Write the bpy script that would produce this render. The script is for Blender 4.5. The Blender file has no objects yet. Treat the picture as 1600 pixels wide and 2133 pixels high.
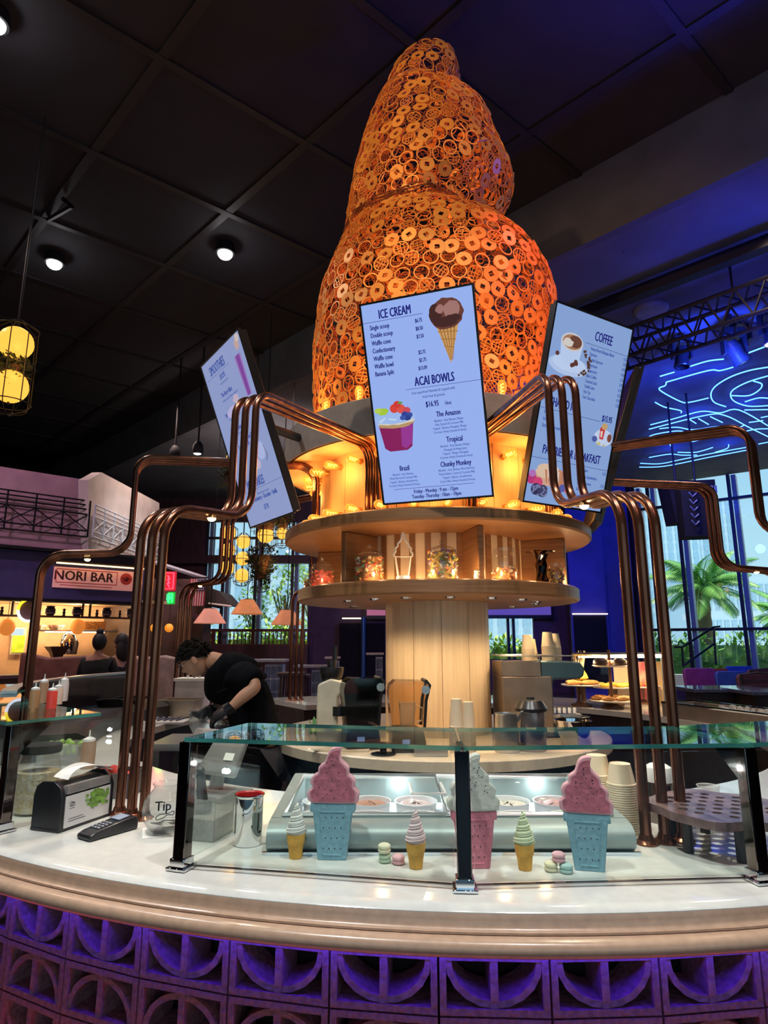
import bpy, bmesh, math, random
from mathutils import Vector, Matrix
R = math.radians
PI = math.pi
random.seed(7)
SC = bpy.context.scene
COL = SC.collection

# ---------------------------------------------------------------- camera
FPX, PITCH, EYE = 1304.0, R(11.72), 1.68
cam_d = bpy.data.cameras.new('camera')
cam_d.sensor_fit = 'VERTICAL'
cam_d.sensor_height = 36.0
cam_d.lens = 36.0 * FPX / 2133.0
cam_d.clip_end = 400
cam = bpy.data.objects.new('camera', cam_d)
cam.location = (0, 0, EYE)
cam.rotation_euler = (PI / 2 + PITCH, 0, 0)
COL.objects.link(cam)
SC.camera = cam

# ---------------------------------------------------------------- sky, sun, exposure
SC.view_settings.view_transform = 'Standard'
SC.view_settings.look = 'None'
SC.view_settings.gamma = 1
SC.view_settings.use_curve_mapping = False
SC.view_settings.exposure = 0.0
W = bpy.data.worlds.new('sky'); SC.world = W
W.use_nodes = True
nt = W.node_tree
for n in list(nt.nodes): nt.nodes.remove(n)
tc = nt.nodes.new('ShaderNodeTexCoord'); sp = nt.nodes.new('ShaderNodeSeparateXYZ')
rp = nt.nodes.new('ShaderNodeValToRGB'); bg = nt.nodes.new('ShaderNodeBackground'); wo = nt.nodes.new('ShaderNodeOutputWorld')
nt.links.new(tc.outputs['Generated'], sp.inputs[0]); nt.links.new(sp.outputs[2], rp.inputs[0])
rp.color_ramp.elements[0].position = 0.0; rp.color_ramp.elements[0].color = (0.52, 0.81, 0.90, 1)
rp.color_ramp.elements[1].position = 0.55; rp.color_ramp.elements[1].color = (0.13, 0.42, 0.80, 1)
nt.links.new(rp.outputs[0], bg.inputs[0]); bg.inputs[1].default_value = 1.1
nt.links.new(bg.outputs[0], wo.inputs[0])

def lamp(name, kind, loc, energy, color, target=None, size=0.1, spot=60, blend=0.6, size_y=None, parent=None):
    d = bpy.data.lights.new(name, kind)
    d.energy = energy; d.color = color
    if kind == 'SPOT':
        d.spot_size = R(spot); d.spot_blend = blend; d.shadow_soft_size = size
    elif kind == 'POINT': d.shadow_soft_size = size
    elif kind == 'AREA':
        d.size = size
        if size_y: d.shape = 'RECTANGLE'; d.size_y = size_y
    elif kind == 'SUN': d.angle = R(1.0)
    o = bpy.data.objects.new(name, d); COL.objects.link(o)
    o.location = loc
    if target is not None:
        o.rotation_euler = (Vector(target) - Vector(loc)).to_track_quat('-Z', 'Y').to_euler()
    if parent is not None:
        o.parent = parent
        o.location = Vector(loc) - wloc(parent)
    return o

lamp('sun', 'SUN', (12, 19, 60), 6.5, (1.0, 0.93, 0.8), target=(8, 28, 0))
# ceiling show lights and downlights (can fixtures on the ceiling, those behind the camera included; stall and sculpture spots have none)
SPOTS = [
    # loc, energy, colour, target, cone
    ((-5.2, 8.88, 7.36), 260, (1.0, 0.92, 0.95), (-3.5, 7.5, 1.0), 80),
    ((-2.44, 8.62, 7.36), 260, (1.0, 0.96, 0.85), (-1.0, 7.5, 1.0), 80),
    ((-3.72, 4.96, 7.36), 420, (0.92, 0.97, 1.0), (-1.6, 3.4, 1.0), 75),
    ((-1.6, 0.6, 7.45), 900, (0.96, 1.0, 0.98), (-0.5, 2.15, 1.0), 50),
    ((1.4, 0.3, 7.45), 680, (0.97, 0.99, 1.0), (0.7, 2.1, 1.0), 48),
    ((2.5, -2.2, 7.45), 90, (1.0, 0.30, 0.42), (0.5, 1.7, 0.5), 45),
    ((0.4, 0.6, 7.45), 420, (1.0, 0.82, 0.6), (0.5, 4.0, 1.8), 45),
    ((4.2, 2.2, 7.45), 300, (1.0, 0.75, 0.55), (2.0, 5.5, 1.0), 60),
    ((-6.2, 4.0, 7.4), 620, (0.95, 0.52, 0.85), (-5.9, 10.6, 3.2), 60),
    ((-1.8, 9.2, 7.4), 900, (0.95, 0.92, 0.95), (-4.7, 12.4, 3.3), 30),
    ((-2.6, 0.8, 7.55), 620, (1.0, 0.56, 0.26), (0.3, 4.6, 5.6), 48),  # this and the next are added without cans, to light the coins frontally
    ((3.0, 1.0, 7.55), 200, (1.0, 0.50, 0.28), (0.5, 4.6, 5.2), 48),
    ((3.6, 2.4, 7.55), 900, (1.0, 0.08, 0.14), (1.0, 4.4, 4.0), 22),
]
for i_, (l_, e_, c_, t_, s_) in enumerate(SPOTS):
    lamp('ceiling_spot_light', 'SPOT', l_, e_, c_, target=t_, size=0.09, spot=s_, blend=0.8)
# blue wash of the stage truss onto the lower ceiling, blue wall wash
lamp('truss_wash_light', 'SPOT', (5.2, 8.6, 5.7), 700, (0.02, 0.06, 1.0), target=(6.5, 12.5, 6.6), size=0.2, spot=140, blend=0.7)
lamp('truss_wash_light', 'SPOT', (3.5, 10.6, 5.7), 500, (0.02, 0.06, 1.0), target=(4.6, 14.0, 6.6), size=0.2, spot=140, blend=0.7)
lamp('truss_wash_light', 'SPOT', (4.9, 6.9, 5.1), 170, (0.02, 0.05, 1.0), target=(4.3, 7.4, 6.7), size=0.2, spot=140, blend=0.8)
lamp('bulkhead_wash_light', 'SPOT', (3.0, 3.4, 5.6), 30, (0.10, 0.14, 1.0), target=(4.0, 5.9, 7.2), size=0.2, spot=80, blend=1.0)
lamp('wall_wash_light', 'SPOT', (4.5, 15.0, 5.9), 230, (0.14, 0.13, 1.0), target=(5.6, 19.5, 2.5), size=0.2, spot=42, blend=0.7)
lamp('ceiling_blue_fill', 'SPOT', (3.9, 4.9, 5.6), 520, (0.05, 0.05, 1.0), target=(1.6, 2.6, 7.6), size=0.2, spot=120, blend=1.0)  # added unseen lamp in mid-air, tints the dark ceiling blue
for l_, e_ in (((-4.5, 12.5, 6.5), 480), ((0.5, 13.5, 6.4), 460), ((4.8, 11.0, 6.4), 360), ((-6.5, 6.5, 7.5), 320), ((4.5, 6.5, 6.5), 260)):
    lamp('hall_fill_light', 'SPOT', l_, e_, (1.0, 0.72, 0.62), target=(l_[0], l_[1] + .2, 0), size=0.25, spot=130, blend=0.9)  # added fill lamps without fixtures, lift the general light of the hall
lamp('ceiling_fill_light', 'SPOT', (-2.2, 14.0, 4.6), 240, (1.0, 0.82, 0.75), target=(-2.6, 15.0, 6.7), size=0.2, spot=140, blend=0.9)  # added unseen lamp, brightens the left part of the lower ceiling
lamp('hall_wash_light', 'SPOT', (-2.0, 11.0, 6.4), 260, (1.0, 0.55, 0.5), target=(-1.5, 17.0, 0.8), size=0.3, spot=110, blend=0.9)

# ---------------------------------------------------------------- pixel rays (photograph 1600 x 2133) to points at a stated real depth
cP, sP = math.cos(PITCH), math.sin(PITCH)
def ray(px, py):
    a = (px - 800) / FPX; b = (1066.5 - py) / FPX
    return Vector((a, cP - sP * b, sP + cP * b))
def atY(px, py, Y):
    r = ray(px, py); return Vector((0, 0, EYE)) + r * (Y / r.y)
def atZ(px, py, z):
    r = ray(px, py); return Vector((0, 0, EYE)) + r * ((z - EYE) / r.z)
KC = Vector((0.415, 5.0, 0))          # axis of the round kiosk
CT = 1.03                             # counter top
def pol(r, deg, z=0.0):
    return Vector((KC.x + r * math.cos(R(deg)), KC.y + r * math.sin(R(deg)), z))

# ---------------------------------------------------------------- materials
MATS = {}
def mat(name, col=(.5, .5, .5), rough=.5, metal=0.0, emit=None, es=1.0, var=0.12, scale=8.0, bump=0.0, stretch=None, col2=None, trans=0.0, alpha=1.0, coat=0.0, spec=.5):
    m = bpy.data.materials.new(name); m.use_nodes = True
    t = m.node_tree; b = t.nodes['Principled BSDF']
    b.inputs['Roughness'].default_value = rough; b.inputs['Metallic'].default_value = metal
    b.inputs['Specular IOR Level'].default_value = spec
    if coat: b.inputs['Coat Weight'].default_value = coat; b.inputs['Coat Roughness'].default_value = .1
    if trans: b.inputs['Transmission Weight'].default_value = trans
    c = t.nodes.new('ShaderNodeTexCoord'); mp = t.nodes.new('ShaderNodeMapping')
    if stretch: mp.inputs['Scale'].default_value = stretch
    nz = t.nodes.new('ShaderNodeTexNoise'); nz.inputs['Scale'].default_value = scale; nz.inputs['Detail'].default_value = 4
    t.links.new(c.outputs['Object'], mp.inputs[0]); t.links.new(mp.outputs[0], nz.inputs[0])
    r = t.nodes.new('ShaderNodeValToRGB')
    a2 = col2 or tuple(min(1, x * (1 + var)) for x in col)
    a1 = col if col2 else tuple(x * (1 - var) for x in col)
    r.color_ramp.elements[0].position = .35; r.color_ramp.elements[0].color = (*a1, 1)
    r.color_ramp.elements[1].position = .68; r.color_ramp.elements[1].color = (*a2, 1)
    t.links.new(nz.outputs['Fac'], r.inputs[0]); t.links.new(r.outputs[0], b.inputs['Base Color'])
    if emit:
        b.inputs['Emission Color'].default_value = (*emit, 1); b.inputs['Emission Strength'].default_value = es
    if bump:
        bp = t.nodes.new('ShaderNodeBump'); bp.inputs['Strength'].default_value = bump; bp.inputs['Distance'].default_value = .01
        t.links.new(nz.outputs['Fac'], bp.inputs['Height']); t.links.new(bp.outputs[0], b.inputs['Normal'])
    MATS[name] = m; return m
def emat(name, col, s=1.0, base=(.02, .02, .02)):
    return mat(name, base, .4, emit=col, es=s, var=0)
def gmat(name, tint=(1, 1, 1), ior=1.45, rough=0.01, op=0.0, col=(.8, .8, .8), glow=0.0):
    m = bpy.data.materials.new(name); m.use_nodes = True
    t = m.node_tree; t.nodes.remove(t.nodes['Principled BSDF']); out = t.nodes['Material Output']
    tr = t.nodes.new('ShaderNodeBsdfTransparent'); tr.inputs[0].default_value = (*tint, 1)
    gl = t.nodes.new('ShaderNodeBsdfGlossy'); gl.inputs['Roughness'].default_value = rough
    fr = t.nodes.new('ShaderNodeFresnel'); ge = t.nodes.new('ShaderNodeNewGeometry'); mr = t.nodes.new('ShaderNodeMapRange')
    mr.inputs['To Min'].default_value = ior; mr.inputs['To Max'].default_value = 1 / ior      # the same outer reflection on both sides of a thin wall
    t.links.new(ge.outputs['Backfacing'], mr.inputs['Value']); t.links.new(mr.outputs[0], fr.inputs[0])
    mx = t.nodes.new('ShaderNodeMixShader')
    t.links.new(fr.outputs[0], mx.inputs[0]); t.links.new(gl.outputs[0], mx.inputs[2])
    if op:
        df = t.nodes.new('ShaderNodeBsdfDiffuse'); df.inputs[0].default_value = (*col, 1)
        m2 = t.nodes.new('ShaderNodeMixShader'); m2.inputs[0].default_value = op
        t.links.new(tr.outputs[0], m2.inputs[1]); t.links.new(df.outputs[0], m2.inputs[2]); t.links.new(m2.outputs[0], mx.inputs[1])
    else: t.links.new(tr.outputs[0], mx.inputs[1])
    if glow:
        em = t.nodes.new('ShaderNodeEmission'); em.inputs[0].default_value = (*col, 1); em.inputs[1].default_value = glow
        ad = t.nodes.new('ShaderNodeAddShader'); t.links.new(mx.outputs[0], ad.inputs[0]); t.links.new(em.outputs[0], ad.inputs[1]); t.links.new(ad.outputs[0], out.inputs[0])
    else: t.links.new(mx.outputs[0], out.inputs[0])
    MATS[name] = m; return m
# ---------------------------------------------------------------- mesh builder
def frame(d):
    d = Vector(d).normalized()
    a = Vector((0, 0, 1)) if abs(d.z) < .95 else Vector((1, 0, 0))
    x = d.cross(a).normalized(); return x, d.cross(x).normalized()
class MB:
    def __init__(s): s.v = []; s.f = []
    def add(s, vs, fs, M=None):
        k = len(s.v)
        s.v += [(M @ Vector(p)) if M is not None else Vector(p) for p in vs]
        s.f += [tuple(i + k for i in q) for q in fs]; return s
    def box(s, c, d, rz=0.0, M=None):
        x, y, z = d[0] / 2, d[1] / 2, d[2] / 2
        vs = [(a * x, b * y, e * z) for a in (-1, 1) for b in (-1, 1) for e in (-1, 1)]
        fs = [(0, 1, 3, 2), (4, 6, 7, 5), (0, 4, 5, 1), (2, 3, 7, 6), (0, 2, 6, 4), (1, 5, 7, 3)]
        T = Matrix.Translation(Vector(c)) @ Matrix.Rotation(rz, 4, 'Z')
        return s.add(vs, fs, (M @ T) if M is not None else T)
    def tube(s, pts, r, n=8, closed=False, cap=True, sq=None):
        pts = [Vector(p) for p in pts]; N = len(pts)
        rr = r if isinstance(r, (list, tuple)) else [r] * N
        k = len(s.v); x = None
        for i, p in enumerate(pts):
            if closed: d = pts[(i + 1) % N] - pts[i - 1]
            else: d = pts[min(i + 1, N - 1)] - pts[max(i - 1, 0)]
            if d.length < 1e-9: d = Vector((0, 0, 1))
            d.normalize()
            if x is None: x, y = frame(d)
            else:
                x = (x - d * x.dot(d))
                x = x.normalized() if x.length > 1e-6 else frame(d)[0]
                y = d.cross(x)
            for j in range(n):
                a = 2 * PI * j / n
                s.v.append(p + (x * math.cos(a) + y * math.sin(a)) * rr[i])
        for i in range(N if closed else N - 1):
            i2 = (i + 1) % N
            for j in range(n):
                j2 = (j + 1) % n
                s.f.append((k + i * n + j, k + i * n + j2, k + i2 * n + j2, k + i2 * n + j))
        if cap and not closed:
            s.f.append(tuple(k + j for j in reversed(range(n)))); s.f.append(tuple(k + (N - 1) * n + j for j in range(n)))
        return s
    def lathe(s, prof, c=(0, 0, 0), n=24, a0=0.0, a1=2 * PI, closed=False, caps=False, M=None):
        full = abs(a1 - a0 - 2 * PI) < 1e-6; m = n if full else n + 1
        vs = []; fs = []; L = len(prof)
        for i in range(m):
            a = a0 + (a1 - a0) * i / n
            for (r, z) in prof: vs.append((r * math.cos(a) + c[0], r * math.sin(a) + c[1], z + c[2]))
        for i in range(n):
            i2 = (i + 1) % m
            for j in range(L if closed else L - 1):
                j2 = (j + 1) % L
                q = [i * L + j, i2 * L + j, i2 * L + j2, i * L + j2]
                if prof[j][0] < 1e-7: q = [q[0], q[2], q[3]]
                elif prof[j2][0] < 1e-7: q = [q[0], q[1], q[2]]
                fs.append(tuple(q))
        if caps and not full:
            fs.append(tuple(range(L))); fs.append(tuple(reversed([n * L + j for j in range(L)])))
        return s.add(vs, fs, M)
    def prism(s, poly, d, M=None, z0=0.0):
        n = len(poly)
        vs = [(x, y, z0) for x, y in poly] + [(x, y, z0 + d) for x, y in poly]
        fs = [tuple(reversed(range(n))), tuple(range(n, 2 * n))] + [(i, (i + 1) % n, n + (i + 1) % n, n + i) for i in range(n)]
        return s.add(vs, fs, M)
    def flat(s, poly, M=None, z=0.0):
        return s.add([(x, y, z) for x, y in poly], [tuple(range(len(poly)))], M)
    def ball(s, c, r, nu=12, nv=8, M=None):
        rx, ry, rz = r if isinstance(r, (tuple, list)) else (r, r, r)
        prof = [(math.sin(PI * j / nv), -math.cos(PI * j / nv)) for j in range(nv + 1)]
        prof[0] = (0, -1); prof[-1] = (0, 1)
        T = Matrix.Translation(Vector(c)) @ Matrix.Diagonal((rx, ry, rz, 1))
        return s.lathe(prof, n=nu, M=(M @ T) if M is not None else T)
    def cyl(s, p0, p1, r0, r1=None, n=16): return s.tube([p0, p1], [r0, r0 if r1 is None else r1], n)
    def build(s, name, m, parent=None, sharp=35, bevel=0.0, kind=None, flat=False):
        me = bpy.data.meshes.new(name)
        off = wloc(parent) if parent is not None else Vector((0, 0, 0))
        me.from_pydata([tuple(p - off) for p in s.v], [], s.f)
        if not flat:
            me.shade_smooth()
            try: me.set_sharp_from_angle(angle=R(sharp))
            except Exception: pass
        me.materials.append(m); me.update()
        o = bpy.data.objects.new(name, me); COL.objects.link(o)
        if parent is not None: o.parent = parent
        if bevel:
            b = o.modifiers.new('bevel', 'BEVEL'); b.width = bevel; b.segments = 2; b.limit_method = 'ANGLE'; b.angle_limit = R(40)
        if kind: o['kind'] = kind
        return o
def wloc(o):
    p = Vector((0, 0, 0))
    while o is not None: p = p + Vector(o.location); o = o.parent
    return p
def thing(name, label, cat, loc=(0, 0, 0), group=None):
    o = bpy.data.objects.new(name, None); COL.objects.link(o)
    o.empty_display_size = .05; o.location = loc
    return tag(o, label, cat, group)
def tag(o, label, cat, group=None):
    o['label'] = label; o['category'] = cat
    if group: o['group'] = group
    return o
def struct(o, label=None):
    o['kind'] = 'structure'
    if label: o['label'] = label
    return o
def sroot(name, loc=(0, 0, 0), label=None):
    o = bpy.data.objects.new(name, None); COL.objects.link(o); o.location = loc
    return struct(o, label)
def copy_tree(o, parent=None):
    c = o.copy(); COL.objects.link(c)
    if parent is not None: c.parent = parent
    for ch in list(o.children): copy_tree(ch, c)
    return c
def dup(root, loc, rz=0.0, label=None, group=None, scale=None):
    r = copy_tree(root); r.location = loc; r.rotation_euler = (0, 0, rz)
    if scale: r.scale = (scale,) * 3
    if label: r['label'] = label
    if group: r['group'] = group
    return r
def clone(o, parent, loc=None, rot=None, M=None, name=None):
    c = o.copy(); COL.objects.link(c); c.parent = parent
    if M is not None: c.matrix_local = M
    else:
        if loc is not None: c.location = loc
        if rot is not None: c.rotation_euler = rot
    return c
def fillet(pts, rad, n=6):
    pts = [Vector(p) for p in pts]; out = [pts[0]]
    rads = rad if isinstance(rad, (list, tuple)) else [rad] * (len(pts) - 2)
    for i in range(1, len(pts) - 1):
        a, b, c = pts[i - 1], pts[i], pts[i + 1]
        u = (a - b); w = (c - b); lu, lw = u.length, w.length; u.normalize(); w.normalize()
        ang = u.angle(w)
        if ang > PI - .02: out.append(b); continue
        t = min(rads[i - 1] / math.tan(ang / 2), lu * .49, lw * .49); rr = t * math.tan(ang / 2)
        ctr = b + (u + w).normalized() * (rr / math.sin(ang / 2))
        s0 = b + u * t - ctr; s1 = b + w * t - ctr; tot = s0.angle(s1)
        for k in range(n + 1):
            f = k / n
            out.append(ctr + (s0 * math.sin((1 - f) * tot) + s1 * math.sin(f * tot)) / math.sin(tot))
    out.append(pts[-1]); return out
def smooth_line(pts, n=6):
    pts = [Vector(p) for p in pts]; out = []
    for i in range(len(pts) - 1):
        p0 = pts[max(i - 1, 0)]; p1 = pts[i]; p2 = pts[i + 1]; p3 = pts[min(i + 2, len(pts) - 1)]
        for k in range(n):
            t = k / n
            out.append(.5 * ((2 * p1) + (p2 - p0) * t + (2 * p0 - 5 * p1 + 4 * p2 - p3) * t * t + (3 * p1 - p0 - 3 * p2 + p3) * t ** 3))
    out.append(pts[-1]); return out
def basis(o, x, y, z):
    M = Matrix.Identity(4)
    for i, a in enumerate((x, y, z)):
        for j in range(3): M[j][i] = a[j]
    for j in range(3): M[j][3] = o[j]
    return M
_TX = {}
def text_geo(s):
    if s not in _TX:
        cu = bpy.data.curves.new('t', 'FONT'); cu.body = s; cu.size = 1.0; cu.resolution_u = 2
        ob = bpy.data.objects.new('t', cu); COL.objects.link(ob)
        dg = bpy.context.evaluated_depsgraph_get(); me = bpy.data.meshes.new_from_object(ob.evaluated_get(dg))
        vs = [tuple(v.co) for v in me.vertices]; fs = [tuple(p.vertices) for p in me.polygons]
        x0 = min(v[0] for v in vs); x1 = max(v[0] for v in vs)
        _TX[s] = ([(v[0] - x0, v[1], 0) for v in vs], fs, x1 - x0)
        bpy.data.objects.remove(ob); bpy.data.curves.remove(cu); bpy.data.meshes.remove(me)
    return _TX[s]
def text(mb, s, M, x, y, h, align='C', sx=.8, bold=0.0, z=0.0):
    vs, fs, w = text_geo(s); k = h / .70; W_ = w * k * sx
    x0 = x - (W_ / 2 if align == 'C' else W_ if align == 'R' else 0)
    offs = [(0, 0)] if not bold else [(-bold, 0), (bold, 0), (0, bold * .6)]
    for i, (ox, oy) in enumerate(offs):
        mb.add([(x0 + v[0] * k * sx + ox, y + v[1] * k + oy, z + i * .00012) for v in vs], fs, M)

# ---------------------------------------------------------------- materials used
WHITE = (0.8, 0.76, 0.7)
m_counter = mat('cream_quartz', (.80, .78, .72), .10, var=.04, scale=30, coat=.6)
m_lip = mat('tan_stone_lip', (.58, .37, .25), .28, var=.08, scale=40, coat=.2)
m_block = mat('breeze_block_stone', (.42, .15, .17), .9, var=.25, scale=60, bump=.5)
m_copper = mat('brown_copper', (.19, .072, .042), .24, .85, var=.35, scale=18, stretch=(1, 1, .2))
m_chrome = mat('polished_chrome', (.75, .75, .76), .05, 1.0, var=.02)
m_blackchrome = mat('dark_mirror_chrome', (.16, .13, .12), .06, 1.0, var=.05)
m_steel = mat('brushed_steel', (.5, .52, .52), .28, .9, var=.08, scale=30, stretch=(.1, 1, 1))
m_steelgrey = mat('grey_green_steel', (.30, .36, .35), .42, .25, var=.06, scale=20)
m_wood = mat('shelf_oak', (.34, .165, .07), .42, col2=(.24, .11, .045), scale=9, stretch=(.3, .3, 6))
m_creamwood = mat('cream_wood_column', (.78, .62, .44), .45, col2=(.66, .50, .33), scale=6, stretch=(6, 6, .3))
m_hood = mat('grey_beige_plaster', (.40, .32, .28), .7, var=.1, scale=12)
m_orangewood = mat('warm_cream_panel', (.72, .50, .27), .5, col2=(.62, .42, .22), scale=6, stretch=(8, 8, .3))
m_black = mat('black_plastic', (.018, .018, .02), .3, var=.2)
m_blackmat = mat('matt_black', (.010, .010, .012), .75, var=.2, spec=.2)
m_dark = mat('dark_cabinet', (.05, .035, .04), .5, var=.3)
m_white = mat('white_plastic', (.8, .78, .74), .35, var=.03)
m_paper = mat('white_paper', (.82, .79, .74), .7, var=.03)
m_cup = mat('cream_paper_cup', (.82, .66, .46), .6, var=.05)
m_glass = gmat('clear_glass', (.96, .99, .975))
m_thin = gmat('thin_clear_plastic', (.9, .9, .9), op=.12)
m_frost = gmat('frosted_plastic', (.9, .9, .9), rough=.2, op=.28, col=(.8, .78, .74))
m_edge = mat('green_glass_edge', (.08, .42, .36), .08, trans=.5, var=.2)
m_coin = mat('orange_gold_coin', (.92, .42, .08), .45, .25, col2=(.80, .33, .06), scale=3)
m_wire = mat('copper_wire', (.55, .19, .08), .4, .6, var=.4, scale=5)
m_pink = mat('rose_pink_felt', (.72, .23, .30), .95, var=.12, scale=60, bump=.3)
m_pinklight = mat('light_pink', (.86, .42, .48), .8, var=.1)
m_blue = mat('sky_blue_felt', (.25, .45, .54), .95, var=.1, scale=60, bump=.3)
m_whitefelt = mat('white_felt', (.78, .75, .68), .95, var=.06, scale=60, bump=.3)
m_bead = mat('dark_bead', (.03, .02, .02), .3)
m_wafer = mat('orange_wafer', (.80, .42, .07), .7, var=.15, scale=40, bump=.3)
m_skin = mat('skin', (.50, .25, .15), .5, var=.08)
m_hair = mat('dark_hair', (.010, .008, .007), .85, var=.4, scale=60, spec=.15)
m_shirt = mat('black_cloth', (.005, .005, .007), .95, var=.3, scale=30, spec=.08)
m_ceil = mat('dark_ceiling', (.022, .022, .027), .85, var=.12, scale=2)
m_trim = mat('black_grid_bar', (.016, .014, .016), .55, var=.2)
m_bulkhead = mat('grey_bulkhead', (.10, .10, .11), .8, var=.15, scale=2)
m_lowceil = mat('lower_ceiling', (.12, .12, .14), .8, var=.15, scale=1.2)
m_floor = mat('dark_tile_floor', (.10, .07, .06), .35, var=.3, scale=3)
m_wall = mat('dark_wall', (.06, .045, .06), .7, var=.2, scale=2)
m_screen = emat('lit_screen', (.35, .50, 1.0), .84)
m_screenL = emat('lit_screen_grey', (.42, .52, .92), .60)
m_screenR = emat('lit_screen_pale', (.34, .52, .95), .66)
m_ink = mat('navy_ink', (.004, .005, .06), .5, var=0, emit=(.01, .012, .20), es=.8)
m_inkblue = mat('blue_ink', (.02, .05, .2), .5, var=0, emit=(.05, .10, .42), es=.7)
m_bulb = gmat('amber_bulb_glass', (1.0, .72, .38), ior=1.3, op=.20, col=(1.0, .42, .07), glow=.42)
m_fil = emat('glowing_filament', (1.0, .52, .10), 9.0)
m_brass = mat('brass_socket', (.55, .30, .10), .35, .8)
# ================================================================ SETTING
# ---------------- floor
f_ = MB(); f_.box((0, 8, -.05), (46, 44, .1)); struct(f_.build('floor', m_floor))
# ---------------- high ceiling: square panels between black grid bars, ends at the bulkhead
ZC = 7.68
ceil_o = sroot('ceiling', (0, 0, ZC))
O0 = Vector((-.95, 6.60, ZC)); U = Vector((1.385, 1.14, 0)); V = Vector((-1.29, 1.275, 0))
BN = Vector((.7071, .7071, 0)); BD = 6.93         # bulkhead plane: x*.7071+y*.7071 = BD
pan = None
cells = []
for i in range(-9, 6):
    for j in range(-8, 9):
        c = O0 + U * (i + .5) + V * (j + .5)
        if c.dot(BN) > BD + 1.2 or abs(c.x) > 14 or c.y < -6 or c.y > 20: continue
        cells.append((i, j))
pm = MB(); w_ = .475
pm.add([tuple(U * a + V * b + Vector((0, 0, z))) for z in (0.0, .03) for a, b in ((-w_, -w_), (w_, -w_), (w_, w_), (-w_, w_))],
       [(0, 1, 2, 3), (7, 6, 5, 4), (0, 4, 5, 1), (1, 5, 6, 2), (2, 6, 7, 3), (3, 7, 4, 0)])
for (i, j) in cells:
    c = O0 + U * (i + .5) + V * (j + .5) - Vector((0, 0, ZC))
    if pan is None: pan = pm.build('ceiling_panel', m_ceil, None, flat=True); pan.parent = ceil_o; pan.location = c
    else: clone(pan, ceil_o, loc=c)
for i in range(-9, 7):
    a, b = O0 + U * i + V * -8, O0 + U * i + V * 9
    t = MB(); t.box((0, 0, 0), ((b - a).length, .11, .05), M=Matrix.Translation((a + b) / 2 + Vector((0, 0, .0))) @ Matrix.Rotation(math.atan2(V.y, V.x), 4, 'Z'))
    t.build('grid_bar', m_trim, ceil_o)
for j in range(-8, 9):
    a = O0 + U * -9 + V * j
    e = (BD - a.dot(BN)) / U.dot(BN); b = a + U * e
    if e < 1: continue
    t = MB(); t.box((0, 0, 0), ((b - a).length, .09, .06), M=Matrix.Translation((a + b) / 2 + Vector((0, 0, .0))) @ Matrix.Rotation(math.atan2(U.y, U.x), 4, 'Z'))
    t.build('grid_bar', m_trim, ceil_o)
t = MB(); t.prism([(-14, -8), (16, -8), (16, -6.0), (-12.2, 22.2), (-14, 22.2)], .1, z0=ZC + .12); t.build('slab', m_blackmat, ceil_o)
def ceil_z(x, y): return ZC - .02 if (x + y) * .7071 < BD - .05 else ZL
# ---------------- bulkhead and lower ceiling
ZL = 6.72
d45 = Vector((-.7071, .7071, 0))
bk = MB()
c0 = BN * BD
bk.box((2.5, 0, 0), (49, .12, ZC - ZL + .1), M=basis(c0 + Vector((0, 0, (ZC + ZL) / 2)), d45, BN, Vector((0, 0, 1))))
struct(bk.build('trim_bulkhead', m_bulkhead))
lc = MB(); lc.prism([(-12.4, 22.15), (16.1, -6.3), (16.1, 14.3), (8.2, 20.5), (7.9, 22.15)], .08, z0=ZL)
struct(lc.build('ceiling_lower', m_lowceil, flat=True))

# ---------------- walls that close the hall
def wallbox(name, a, b, z0, z1, m, th=.15, parent=None):
    a = Vector((a[0], a[1], 0)); b = Vector((b[0], b[1], 0)); d = (b - a); L = d.length; d.normalize()
    mb = MB(); mb.box((0, 0, 0), (L, th, z1 - z0), M=basis((a + b) / 2 + Vector((0, 0, (z0 + z1) / 2)), d, Vector((-d.y, d.x, 0)), Vector((0, 0, 1))))
    o = mb.build(name, m, parent, flat=True)
    return o if parent is not None else struct(o)
wallbox('wall_left', (-14, -8), (-14, 22), 0, 8, m_wall)
wf = sroot('wall_front', (0, -8, 0))      # behind the viewer: glazed entrance that lets daylight in
for a_, b_, z0_, z1_ in ((-14, -6, 0, 8), (9, 16, 0, 8), (-6, 9, 0, .6), (-6, 9, 5.2, 8)): wallbox('wall_panel', (a_, -8), (b_, -8), z0_, z1_, m_wall, parent=wf)
for k in range(9): t = MB(); t.box((-6 + 15 * k / 8, -8, 2.9), (.16, .2, 4.6)); t.build('mullion', m_wall, wf)
wallbox('wall_right', (16, -8), (16, 14.2), 0, 8, m_wall)
# back wall at Y = 22 with two openings
BY = 22.0
xs = lambda px, Y=BY: atY(px, 1337, Y).x
wx0, wx1 = xs(418), xs(640)
gx0, gx1 = xs(1000), xs(1112)
zt, zb = atY(500, 1088, BY).z, 1.28
wb = sroot('wall_back', (0, BY, 0))
m_redwood = mat('dark_red_panelling', (.085, .035, .03), .5, var=.3, scale=5, stretch=(4, 1, .4))
m_purplewall = mat('plum_wall', (.10, .06, .09), .7, var=.2, scale=3)
wallbox('wall_panel', (-14, BY), (wx0, BY), 0, 8, m_redwood, parent=wb)
wallbox('wall_panel', (wx0, BY), (wx1, BY), 0, zb, m_redwood, parent=wb)
wallbox('wall_panel', (wx0, BY), (wx1, BY), zt, 8, m_redwood, parent=wb)
wallbox('wall_panel', (wx1, BY), (gx0, BY), 0, 8, m_purplewall, parent=wb)
wallbox('wall_panel', (gx0, BY), (gx1, BY), 0, 1.1, m_purplewall, parent=wb)
wallbox('wall_panel', (gx0, BY), (gx1, BY), 2.55, 8, m_purplewall, parent=wb)
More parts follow.
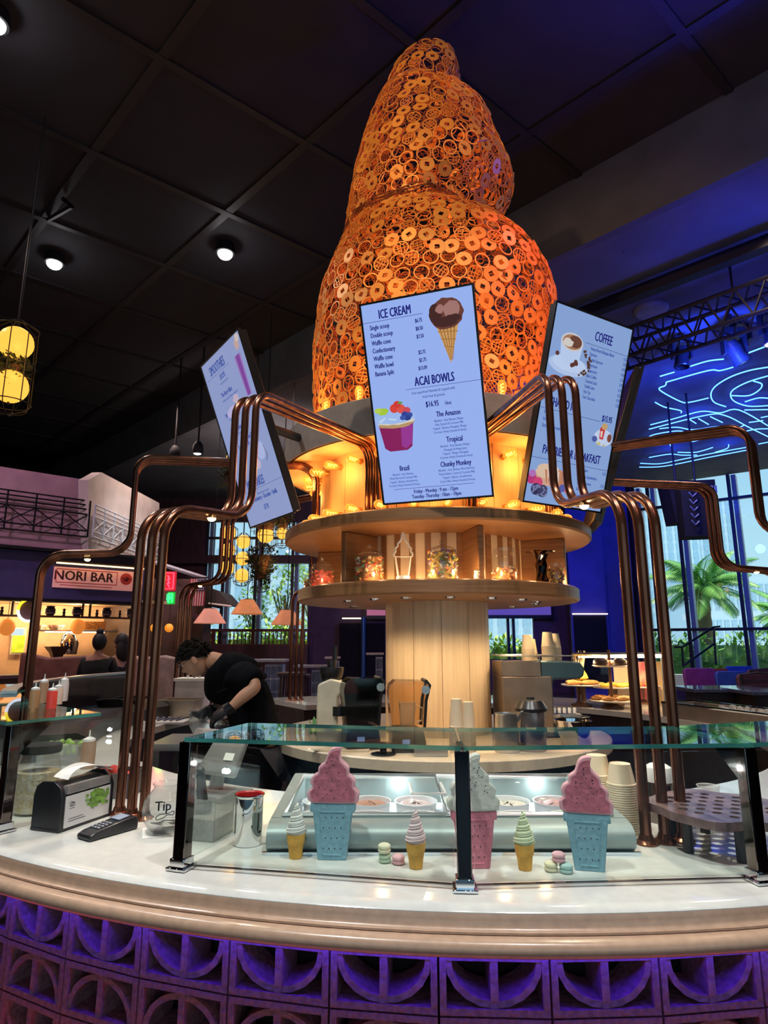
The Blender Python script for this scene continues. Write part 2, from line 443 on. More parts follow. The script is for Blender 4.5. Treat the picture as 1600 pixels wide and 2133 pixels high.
# right window wall (direction 142 degrees) starts behind the blue pier
W0 = Vector((8.75, 20.0, 0)); WD = Vector((.788, -.616, 0))
Wp = lambda px: W0 + WD * ((W0.x - (px - 800) / FPX * W0.y) / ((px - 800) / FPX * WD.y - WD.x))   # where a column of the wall is seen
pA = Wp(1330); pZ = W0 + WD * 9.4
wallbox('wall_panel', (gx1, BY), (pA.x - .3, BY), 0, 8, m_purplewall, parent=wb)
wallbox('wall_panel', (pA.x - .3, BY), (pA.x, pA.y), 0, 8, m_purplewall, parent=wb)
# ---------------- windows
m_frame = mat('black_window_frame', (.012, .014, .018), .4, var=.1)
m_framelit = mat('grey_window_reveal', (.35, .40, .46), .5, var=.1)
def window(name, a, b, z0, z1, vx, hz, parent=None, deep=.14, reveal=True):
    a = Vector((a.x, a.y, 0)); b = Vector((b.x, b.y, 0)); d = (b - a); L = d.length; d.normalize(); nrm = Vector((-d.y, d.x, 0))
    w = sroot(name, (a + b) / 2)
    for t in vx:
        m = MB(); m.box((0, 0, 0), (.09, deep, z1 - z0), M=basis(a + d * t + Vector((0, 0, (z0 + z1) / 2)), d, nrm, Vector((0, 0, 1)))); m.build('mullion', m_frame, w, flat=True)
        if reveal:
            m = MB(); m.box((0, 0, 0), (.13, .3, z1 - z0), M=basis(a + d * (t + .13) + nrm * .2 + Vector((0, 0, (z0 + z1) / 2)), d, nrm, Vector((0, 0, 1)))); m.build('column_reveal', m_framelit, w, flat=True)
    for z in hz:
        m = MB(); m.box((0, 0, 0), (L, deep * .9, .085), M=basis((a + b) / 2 + Vector((0, 0, z)), d, nrm, Vector((0, 0, 1)))); m.build('transom', m_frame, w, flat=True)
    ed = [0] + list(vx) + [L]
    for i in range(len(ed) - 1):
        if ed[i + 1] - ed[i] < .1: continue
        zz = [z0] + list(hz) + [z1]
        for k in range(len(zz) - 1):
            if zz[k + 1] - zz[k] < .1: continue
            m = MB(); m.add([tuple(a + d * x + Vector((0, 0, z))) for x, z in ((ed[i], zz[k]), (ed[i + 1], zz[k]), (ed[i + 1], zz[k + 1]), (ed[i], zz[k + 1]))], [(0, 1, 2, 3)]); m.build('pane', m_glass, w, flat=True)
    return w
dist = lambda px: (Wp(px) - pA).length
window('window_1', pA, pZ, .35, 6.7, [0.05, dist(1364), dist(1425), dist(1540), dist(1655)], [2.05, 5.95])
wallbox('wall_sill', (pA.x, pA.y), (pZ.x, pZ.y), 0, .35, m_purplewall)
window('window_2', Vector((wx0, BY, 0)), Vector((wx1, BY, 0)), zb, zt, [.03, xs(458) - wx0, xs(527) - wx0, xs(605) - wx0], [atY(500, 1121, BY).z])
bm_ = MB(); bm_.box(((wx0 + wx1) / 2 - .4, BY - .3, atY(500, 1168, BY).z), (wx1 - wx0 + 1.8, .3, .28)); struct(bm_.build('trim_beam', m_redwood))
window('window_3', Vector((gx0, BY, 0)), Vector((gx1, BY, 0)), 1.1, 2.55, [(gx1 - gx0) * .53, (gx1 - gx0) * .63], [], reveal=False)
# ---------------- blue pier with an inset dark panel
m_bluewall = mat('deep_blue_wall', (.06, .06, .34), .6, var=.12, scale=2)
pr = sroot('wall_pier', (6.5, 19, 0))
x0, x1, x2, x3 = xs(1192, 19.2), xs(1265, 19.2), xs(1318, 19.2), xs(1190, 19.2)
wallbox('pier_face', (x0, 19.2), (x1, 19.2), 0, 6.7, m_bluewall, parent=pr)
wallbox('pier_face', (x1, 19.2), (x1 + .02, 19.6), 0, 6.7, m_bluewall, parent=pr)
wallbox('pier_face', (x1, 19.6), (xs(1326, 19.6), 19.6), 0, 6.7, m_bluewall, parent=pr)
wallbox('dark_panel', (xs(1197, 19.1), 19.05), (xs(1264, 19.1), 19.05), .4, 2.45, m_blackmat, parent=pr, th=.08)
m_striplight = emat('strip_light', (1.0, .80, .50), 3.0)
t = MB(); t.box(((x0 + x1) / 2, 19.0, 2.5), (x1 - x0, .05, .03)); t.build('light_strip', m_striplight, pr)
# dark bay and steel column behind the kiosk, with wall lights
t = MB(); t.box((xs(755), BY - .3, 1.15), (xs(805) - xs(712), .3, 2.3)); o = t.build('trim_dark_bay', m_blackmat); struct(o)
t = MB(); t.cyl((xs(758), BY - .55, 0), (xs(758), BY - .55, 2.5), .09); o = t.build('trim_steel_column', mat('blue_steel', (.10, .2, .38), .3, .7)); struct(o)
t = MB(); t.box((xs(737), BY - .5, 2.46), (.75, .06, .04)); o = t.build('trim_light_strip', m_striplight); struct(o)

# ================================================================ OUTSIDE
m_pave = mat('pale_paving', (.55, .56, .55), .8, var=.08)
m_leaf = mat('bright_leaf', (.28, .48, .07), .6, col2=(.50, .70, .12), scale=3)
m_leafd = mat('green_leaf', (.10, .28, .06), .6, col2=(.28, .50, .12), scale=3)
m_palm = mat('palm_green', (.10, .34, .07), .5, col2=(.26, .52, .10), scale=2)
m_bark = mat('palm_bark', (.38, .23, .10), .9, col2=(.26, .17, .09), scale=14, bump=.6)
m_build = mat('pale_blue_concrete', (.55, .72, .80), .8, var=.05)
m_win = mat('building_glass', (.36, .56, .68), .25, var=.1)
g = MB(); g.box((0, 60, -.05), (160, 76, .1)); struct(g.build('ground', m_pave))
def leafmass(mb, c, r, n, s):
    for _ in range(n):
        th = random.uniform(0, 2 * PI); u = random.uniform(-1, 1); k = random.uniform(.55, 1) ** .5
        h = math.sqrt(1 - u * u)
        p = Vector(c) + Vector((r[0] * h * math.cos(th) * k, r[1] * h * math.sin(th) * k, r[2] * u * k))
        a = Vector((random.uniform(-1, 1), random.uniform(-1, 1), random.uniform(-.3, 1))).normalized(); x, y = frame(a)
        L = s * random.uniform(.7, 1.3)
        mb.add([tuple(p), tuple(p + a * L * .5 + x * L * .22), tuple(p + a * L), tuple(p + a * L * .5 - x * L * .22)], [(0, 1, 2, 3)])
def hedge(label, a, b, z0, h, w, n, m, s=.28):
    a = Vector(a); b = Vector(b)
    mb = MB()
    core = MB(); d = (b - a).normalized()
    core.box((0, 0, 0), ((b - a).length, w * .7, h * .85), M=basis((a + b) / 2 + Vector((0, 0, z0 + h * .42)), d, Vector((-d.y, d.x, 0)), Vector((0, 0, 1))))
    for i in range(n):
        t = random.random(); c = a.lerp(b, t) + Vector((0, 0, z0 + h * random.uniform(.2, .95)))
        leafmass(mb, c, (.4, w * .5, h * .2), 14, s)
    root = thing('hedge', label, 'hedge', (a + b) / 2)
    core.build('branch_core', m, root); mb.build('foliage', m, root, flat=True, kind='stuff')
hedge('clipped green hedge behind the right-hand windows with a palm standing in it', (8.6, 25.1, 0), (18.1, 18.2, 0), .0, 1.85, .9, 300, m_leafd)
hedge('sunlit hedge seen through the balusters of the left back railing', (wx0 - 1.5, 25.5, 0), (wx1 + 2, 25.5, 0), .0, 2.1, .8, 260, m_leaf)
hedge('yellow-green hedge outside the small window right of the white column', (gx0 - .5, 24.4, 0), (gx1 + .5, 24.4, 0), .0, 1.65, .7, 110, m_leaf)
k = MB(); k.box((0, 0, 0), (12, .3, .62), M=basis(Vector((12.0, 20.0, .31)), Vector((.81, -.58, 0)), Vector((.58, .81, 0)), Vector((0, 0, 1)))); tag(k.build('planter_wall', m_pave), 'low pale planter wall in front of the hedge outside the right windows', 'wall')
def palm(label, base, h, nf, fl, m=None, tr=.24, seed=1):
    rnd = random.Random(seed)
    root = thing('palm_tree', label, 'tree', base)
    b = Vector(base); t = MB(); pts = []; rr = []
    for i in range(15):
        f = i / 14; pts.append(b + Vector((.15 * f * f, 0, h * f))); rr.append(tr * (1.25 - .55 * f if f < .86 else .9 + (f - .86) * 2) * (1.0 + (.09 if i % 2 else 0)))
    t.tube(pts, rr, 12); t.build('trunk', m_bark, root)
    top = pts[-1]
    for i in range(nf):
        az = 2.4 * i + rnd.uniform(-.2, .2); el = R(82 - 92 * (i / nf) ** .9 + rnd.uniform(-6, 6)); L = fl * rnd.uniform(.8, 1.1)
        d = Vector((math.cos(az), math.sin(az), 0)); mb = MB(); p = top.copy(); line = [p.copy()]; e = el
        for k in range(12):
            p = p + (d * math.cos(e) + Vector((0, 0, 1)) * math.sin(e)) * L / 12; line.append(p.copy()); e -= R(6.3)
        mb.tube(line, [.03 * (1 - k / 14) for k in range(13)], 4)
        side = Vector((-d.y, d.x, 0))
        for k in range(1, 13):
            for fr in (0, .33, .66):
                q = line[k - 1].lerp(line[k], fr); tn = (line[k] - line[k - 1]).normalized(); up = side.cross(tn)
                ll = fl * .30 * math.sin(PI * min(1, (k + fr) / 13 * .85 + .12))
                for sg in (-1, 1):
                    v = (side * sg * .8 + tn * .55 - Vector((0, 0, .45))).normalized()
                    mb.add([tuple(q - tn * .025), tuple(q + v * ll * .5 + tn * .03), tuple(q + v * ll + Vector((0, 0, -.12 * ll))), tuple(q + v * ll * .5 - tn * .03)], [(0, 1, 2, 3)])
        mb.build('frond', m or m_palm, root, flat=True)
pb = atY(1472, 1385, 24.5)
palm('tall palm tree with arching fronds outside the right-hand windows', (pb.x, 24.5, 0), atY(1472, 1225, 24.5).z, 24, 2.3, seed=3, tr=.30)
pb = atY(1640, 1300, 27)
palm('smaller palm tree behind the right edge of the window wall', (pb.x, 27, 0), 2.6, 20, 2.0, seed=5, tr=.2)
def tree(label, base, h, r, n, m, seed):
    random.seed(seed); root = thing('leafy_tree', label, 'tree', base); b = Vector(base)
    t = MB(); t.tube([b, b + Vector((.1, 0, h * .4)), b + Vector((0, 0, h * .75))], [.16, .12, .06], 8)
    for k in range(6):
        a = k * 1.05; t.tube([b + Vector((0, 0, h * .45)), b + Vector((math.cos(a) * r * .6, math.sin(a) * r * .6, h * .8))], [.06, .02], 6)
    t.build('trunk', m_bark, root)
    mb = MB()
    for k in range(26):
        a = random.uniform(0, 6.28); q = random.uniform(0, 1) * r
        leafmass(mb, b + Vector((math.cos(a) * q, math.sin(a) * q, h * random.uniform(.45, 1.05))), (.6, .6, .45), n, .32)
    mb.build('foliage', m, root, flat=True, kind='stuff')
for i, (px, Y, h, r, lab) in enumerate([(590, 28.5, 5.0, 1.0, 'broad leafy tree outside the back windows, right of the hanging lanterns'), (528, 30.5, 4.0, .8, 'thin light-green tree outside the back windows, behind the middle lamp'), (646, 33, 5.6, 1.1, 'leafy tree outside the back windows, next to the round shelves')]):
    b = atY(px, 1337, Y); tree(lab, (b.x, Y, 0), h, r, 15, m_leaf if i != 1 else m_leafd, 20 + i)
random.seed(11)
def tower(label, px, Y, w, h, nx, nz, d=8, rz=0.0):
    b = atY(px, 1337, Y); root = thing('office_tower', label, 'building', (b.x, Y, 0))
    t = MB(); t.box((b.x, Y + d / 2, h / 2), (w, d, h)); t.build('facade', m_build, root, flat=True)
    first = None
    cw, ch = w / nx, (h - 1) / nz
    wm = MB(); wm.box((0, 0, 0), (cw * .62, .12, ch * .6))
    for i in range(nx):
        for k in range(nz):
            loc = Vector((-w / 2 + (i + .5) * cw, -.02, 1 + (k + .5) * ch))
            if first is None: first = wm.build('window', m_win, None, flat=True); first.parent = root; first.location = loc
            else: clone(first, root, loc=loc)
tower('pale blue high-rise with a grid of windows left of the palm', 1398, 70, 8.4, 17, 9, 15)
tower('pale blue high-rise with a grid of windows behind the hanging speaker', 1502, 75, 6.2, 19, 6, 16)
tower('low pale building with a row of tall windows right of the palm', 1590, 60, 10, 7.8, 14, 2)
tower('white low building behind the trees of the back window', 520, 46, 15, 9, 10, 3)
tower('pale building far outside the small window right of the column', 1060, 50, 8, 4, 8, 2)
# ================================================================ THE ROUND KIOSK
GAP0, GAP1 = R(124), R(141)            # staff entrance in the ring, at the back left
# ---------------- ring counter: worktop, moulded lip, breeze block front, led strip
ring = thing('ring_counter', 'round ice cream counter with cream top, moulded tan edge and breeze block front', 'counter', (KC.x, KC.y, 0))
def ringlathe(name, prof, m, n=150, a0=GAP1 - 2 * PI, a1=GAP0):
    mb = MB(); mb.lathe(prof, c=(KC.x, KC.y, 0), n=n, a0=a0, a1=a1, closed=True, caps=True); return mb.build(name, m, ring, sharp=40)
ringlathe('worktop', [(2.2, CT), (3.235, CT), (3.262, CT - .003), (3.272, CT - .012), (3.272, CT - .03), (3.2, CT - .05), (2.2, CT - .05)], m_counter)
lipp = [(3.15, CT - .014), (3.272, CT - .014), (3.276, CT - .026), (3.276, CT - .040), (3.280, CT - .046), (3.290, CT - .049), (3.290, CT - .054), (3.287, CT - .056)]
for k in range(9):
    a = R(75 - 150 * k / 8); lipp.append((3.306 + .018 * math.cos(a), CT - .078 + .020 * math.sin(a)))
lipp += [(3.28, CT - .102), (3.15, CT - .102)]
ringlathe('edge_moulding', lipp, m_lip)
ringlathe('inner_cabinet', [(2.24, 0), (2.24, CT - .052), (2.9, CT - .052), (2.9, 0)], m_dark, n=100)
ringlathe('backing_wall', [(3.02, 0), (3.02, CT - .1), (3.05, CT - .1), (3.05, 0)], mat('dark_red_backing', (.05, .02, .02), .9))
# breeze blocks: half-circle pattern blocks, laid one by one
BW, BH, BR = .284, .145, 3.2
def block_mesh(flip):
    mb = MB(); d = .12; w, h = BW - .006, BH - .005; fr = .017
    ang = 0
    def bar(cx, cz, sx, sz): mb.box((cx, d / 2, cz), (sx, d, sz))
    bar(-w / 2 + fr / 2, 0, fr, h); bar(w / 2 - fr / 2, 0, fr, h)
    bar(0, -h / 2 + .008, w - 2 * fr, .016); bar(0, h / 2 - .008, w - 2 * fr, .016)
    ro, ri = w / 2 - fr + .003, w / 2 - fr - .013
    hz = h - .032
    n = 10; vs = []
    for k in range(n + 1):
        a = PI * k / n
        for rr in (ro, ri):
            for y in (.004, d): vs.append((rr * math.cos(a), y, -h / 2 + .016 + rr / ro * hz * math.sin(a) * (1.0 if rr == ro else .98)))
    fs = []
    for k in range(n):
        a = 4 * k; b = a + 4
        fs += [(a, b, b + 2, a + 2), (a + 1, a + 3, b + 3, b + 1), (a, a + 1, b + 1, b), (a + 2, b + 2, b + 3, a + 3)]
    mb.add(vs, fs)
    mb.box((0, d / 2 + .002, -.002), (.020, d, h - .03))
    if flip: mb.v = [Vector((p.x, p.y, -p.z)) for p in mb.v]; mb.f = [tuple(reversed(q)) for q in mb.f]
    return mb
protos = []
step = math.degrees(BW / BR)
for row in range(6):
    zc_ = .897 - BH * (row + .5)
    k = row % 2
    for i in range(-13, 14):
        ang = -110.2 + step * (i + 4.5)
        p = pol(BR, ang, zc_) - Vector((KC.x, KC.y, 0))
        rot = (0, 0, R(ang + 90))
        if len(protos) <= k:
            o = block_mesh(flip=(k == 0)).build('breeze_block', m_block, None, flat=True); o.parent = ring; o.location = p; o.rotation_euler = rot; protos.append(o)
        else: clone(protos[k], ring, loc=p, rot=rot)
m_led = emat('violet_led_strip', (.035, .02, 1.0), 21.0)
m_ledr = emat('magenta_led_strip', (1.0, .02, .12), 16.0)
ringlathe('floor_led_strip', [(3.34, .02), (3.34, .035), (3.36, .035), (3.36, .02)], m_ledr, a0=R(-175), a1=R(-10))
ringlathe('kick_rail', [(3.33, 0), (3.33, .02), (3.37, .02), (3.37, 0)], m_dark, a0=R(-175), a1=R(-10))
ringlathe('led_strip', [(3.225, CT - .108), (3.225, CT - .104), (3.245, CT - .104), (3.245, CT - .108)], m_led, a0=R(-175), a1=R(-10))
# ---------------- island counter around the column
isl = thing('island_counter', 'round cream-topped island counter around the white column', 'counter', (KC.x, KC.y, 0))
mb = MB(); mb.lathe([(0, 1.02), (1.235, 1.02), (1.245, 1.012), (1.245, .955), (1.235, .95), (0, .95)], c=(KC.x, KC.y, 0), n=72); mb.build('worktop', mat('beige_stone_top', (.74, .60, .44), .3, var=.05, scale=30), isl)
mb = MB(); mb.lathe([(1.1, 0), (1.1, .95)], c=(KC.x, KC.y, 0), n=48); mb.build('cabinet', m_dark, isl)
for k in range(10):
    a = R(-175 + k * 17); mb = MB(); mb.box((0, 0, 0), (.30, .02, .62), M=Matrix.Translation(Vector((KC.x + 1.112 * math.cos(a), KC.y + 1.112 * math.sin(a), .55))) @ Matrix.Rotation(a + PI / 2, 4, 'Z'))
    mb.build('cabinet_door', m_dark, isl, bevel=.004)
# ---------------- column, shelf tier, canopy: one tower
tower_ = thing('display_tower', 'round tower of cream column, oak shelves and lamp-lit canopy', 'display stand', (KC.x, KC.y, 1.02))
def tl(name, prof, m, n=72, **kw):
    mb = MB(); mb.lathe(prof, c=(KC.x, KC.y, 0), n=n, **kw); return mb.build(name, m, tower_)
def ribbed(name, r, z0, z1, m, n, gap, dep):
    prof = []; mb = MB(); k = 0
    for i in range(n):
        a0 = 2 * PI * i / n + gap; a1 = 2 * PI * (i + 1) / n - gap
        ap = [(r * math.cos(a0 + (a1 - a0) * t / 3), r * math.sin(a0 + (a1 - a0) * t / 3)) for t in range(4)]
        ap += [((r - dep) * math.cos(a1), (r - dep) * math.sin(a1)), ((r - dep) * math.cos(a0), (r - dep) * math.sin(a0))]
        m1 = MB(); m1.prism([(x + KC.x, y + KC.y) for x, y in ap], z1 - z0, z0=z0); m1.build(name, m, tower_)
    tl(name + '_core', [(r - dep * .6, z0), (r - dep * .6, z1)], m)
ribbed('column_plank', .402, 1.02, 1.975, m_creamwood, 12, .006, .02)
tl('lower_shelf', [(.3, 1.975), (1.075, 1.975), (1.088, 1.985), (1.088, 2.06), (1.075, 2.07), (.3, 2.07)], m_wood, n=96)
tl('upper_shelf', [(.3, 2.425), (1.185, 2.425), (1.2, 2.437), (1.2, 2.498), (1.185, 2.51), (.3, 2.51)], m_wood, n=96)
tl('shelf_core', [(.70, 2.07), (.70, 2.425)], mat('cream_back_panel', (.76, .62, .45), .6, var=.05))
for k in range(40):
    a = R(k * 9); mb = MB(); mb.box((KC.x + .705 * math.cos(a), KC.y + .705 * math.sin(a), 2.2475), (.014, .042, .355), rz=a); mb.build('back_stripe', m_wood, tower_, flat=True)
for a in (-133, -78, -27, 42, 102, 162):
    mb = MB(); c = pol(.85, a, 2.2475); mb.box(c, (.34, .045, .355), rz=R(a)); mb.build('shelf_divider', m_wood, tower_, bevel=.008)
ribbed('drum_plank', .93, 2.51, 3.02, m_orangewood, 26, .003, .02)
tl('canopy_band', [(1.22, 3.0), (1.225, 3.003), (1.225, 3.255), (1.215, 3.262), (.2, 3.262), (.2, 3.225), (1.2, 3.225), (1.2, 3.0)], m_hood, n=96)
tl('canopy_soffit', [(.9, 3.02), (1.2, 3.012)], m_orangewood, n=96)
# recessed puck lights under the lower shelf
m_puck = emat('puck_light', (1.0, .82, .55), 5.0)
for i, a in enumerate((-150, -128, -110, -88, -66, -44, -22, 0, 30, 70, 110, 150)):
    c = pol(.78, a, 1.972); mb = MB(); mb.lathe([(0, -.003), (.020, -.003)], c=c, n=16); o = mb.build('puck_light', m_puck, tower_); mb = MB(); mb.lathe([(.020, -.003), (.021, -.007), (.036, -.006), (.038, .002)], c=c, n=16); mb.build('puck_rim', m_chrome, o)
    if i < 8: lamp('puck_lamp', 'SPOT', c - Vector((0, 0, .02)), 13, (1.0, .72, .40), target=pol(.66, a, 1.0), size=.03, spot=120, blend=.9, parent=tower_)
# warm light strips at the back of the shelf, under the jars and under the upper shelf
m_shelfled = emat('shelf_led', (1.0, .52, .18), 16.0)
tl('shelf_light_strip', [(.73, 2.072), (.73, 2.078), (.745, 2.078), (.745, 2.072)], m_shelfled, closed=True)
for a in (-170, -145, -115, -100, -84, -73, -56, -30, -8):
    lamp('shelf_lamp', 'POINT', pol(1.03, a, 2.10), 1.5, (1.0, .62, .28), size=.03, parent=tower_)
# warm cove light of the canopy (the bulbs inside it) as small lamps between the bulbs
# ---------------- filament bulbs
def bulb_proto(name, label, group):
    t = thing(name, label, 'light bulb', (0, 0, 0), group)
    s = MB(); s.lathe([(0, 0), (.020, 0), (.022, .012), (.020, .03), (.017, .042), (0, .042)], n=12); s.build('socket', m_brass, t)
    g = MB(); g.lathe([(.014, .042), (.018, .055), (.027, .085), (.032, .112), (.031, .135), (.022, .155), (.010, .164), (0, .166)], n=16); g.build('glass', m_bulb, t)
    f = MB(); f.tube([(.011 * math.cos(k * PI / 3), .011 * math.sin(k * PI / 3), .060 + k * .0042) for k in range(20)], .0032, 5); f.build('filament', m_fil, t)
    return t
bulbA = bulb_proto('filament_bulb', 'glowing amber filament bulb standing upright on the canopy rim', 'bulbs on top of the canopy')
def bulb_light(p, e, rad=.04):
    lamp('bulb_glow', 'POINT', p, e, (1.0, .45, .11), size=rad)
used = False
for k in range(20):
    a = -96 + 18 * k + 9
    p = pol(1.08, a, 3.262)
    if not used: bulbA.location = p; used = True
    else: dup(bulbA, p)
    if -200 < (a if a < 180 else a - 360) < 40 and k % 2 == 0: bulb_light(pol(1.16, a, 3.45), 1.6)
bulbB = bulb_proto('filament_bulb', 'glowing amber filament bulb sticking out sideways from the drum under the canopy', 'bulbs in a ring under the canopy')
bulbC = bulb_proto('filament_bulb', 'glowing amber filament bulb lying sideways just above the upper oak shelf', 'bulbs in a ring above the upper shelf')
def out_rot(a): return (PI / 2, 0, R(a) + PI / 2)
n_ = 0
for k in range(28):
    a = -90 + 360 / 28 * k
    for pr_, z in ((bulbB, 2.93), (bulbC, 2.575)):
        p = pol(.915, a, z)
        if k == 0: o = pr_; o.location = p
        else: o = dup(pr_, p)
        o.rotation_euler = out_rot(a)
    a2 = (a + 180) % 360 - 180
    if (-180 <= a2 <= 10 or a2 > 165) and k % 2 == 0:
        bulb_light(pol(1.06, a + 6, 2.86), 3.4, .05); bulb_light(pol(1.06, a - 6, 2.62), 1.5, .05)

# ---------------- copper pipes
PIPE = [(2.8, CT), (2.8, 2.23), (2.28, 2.27), (2.28, 2.93), (1.0, 3.0), (1.0, 2.51)]
m_lampspot = emat('small_spot_lens', (1.0, .72, .30), 30.0)
def pipe(angle, k, label, group, light=False, base=None):
    off = (k - 1) * .068
    er = Vector((math.cos(R(angle)), math.sin(R(angle)), 0)); et = Vector((-er.y, er.x, 0))
    pts = [Vector((KC.x, KC.y, 0)) + er * r + et * (off * (1 if r > 1.5 else .62)) + Vector((0, 0, z)) for r, z in PIPE]
    t = thing('copper_pipe', label, 'pipe', pts[0], group)
    line = fillet(pts, [.15, .15, .12, .13, .13], 7)
    mb = MB(); mb.tube(line, .0185, 12); mb.build('tube', m_copper, t)
    fl = MB(); fl.lathe([(0, .0), (.036, .0), (.038, .006), (.026, .014), (.020, .03), (0, .03)], c=pts[0], n=20); fl.build('base_flange', m_copper, t)
    if light:
        p = (pts[1] + pts[2]) / 2 + Vector((0, 0, -.016))
        l = MB(); l.cyl(p + Vector((0, 0, .004)), p - Vector((0, 0, .012)), .016, .021, 14); h = l.build('spot_lamp', m_brass, t)
        l = MB(); l.ball(p - Vector((0, 0, .012)), (.019, .019, .014), 12, 6); l.build('lens', m_lampspot, h)
        lamp('pipe_spot', 'SPOT', p - Vector((0, 0, .03)), 26, (1.0, .86, .66), target=p - Vector((0, 0, 1)) + er * .12, size=.02, spot=100, blend=.9, parent=t)
    return t
NTH = ('first', 'middle', 'last')
TR = [(-119.4, 'front-left trio rising beside the napkin dispenser', 'front-left copper pipes'), (-79.4, 'front-right trio rising beside the paper cup stacks', 'front-right copper pipes'),
      (-159.4, 'far-left trio rising past the squeeze bottles', 'far-left copper pipes'), (150, 'rear-left trio behind the worker', 'rear-left copper pipes'),
      (120.6, 'rear trio standing left of the juicer', 'rear copper pipes'), (-39.4, 'right trio arching high past the neon ceiling', 'upper right copper pipes'),
      (0.6, 'right trio curling in front of the palm windows', 'lower right copper pipes')]
for ang, where, grp in TR:
    for k in range(3):
        side = ('leftmost', 'middle', 'rightmost')[k] if ang < 0 else ('rightmost', 'middle', 'leftmost')[k]
        pipe(ang, k, 'polished brown copper pipe, %s of the %s' % (side, where), grp, light=(k == (2 if ang in (-119.4, 150) else 0)))

# ---------------- menu screens
def screen(c, yaw, tilt, label, face):
    n = Vector((math.cos(R(yaw)), math.sin(R(yaw)), 0)); up = Vector((0, 0, 1)); right = up.cross(n)
    N = n * math.cos(R(tilt)) - up * math.sin(R(tilt)); Uv = up * math.cos(R(tilt)) + n * math.sin(R(tilt))
    w, h = .707, 1.24
    c = Vector(c)
    t = thing('menu_screen', label, 'screen', c)
    B = basis(c, right, Uv, N)                       # local x right, y up, z towards the viewer
    mb = MB(); mb.box((0, 0, -.03), (w - .02, h - .02, .055), M=B); mb.build('housing', m_black, t, bevel=.006)
    mb = MB()
    for cx, cy, sx, sy in ((0, h / 2 - .006, w, .012), (0, -h / 2 + .006, w, .012), (-w / 2 + .006, 0, .012, h - .024), (w / 2 - .006, 0, .012, h - .024)):
        mb.box((cx, cy, -.004), (sx, sy, .02), M=B)
    mb.build('bezel', m_black, t)
    mb = MB(); mb.flat([(-w / 2 + .012, -h / 2 + .012), (w / 2 - .012, -h / 2 + .012), (w / 2 - .012, h / 2 - .012), (-w / 2 + .012, h / 2 - .012)], M=B, z=.001); mb.build('display', face, t, flat=True)
    # bracket to the tower
    mb = MB(); mb.box((0, .02, -.10), (.16, .32, .03), M=B); mb.box((0, .14, -.16), (.05, .05, .12), M=B); mb.box((0, -.10, -.16), (.05, .05, .12), M=B)
    e = B @ Vector((0, .02, -.2)); q = Vector((KC.x, KC.y, e.z)); q = q + (e - q).normalized() * 1.2
    q.z = 3.12; mb.tube([e, q], .03, 6); mb.build('wall_bracket', m_black, t)
    T = B @ Matrix.Translation((-w / 2, h / 2, .0022))      # x 0..w to the right, y 0..-h down
    return t, T, w, h
def ink(t, T, w, h, items, m, name='lettering'):
    if name == 'lettering':
        for s, u, v, size, al, sx, bold in items: mb = MB(); text(mb, s, T, u * w, -v * h, size * 1.32, al, sx * .88, bold + .0007); mb.build(name, m, t, flat=True, kind='stuff')
        return
    mb = MB()
    for s, u, v, size, al, sx, bold in items: text(mb, s, T, u * w, -v * h, size * 1.28, al, sx * .88, bold + .00035)
    mb.build(name, m, t, flat=True, kind='stuff')
def rules(t, T, w, h, ls, m):
    mb = MB()
    for u0, u1, v in ls: mb.flat([(u0 * w, -v * h - .0012), (u1 * w, -v * h - .0012), (u1 * w, -v * h + .0012), (u0 * w, -v * h + .0012)], M=T)
    mb.build('rule', m, t, flat=True)
_pc = {}
def pcol(c, s=.8):
    k = (c, s)
    if k not in _pc: _pc[k] = emat('screen_picture_%d' % len(_pc), c, s)
    return _pc[k]
def blobs(t, T, w, h, name, shapes):
    """a picture shown on the lit screen: flat coloured shapes, each a little above the last"""
    root = None
    for i, (poly, c) in enumerate(shapes):
        mb = MB(); mb.flat([(u * w, -v * h) for u, v in poly], M=T, z=.0004 + .00025 * i)
        o = mb.build(name if root is None else 'picture_shape', pcol(c), t if root is None else root, flat=True)
        if root is None: root = o
def circ(u, v, ru, rv, n=22, a0=0, a1=360, jit=0.0, seed=0):
    rnd = random.Random(seed)
    return [(u + ru * math.cos(R(a0 + (a1 - a0) * k / n)) * (1 + jit * rnd.uniform(-1, 1)), v + rv * math.sin(R(a0 + (a1 - a0) * k / n)) * (1 + jit * rnd.uniform(-1, 1))) for k in range(n + (0 if abs(a1 - a0) == 360 else 1))]
# --- centre screen
t, T, w, h = screen((.254, 3.563, 3.111), -109.7, 20.7, 'middle menu screen, ice cream and acai bowl prices on lit blue', m_screen)
it = [('ICE CREAM', .31, .085, .040, 'C', .62, .0012), ('ACAI BOWLS', .59, .428, .040, 'C', .62, .0012)]
for i, (a, b) in enumerate([('Single scoop', '$6.75'), ('Double scoop', '$8.50'), ('Waffle cone', '$7.50'), ('Confectionary', ''), ('Waffle cone', '$2.75'), ('Waffle bowl', '$2.75'), ('Banana Split', '$13.09')]):
    it.append((a, .075, .132 + i * .0372, .021, 'L', .72, .0003))
    if b: it.append((b, .54, .132 + i * .0372, .017, 'R', .7, .0002))
it += [('$16.95', .55, .535, .025, 'C', .72, .0004), ('16oz', .69, .535, .016, 'C', .8, 0),
       ('The Amazon', .68, .588, .024, 'C', .72, .0005), ('Tropical', .71, .715, .025, 'C', .72, .0005), ('Chunky Monkey', .70, .833, .024, 'C', .72, .0005), ('Brazil', .24, .833, .024, 'C', .72, .0005),
       ('Friday - Monday : 9 am - 12pm', .5, .952, .0175, 'C', .78, .0002), ('Tuesday- Thursday : 10am - 10pm', .5, .978, .0175, 'C', .78, .0002)]
ink(t, T, w, h, it, m_ink)
